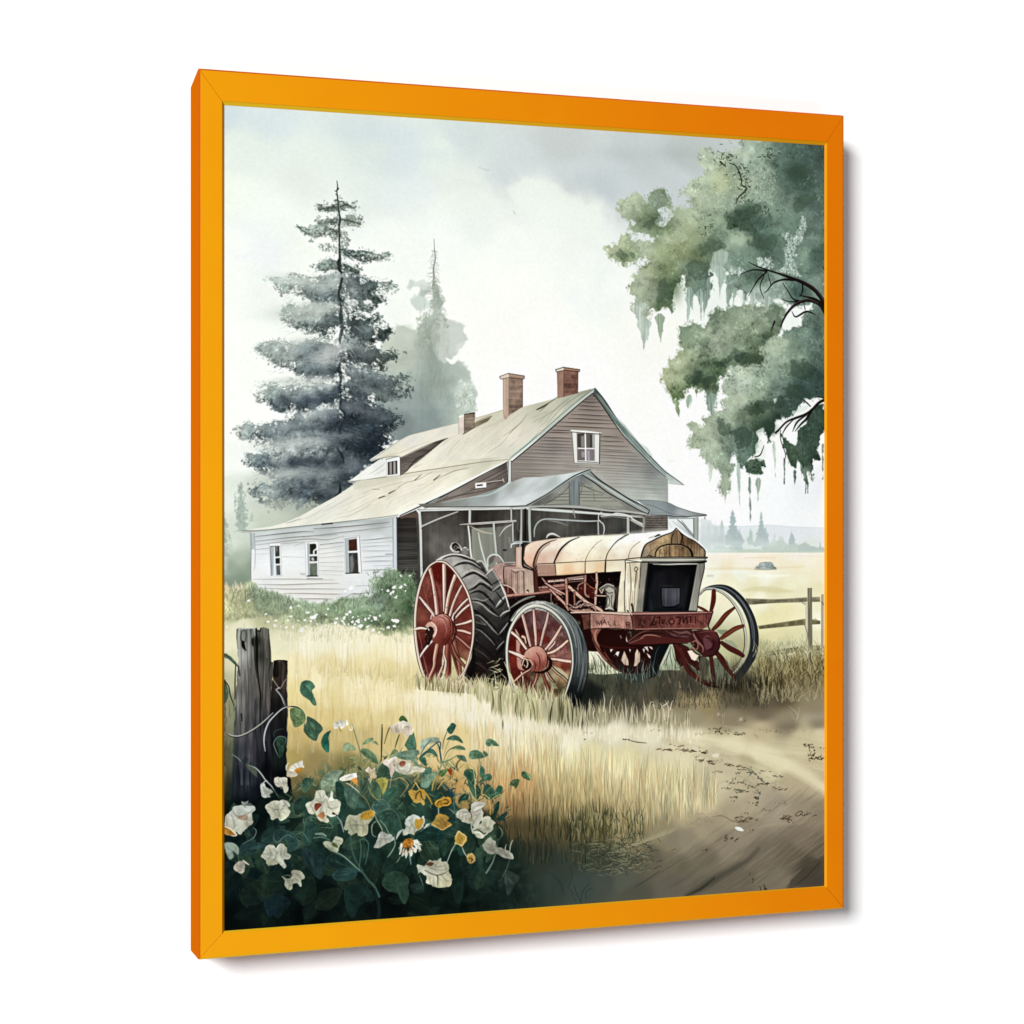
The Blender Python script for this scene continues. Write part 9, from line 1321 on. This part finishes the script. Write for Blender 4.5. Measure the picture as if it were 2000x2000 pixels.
    fl(C14(575,1358,620,1375,660,1380,680,1350,670,1320,710,1303,770,1330,800,1385,765,1400,765,1450,730,1415,690,1430,680,1470,650,1487,610,1450,610,1400),[(560,1715,'8f9286'),(575,1705,'7f826f'),(585,1710,'9d9f90'),(565,1730,'a3a593'),(580,1720,'b7b9a6')],[C14(620,1380,650,1430,640,1480),C14(690,1330,740,1350,760,1390),C14(680,1380,720,1390,740,1420),C14(640,1400,680,1400)])
    # right group
    fl(C15(330,820,350,785,400,800,440,780,480,790,493,850,480,890,470,930,440,900,400,910,370,890,350,860),[(805,1550,'b98f35'),(820,1550,'a97d28'),(825,1562,'c39a42')],[C15(380,810,400,870),C15(440,800,430,880)]); line(C15(395,870,405,825,440,800,450,850,470,880),[1.4,2,2,2,1.2],'4a3a14'); line(C15(470,790,520,860,550,920),[4,3,2],'b28a34'); line(C15(480,790,545,870,560,930),[1,1.4,1],'4a5a30')
    fl(C15(570,905,600,875,660,855,710,865,730,895,710,930,660,945,610,950,580,935),[(855,1565,'b07b1d'),(870,1562,'c18c24'),(878,1568,'a46c18')],[C15(590,900,650,875,700,880)]); line(C15(600,930,620,890,690,880,700,910,660,915),[1.2,1.6,1.6,1.6,1],'4b3208'); line(C15(580,915,610,885,660,880),[1,1.6,1],'e0b040'); line(C15(640,935,700,930,722,905),[1,1.6,1],'d9a93c')
    fl(C15(540,1110,570,1060,610,1022,680,1035,710,1060,700,1080,735,1115,690,1140,650,1162,600,1140),[(850,1605,'b39238'),(865,1600,'a77f2c'),(875,1605,'a8752a'),(860,1615,'96651f')],[C15(580,1070,620,1080,640,1140),C15(620,1040,650,1080,700,1110),C15(570,1100,600,1120,620,1140)]); line(C15(545,1110,600,1140,655,1162,725,1115),1.2,'d9c07a')
    fl(C15(770,1225,790,1180,810,1172,840,1195,878,1230,870,1275,835,1315,800,1300,765,1290,770,1260),[(895,1630,'c7a03a'),(905,1635,'a97c24'),(900,1645,'b58c30')],[C15(800,1200,830,1250),C15(790,1240,820,1290)]); line(C15(770,1225,805,1175,875,1232,835,1312,768,1290),1.3,'ddd0a0',sm=False)
    fl(C15(880,1420,895,1390,925,1383,945,1405,958,1450,935,1480,900,1475,880,1445),[(918,1672,'b98f48'),(922,1680,'8e6b2e')],[C15(900,1400,925,1460)]); line(C15(882,1420,925,1383,957,1450,905,1478),1,'c9bf93',sm=False); line(C15(900,1430,930,1440,920,1465),2,'5b4218')
    fl(C15(290,1100,310,1060,370,1018,430,1045,440,1060,465,1040,482,1070,470,1130,440,1160,400,1180,380,1220,330,1200,280,1220,270,1190,300,1150),[(798,1605,'bcc9cc'),(805,1598,'d5dad6'),(800,1625,'c9ccba'),(812,1628,'b9bca6'),(793,1622,'a9b3a6')],[C15(320,1070,350,1110,330,1180),C15(360,1040,360,1100,390,1160),C15(300,1120,340,1150)],[(C15(385,1085,400,1060,425,1065,450,1050,470,1075,455,1120,420,1162,390,1130),'b08a34')])
    for i in range(12): x,y=r.uniform(300,380),r.uniform(1050,1200); line(C15(x,y,x+r.normal(0,10),y+14),[1.4,.6],'6d8a92' if i%2 else '7c6f3c',a=.6,sm=False)
    fl(C15(470,1150,500,1110,535,1097,520,1115,480,1150),[(832,1610,'d8dcd6')],[]); line(C15(215,1240,235,1190,280,1160),[2,3.4,2],'a3ada8')
    # daisy-like half flower
    for q in [C15(345,1243,400,1260,430,1290,380,1290),C15(380,1275,440,1285,467,1310,420,1308),C15(380,1300,440,1320,458,1362,400,1330),C15(360,1310,400,1350,400,1380,360,1350),C15(340,1320,365,1380,350,1410,320,1370),C15(310,1320,330,1400,305,1432,285,1380),C15(290,1310,295,1400,265,1415,262,1370),C15(275,1290,270,1370,243,1395,245,1350),C15(262,1280,262,1330,245,1345)]: fl(q,[(800,1655,'e0dfd4'),(790,1670,'cfcdbf')],[])
    poly(C15(270,1310,285,1265,330,1243,370,1260,375,1290,350,1320,320,1330,290,1330),'b0742a',soft=1.4,sm=True); 
    for i in range(26): x,y=r.uniform(280,368),r.uniform(1252,1330); line(C15(x,y,x+r.normal(0,6),y+r.normal(0,8)),[1.6,.8],r.choice(['5e3512','d9a24a','8f4f1a','e2bb70']),a=.8,sm=False)
    for i in range(7): x=290+i*14; line(C15(320,1310,x-20+i*6,1380-i*3),[1.2,.6],'8e4a1c',a=.7,sm=False)
    # big white pair
    fl(C15(780,1040,790,990,830,965,880,970,910,1000,920,940,950,900,1000,890,1045,900,1050,930,1020,960,1030,1010,1010,1080,960,1140,920,1110,880,1100,820,1075),[(905,1590,'d5d1c6'),(915,1600,'c3bfb2'),(935,1575,'cfcac4'),(945,1570,'d9d5cf'),(930,1595,'b9b5a8'),(935,1610,'d0cfc2'),(898,1595,'bdb8ab')],[C15(800,1050,810,1000,850,980),C15(830,1070,840,1010,880,990),C15(860,1080,870,1030,900,1010),C15(920,1000,960,990,1020,960),C15(930,960,980,930,1040,920),C15(915,1040,940,1090,930,1110),C15(1000,1000,960,1060,930,1100)])
    line(C15(910,990,925,1040,905,1060),[1.4,1.6,1],'5b4f42'); poly(C15(895,1055,925,1050,930,1080,905,1085),'8d8a5c',soft=2)
    fl(C15(930,1180,960,1130,1000,1110,1040,1050,1080,1035,1110,1070,1150,1095,1125,1120,1120,1160,1080,1190,1040,1220,1020,1240,970,1230),[(940,1625,'b9b9a8'),(950,1610,'c5c4b2'),(960,1602,'bdbca8'),(945,1630,'d2d3c2'),(955,1622,'8f9280')],[C15(960,1150,1010,1150,1050,1190),C15(1060,1060,1050,1120,1080,1180),C15(1100,1080,1080,1140)])
    line(C15(940,1170,990,1165,1040,1200,1060,1190),[1.6,3.4,3.4,1.6],'59604e'); line(C15(950,1190,1000,1190,1030,1225),[1,2,1.4],'e2e4d6')
    fl(C15(1025,1310,1060,1270,1100,1235,1120,1260,1150,1275,1145,1320,1200,1330,1240,1350,1280,1370,1315,1425,1290,1440,1240,1440,1200,1410,1150,1390,1100,1395,1060,1370),[(950,1650,'8e8f86'),(958,1642,'a5a69c'),(975,1658,'83857b'),(990,1668,'9b9c92'),(960,1660,'7d7f74')],[C15(1070,1290,1100,1310,1080,1360),C15(1110,1260,1120,1320,1140,1370),C15(1160,1330,1200,1380),C15(1210,1340,1250,1410),C15(1260,1370,1290,1430),C15(1050,1330,1130,1370,1200,1400)])
    fl(C15(410,1500,440,1495,480,1490,520,1440,560,1450,610,1440,630,1430,640,1460,690,1470,710,1510,700,1550,735,1600,720,1690,660,1705,570,1705,540,1680,500,1660,490,1600,450,1560,415,1580),[(820,1695,'a9b2a5'),(845,1690,'b4b4a4'),(865,1700,'a5a594'),(845,1715,'cfcdb8'),(870,1722,'bdb898'),(855,1730,'d0cbb0'),(850,1680,'a7a497'),(838,1705,'d6d6c4')],
        [C15(500,1500,560,1530,620,1540,700,1530),C15(480,1540,540,1570,600,1590,660,1570),C15(560,1600,560,1690),C15(600,1600,610,1700),C15(640,1590,680,1640,720,1640),C15(520,1600,530,1670),C15(560,1470,590,1510,640,1500),C15(660,1480,680,1530)],[(C15(495,1490,530,1465,565,1480,540,1505),'6a4a32')])
    line(C15(590,1590,605,1620,600,1700),[2,2.4,1],'5a5540',a=.8); line(C15(480,1545,560,1585,640,1585,700,1550),[1.2,1.8,1.8,1],'5b5748',a=.7)

def blur(A, s):
    k = np.exp(-np.arange(-int(3*s), int(3*s)+1)**2/(2.*s*s)); k /= k.sum(); h = len(k)//2
    B = np.pad(A, ((h, h), (0, 0), (0, 0)), 'edge'); A = sum(k[i]*B[i:i+CH] for i in range(len(k)))
    B = np.pad(A, ((0, 0), (h, h), (0, 0)), 'edge'); return sum(k[i]*B[:, i:i+CW] for i in range(len(k))).astype(np.float32)

def finish():                                       # how the printer set the sheet: greener greys, crisp inks, full tonal range
    Y = (CV@np.array([.3, .59, .11], np.float32))[..., None]; gr = np.clip((CV[..., 1:2]-np.maximum(CV[..., :1], CV[..., 2:]))*6, 0, 1)
    C = Y+(CV-Y)*(.93-.17*gr)
    C = C+.32*(C-blur(C, 1.2))+.16*(C-blur(C, 9.))
    Y = np.clip(C@np.array([.3, .59, .11], np.float32), 0, 1)[..., None]
    sn = np.sin((Y-.5)*2*math.pi); Y2 = Y+np.where(sn > 0, .016, .055)*sn+.014*Y
    C = C*(1+np.array([.002, .008, -.016], np.float32)*np.clip(1.15-np.abs(Y-.55)*1.2, 0, 1))
    CV[:] = np.clip(C+(Y2-Y)*(.4+.6*C/np.maximum(Y, .05)), .02, .99)

def paint_all():
    paint_sky(); paint_far(); paint_pine(); paint_spruce(); paint_oak(); paint_ground(); paint_fence(); paint_house(); paint_shrubs(); paint_meadow(); paint_road()
    paint_tractor(); paint_wheelgrass(); paint_posts(); paint_leaves(); paint_flowers()
    g = NZ['grain']
    finish()
    CV[:] = np.clip(CV*(1+(g*.010+NZ['coarse']*.006)[..., None]), .02, 1)

# ---------------------------------------------------------------- materials
def mat(name):
    m = bpy.data.materials.new(name); m.use_nodes = True
    return m, m.node_tree, m.node_tree.nodes['Principled BSDF']

def lin(c):
    return [(v/12.92 if v <= .04045 else ((v+.055)/1.055)**2.4) for v in (x/255 for x in c)]

def wall_material():
    m, t, b = mat('white_wall_paint')
    n = t.nodes.new('ShaderNodeTexNoise'); n.inputs['Scale'].default_value = 220; n.inputs['Detail'].default_value = 4
    co = t.nodes.new('ShaderNodeTexCoord'); t.links.new(co.outputs['Object'], n.inputs['Vector'])
    r = t.nodes.new('ShaderNodeValToRGB'); r.color_ramp.elements[0].color = (.925, .925, .925, 1); r.color_ramp.elements[1].color = (.945, .945, .945, 1)
    t.links.new(n.outputs['Fac'], r.inputs['Fac']); t.links.new(r.outputs['Color'], b.inputs['Base Color'])
    bp = t.nodes.new('ShaderNodeBump'); bp.inputs['Strength'].default_value = .02; bp.inputs['Distance'].default_value = .0005
    t.links.new(n.outputs['Fac'], bp.inputs['Height']); t.links.new(bp.outputs['Normal'], b.inputs['Normal'])
    b.inputs['Roughness'].default_value = .9; b.inputs['Specular IOR Level'].default_value = .1
    return m

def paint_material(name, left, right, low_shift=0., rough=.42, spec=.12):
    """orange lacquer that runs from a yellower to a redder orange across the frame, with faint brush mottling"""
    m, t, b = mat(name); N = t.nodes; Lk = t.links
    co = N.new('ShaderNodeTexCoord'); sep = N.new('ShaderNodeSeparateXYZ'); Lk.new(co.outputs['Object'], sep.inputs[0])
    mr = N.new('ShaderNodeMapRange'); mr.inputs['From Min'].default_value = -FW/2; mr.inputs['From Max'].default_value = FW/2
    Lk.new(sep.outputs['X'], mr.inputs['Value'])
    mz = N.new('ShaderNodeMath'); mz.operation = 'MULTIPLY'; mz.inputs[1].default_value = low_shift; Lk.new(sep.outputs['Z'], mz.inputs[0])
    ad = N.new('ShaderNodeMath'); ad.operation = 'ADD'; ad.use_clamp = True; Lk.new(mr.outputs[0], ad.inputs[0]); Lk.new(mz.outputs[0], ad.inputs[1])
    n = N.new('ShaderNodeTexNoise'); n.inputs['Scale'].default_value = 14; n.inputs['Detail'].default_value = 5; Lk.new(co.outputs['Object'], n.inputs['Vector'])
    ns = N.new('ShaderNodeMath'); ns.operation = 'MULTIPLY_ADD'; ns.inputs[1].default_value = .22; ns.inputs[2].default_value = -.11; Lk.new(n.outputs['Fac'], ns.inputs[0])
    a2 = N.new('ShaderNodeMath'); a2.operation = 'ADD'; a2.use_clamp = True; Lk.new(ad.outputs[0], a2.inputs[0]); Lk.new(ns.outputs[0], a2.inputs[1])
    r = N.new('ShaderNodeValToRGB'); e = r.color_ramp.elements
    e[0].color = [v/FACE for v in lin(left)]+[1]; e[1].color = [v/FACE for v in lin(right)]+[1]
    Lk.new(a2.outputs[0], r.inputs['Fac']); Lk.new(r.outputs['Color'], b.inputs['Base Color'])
    n2 = N.new('ShaderNodeTexNoise'); n2.inputs['Scale'].default_value = 260; n2.inputs['Detail'].default_value = 3; Lk.new(co.outputs['Object'], n2.inputs['Vector'])
    bp = N.new('ShaderNodeBump'); bp.inputs['Strength'].default_value = .03; bp.inputs['Distance'].default_value = .0004
    Lk.new(n2.outputs['Fac'], bp.inputs['Height']); Lk.new(bp.outputs['Normal'], b.inputs['Normal'])
    b.inputs['Roughness'].default_value = rough; b.inputs['Specular IOR Level'].default_value = spec
    return m

def plain(name, c, rough=.8):
    m, t, b = mat(name); b.inputs['Base Color'].default_value = (*c, 1); b.inputs['Roughness'].default_value = rough
    n = t.nodes.new('ShaderNodeTexNoise'); n.inputs['Scale'].default_value = 60
    bp = t.nodes.new('ShaderNodeBump'); bp.inputs['Strength'].default_value = .1; bp.inputs['Distance'].default_value = .001
    t.links.new(n.outputs['Fac'], bp.inputs['Height']); t.links.new(bp.outputs['Normal'], b.inputs['Normal'])
    return m

# ---------------------------------------------------------------- objects
def mesh(name, verts, faces, material, parent=None, smooth=False):
    me = bpy.data.meshes.new(name); me.from_pydata(verts, [], faces); me.update()
    o = bpy.data.objects.new(name, me); scn.collection.objects.link(o); me.materials.append(material)
    if parent: o.parent = parent
    return o

wall = mesh('wall', [(-9, FD+.001, -6), (9, FD+.001, -6), (9, FD+.001, 6), (-9, FD+.001, 6)], [(0, 1, 2, 3)], wall_material())
wall['kind'] = 'structure'

pic = bpy.data.objects.new('framed_painting', None); scn.collection.objects.link(pic)
pic['label'] = 'bright orange framed watercolour of an old red tractor by a farmhouse, hung on white wall'
pic['category'] = 'painting'

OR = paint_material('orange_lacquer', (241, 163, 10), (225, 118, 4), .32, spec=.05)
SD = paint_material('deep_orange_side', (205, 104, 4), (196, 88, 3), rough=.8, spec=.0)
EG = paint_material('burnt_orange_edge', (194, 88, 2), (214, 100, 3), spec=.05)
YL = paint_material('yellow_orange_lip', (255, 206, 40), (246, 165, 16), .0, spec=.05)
hw, hh, c = FW/2, .5, .0022
LIPS = (.0036, .0017, .0014, .0026)                 # bevel widths: top, right, bottom, left
# each rail: outline corners at the outer edge and at the inner edge, mitred at 45 degrees
OUT = [(-hw, hh), (hw, hh), (hw, -hh), (-hw, -hh)]
INN = [(-hw+RL, hh-RT), (hw-RR, hh-RT), (hw-RR, -hh+RB), (-hw+RL, -hh+RB)]
def ringpt(k, f, d=0.):                             # a point on the mitre line of corner k, f metres in from the outer corner
    (ox, oz), (ix, iz) = OUT[k], INN[k]
    L = abs(ix-ox) if d == 0 else 1
    return ox+(ix-ox)*f, oz+(iz-oz)*f
def rail(k):
    a, b_ = k, (k+1) % 4; g = .00012                # hairline gap at the mitre
    V = []; ex = OUT[b_][0]-OUT[a][0]; ez = OUT[b_][1]-OUT[a][1]; n = math.hypot(ex, ez); ex, ez = ex/n*g, ez/n*g
    wid = (RT, RR, RB, RL)[k]; lip = LIPS[k]
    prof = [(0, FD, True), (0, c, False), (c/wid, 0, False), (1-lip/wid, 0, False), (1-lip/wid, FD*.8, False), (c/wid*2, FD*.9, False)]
    for s, q in ((1, a), (-1, b_)):
        for f, y, back in prof:
            x, z = ringpt(q, f); V.append((x+ex*s, y, z+ez*s-(BDZ if back else 0)))
    m_ = len(prof); F = [(i, (i+1) % m_, m_+(i+1) % m_, m_+i) for i in range(m_)]+[tuple(range(m_))[::-1], tuple(range(m_, 2*m_))]
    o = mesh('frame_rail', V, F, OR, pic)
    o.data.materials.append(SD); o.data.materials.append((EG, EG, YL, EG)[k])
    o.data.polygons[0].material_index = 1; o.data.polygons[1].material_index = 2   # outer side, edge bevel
    # inner lip: sloping strip between rail face and sheet
    V = []
    for s, q in ((1, a), (-1, b_)):
        for f, y in ((1-lip/wid, 0), (1, REC-.0002), (1, REC+.004), (1-lip/wid, REC+.004)):
            x, z = ringpt(q, f); V.append((x+ex*s, y+.00005, z+ez*s))
    F = [(i, (i+1) % 4, 4+(i+1) % 4, 4+i) for i in range(4)]+[(3, 2, 1, 0), (4, 5, 6, 7)]
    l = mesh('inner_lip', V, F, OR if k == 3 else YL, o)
    return o
for k in range(4):
    o = rail(k)
    bv = o.modifiers.new('soft_edges', 'BEVEL'); bv.width = .0006; bv.segments = 2; bv.limit_method = 'ANGLE'; bv.angle_limit = math.radians(30)

# the printed sheet: real rectangle, painted in code by the strokes above
paint_all()
img = bpy.data.images.new('farm_painting', CW, CH, alpha=False)
buf = np.ones((CH, CW, 4), np.float32); buf[..., :3] = CV[::-1]
img.pixels.foreach_set(buf.ravel()); img.update(); img.pack()
m, t, b = mat('watercolour_print'); N = t.nodes; Lk = t.links
ti = N.new('ShaderNodeTexImage'); ti.image = img; ti.interpolation = 'Cubic'; ti.extension = 'EXTEND'
gv = N.new('ShaderNodeMix'); gv.data_type = 'RGBA'; gv.blend_type = 'MULTIPLY'; gv.inputs['Factor'].default_value = 1
gv.inputs[7].default_value = (1/FACE, 1/FACE, 1/FACE, 1)
Lk.new(ti.outputs['Color'], gv.inputs[6]); Lk.new(gv.outputs[2], b.inputs['Base Color'])
b.inputs['Roughness'].default_value = .95; b.inputs['Specular IOR Level'].default_value = 0
e = .006
x0, x1, z0, z1 = -hw+RL-e, hw-RR+e, -hh+RB-e, hh-RT+e
sheet = mesh('painting_sheet', [(x0, REC, z0), (x1, REC, z0), (x1, REC, z1), (x0, REC, z1)], [(0, 1, 2, 3)], m, pic)
uv = sheet.data.uv_layers.new(name='UVMap')
for i, q in enumerate([(0, 0), (1, 0), (1, 1), (0, 1)]): uv.data[i].uv = q
sheet['label'] = 'watercolour of a rusty red tractor, white farmhouse, tall spruce and wild flowers'
# backing board closes the frame behind the sheet
V = [(x, y, z) for y in (REC+.004, REC+.009) for x, z in ((x0, z0), (x1, z0), (x1, z1), (x0, z1))]
mesh('backing_board', V, [(0, 1, 2, 3), (7, 6, 5, 4), (0, 4, 5, 1), (1, 5, 6, 2), (2, 6, 7, 3), (3, 7, 4, 0)], plain('grey_card', (.35, .33, .3)), pic)
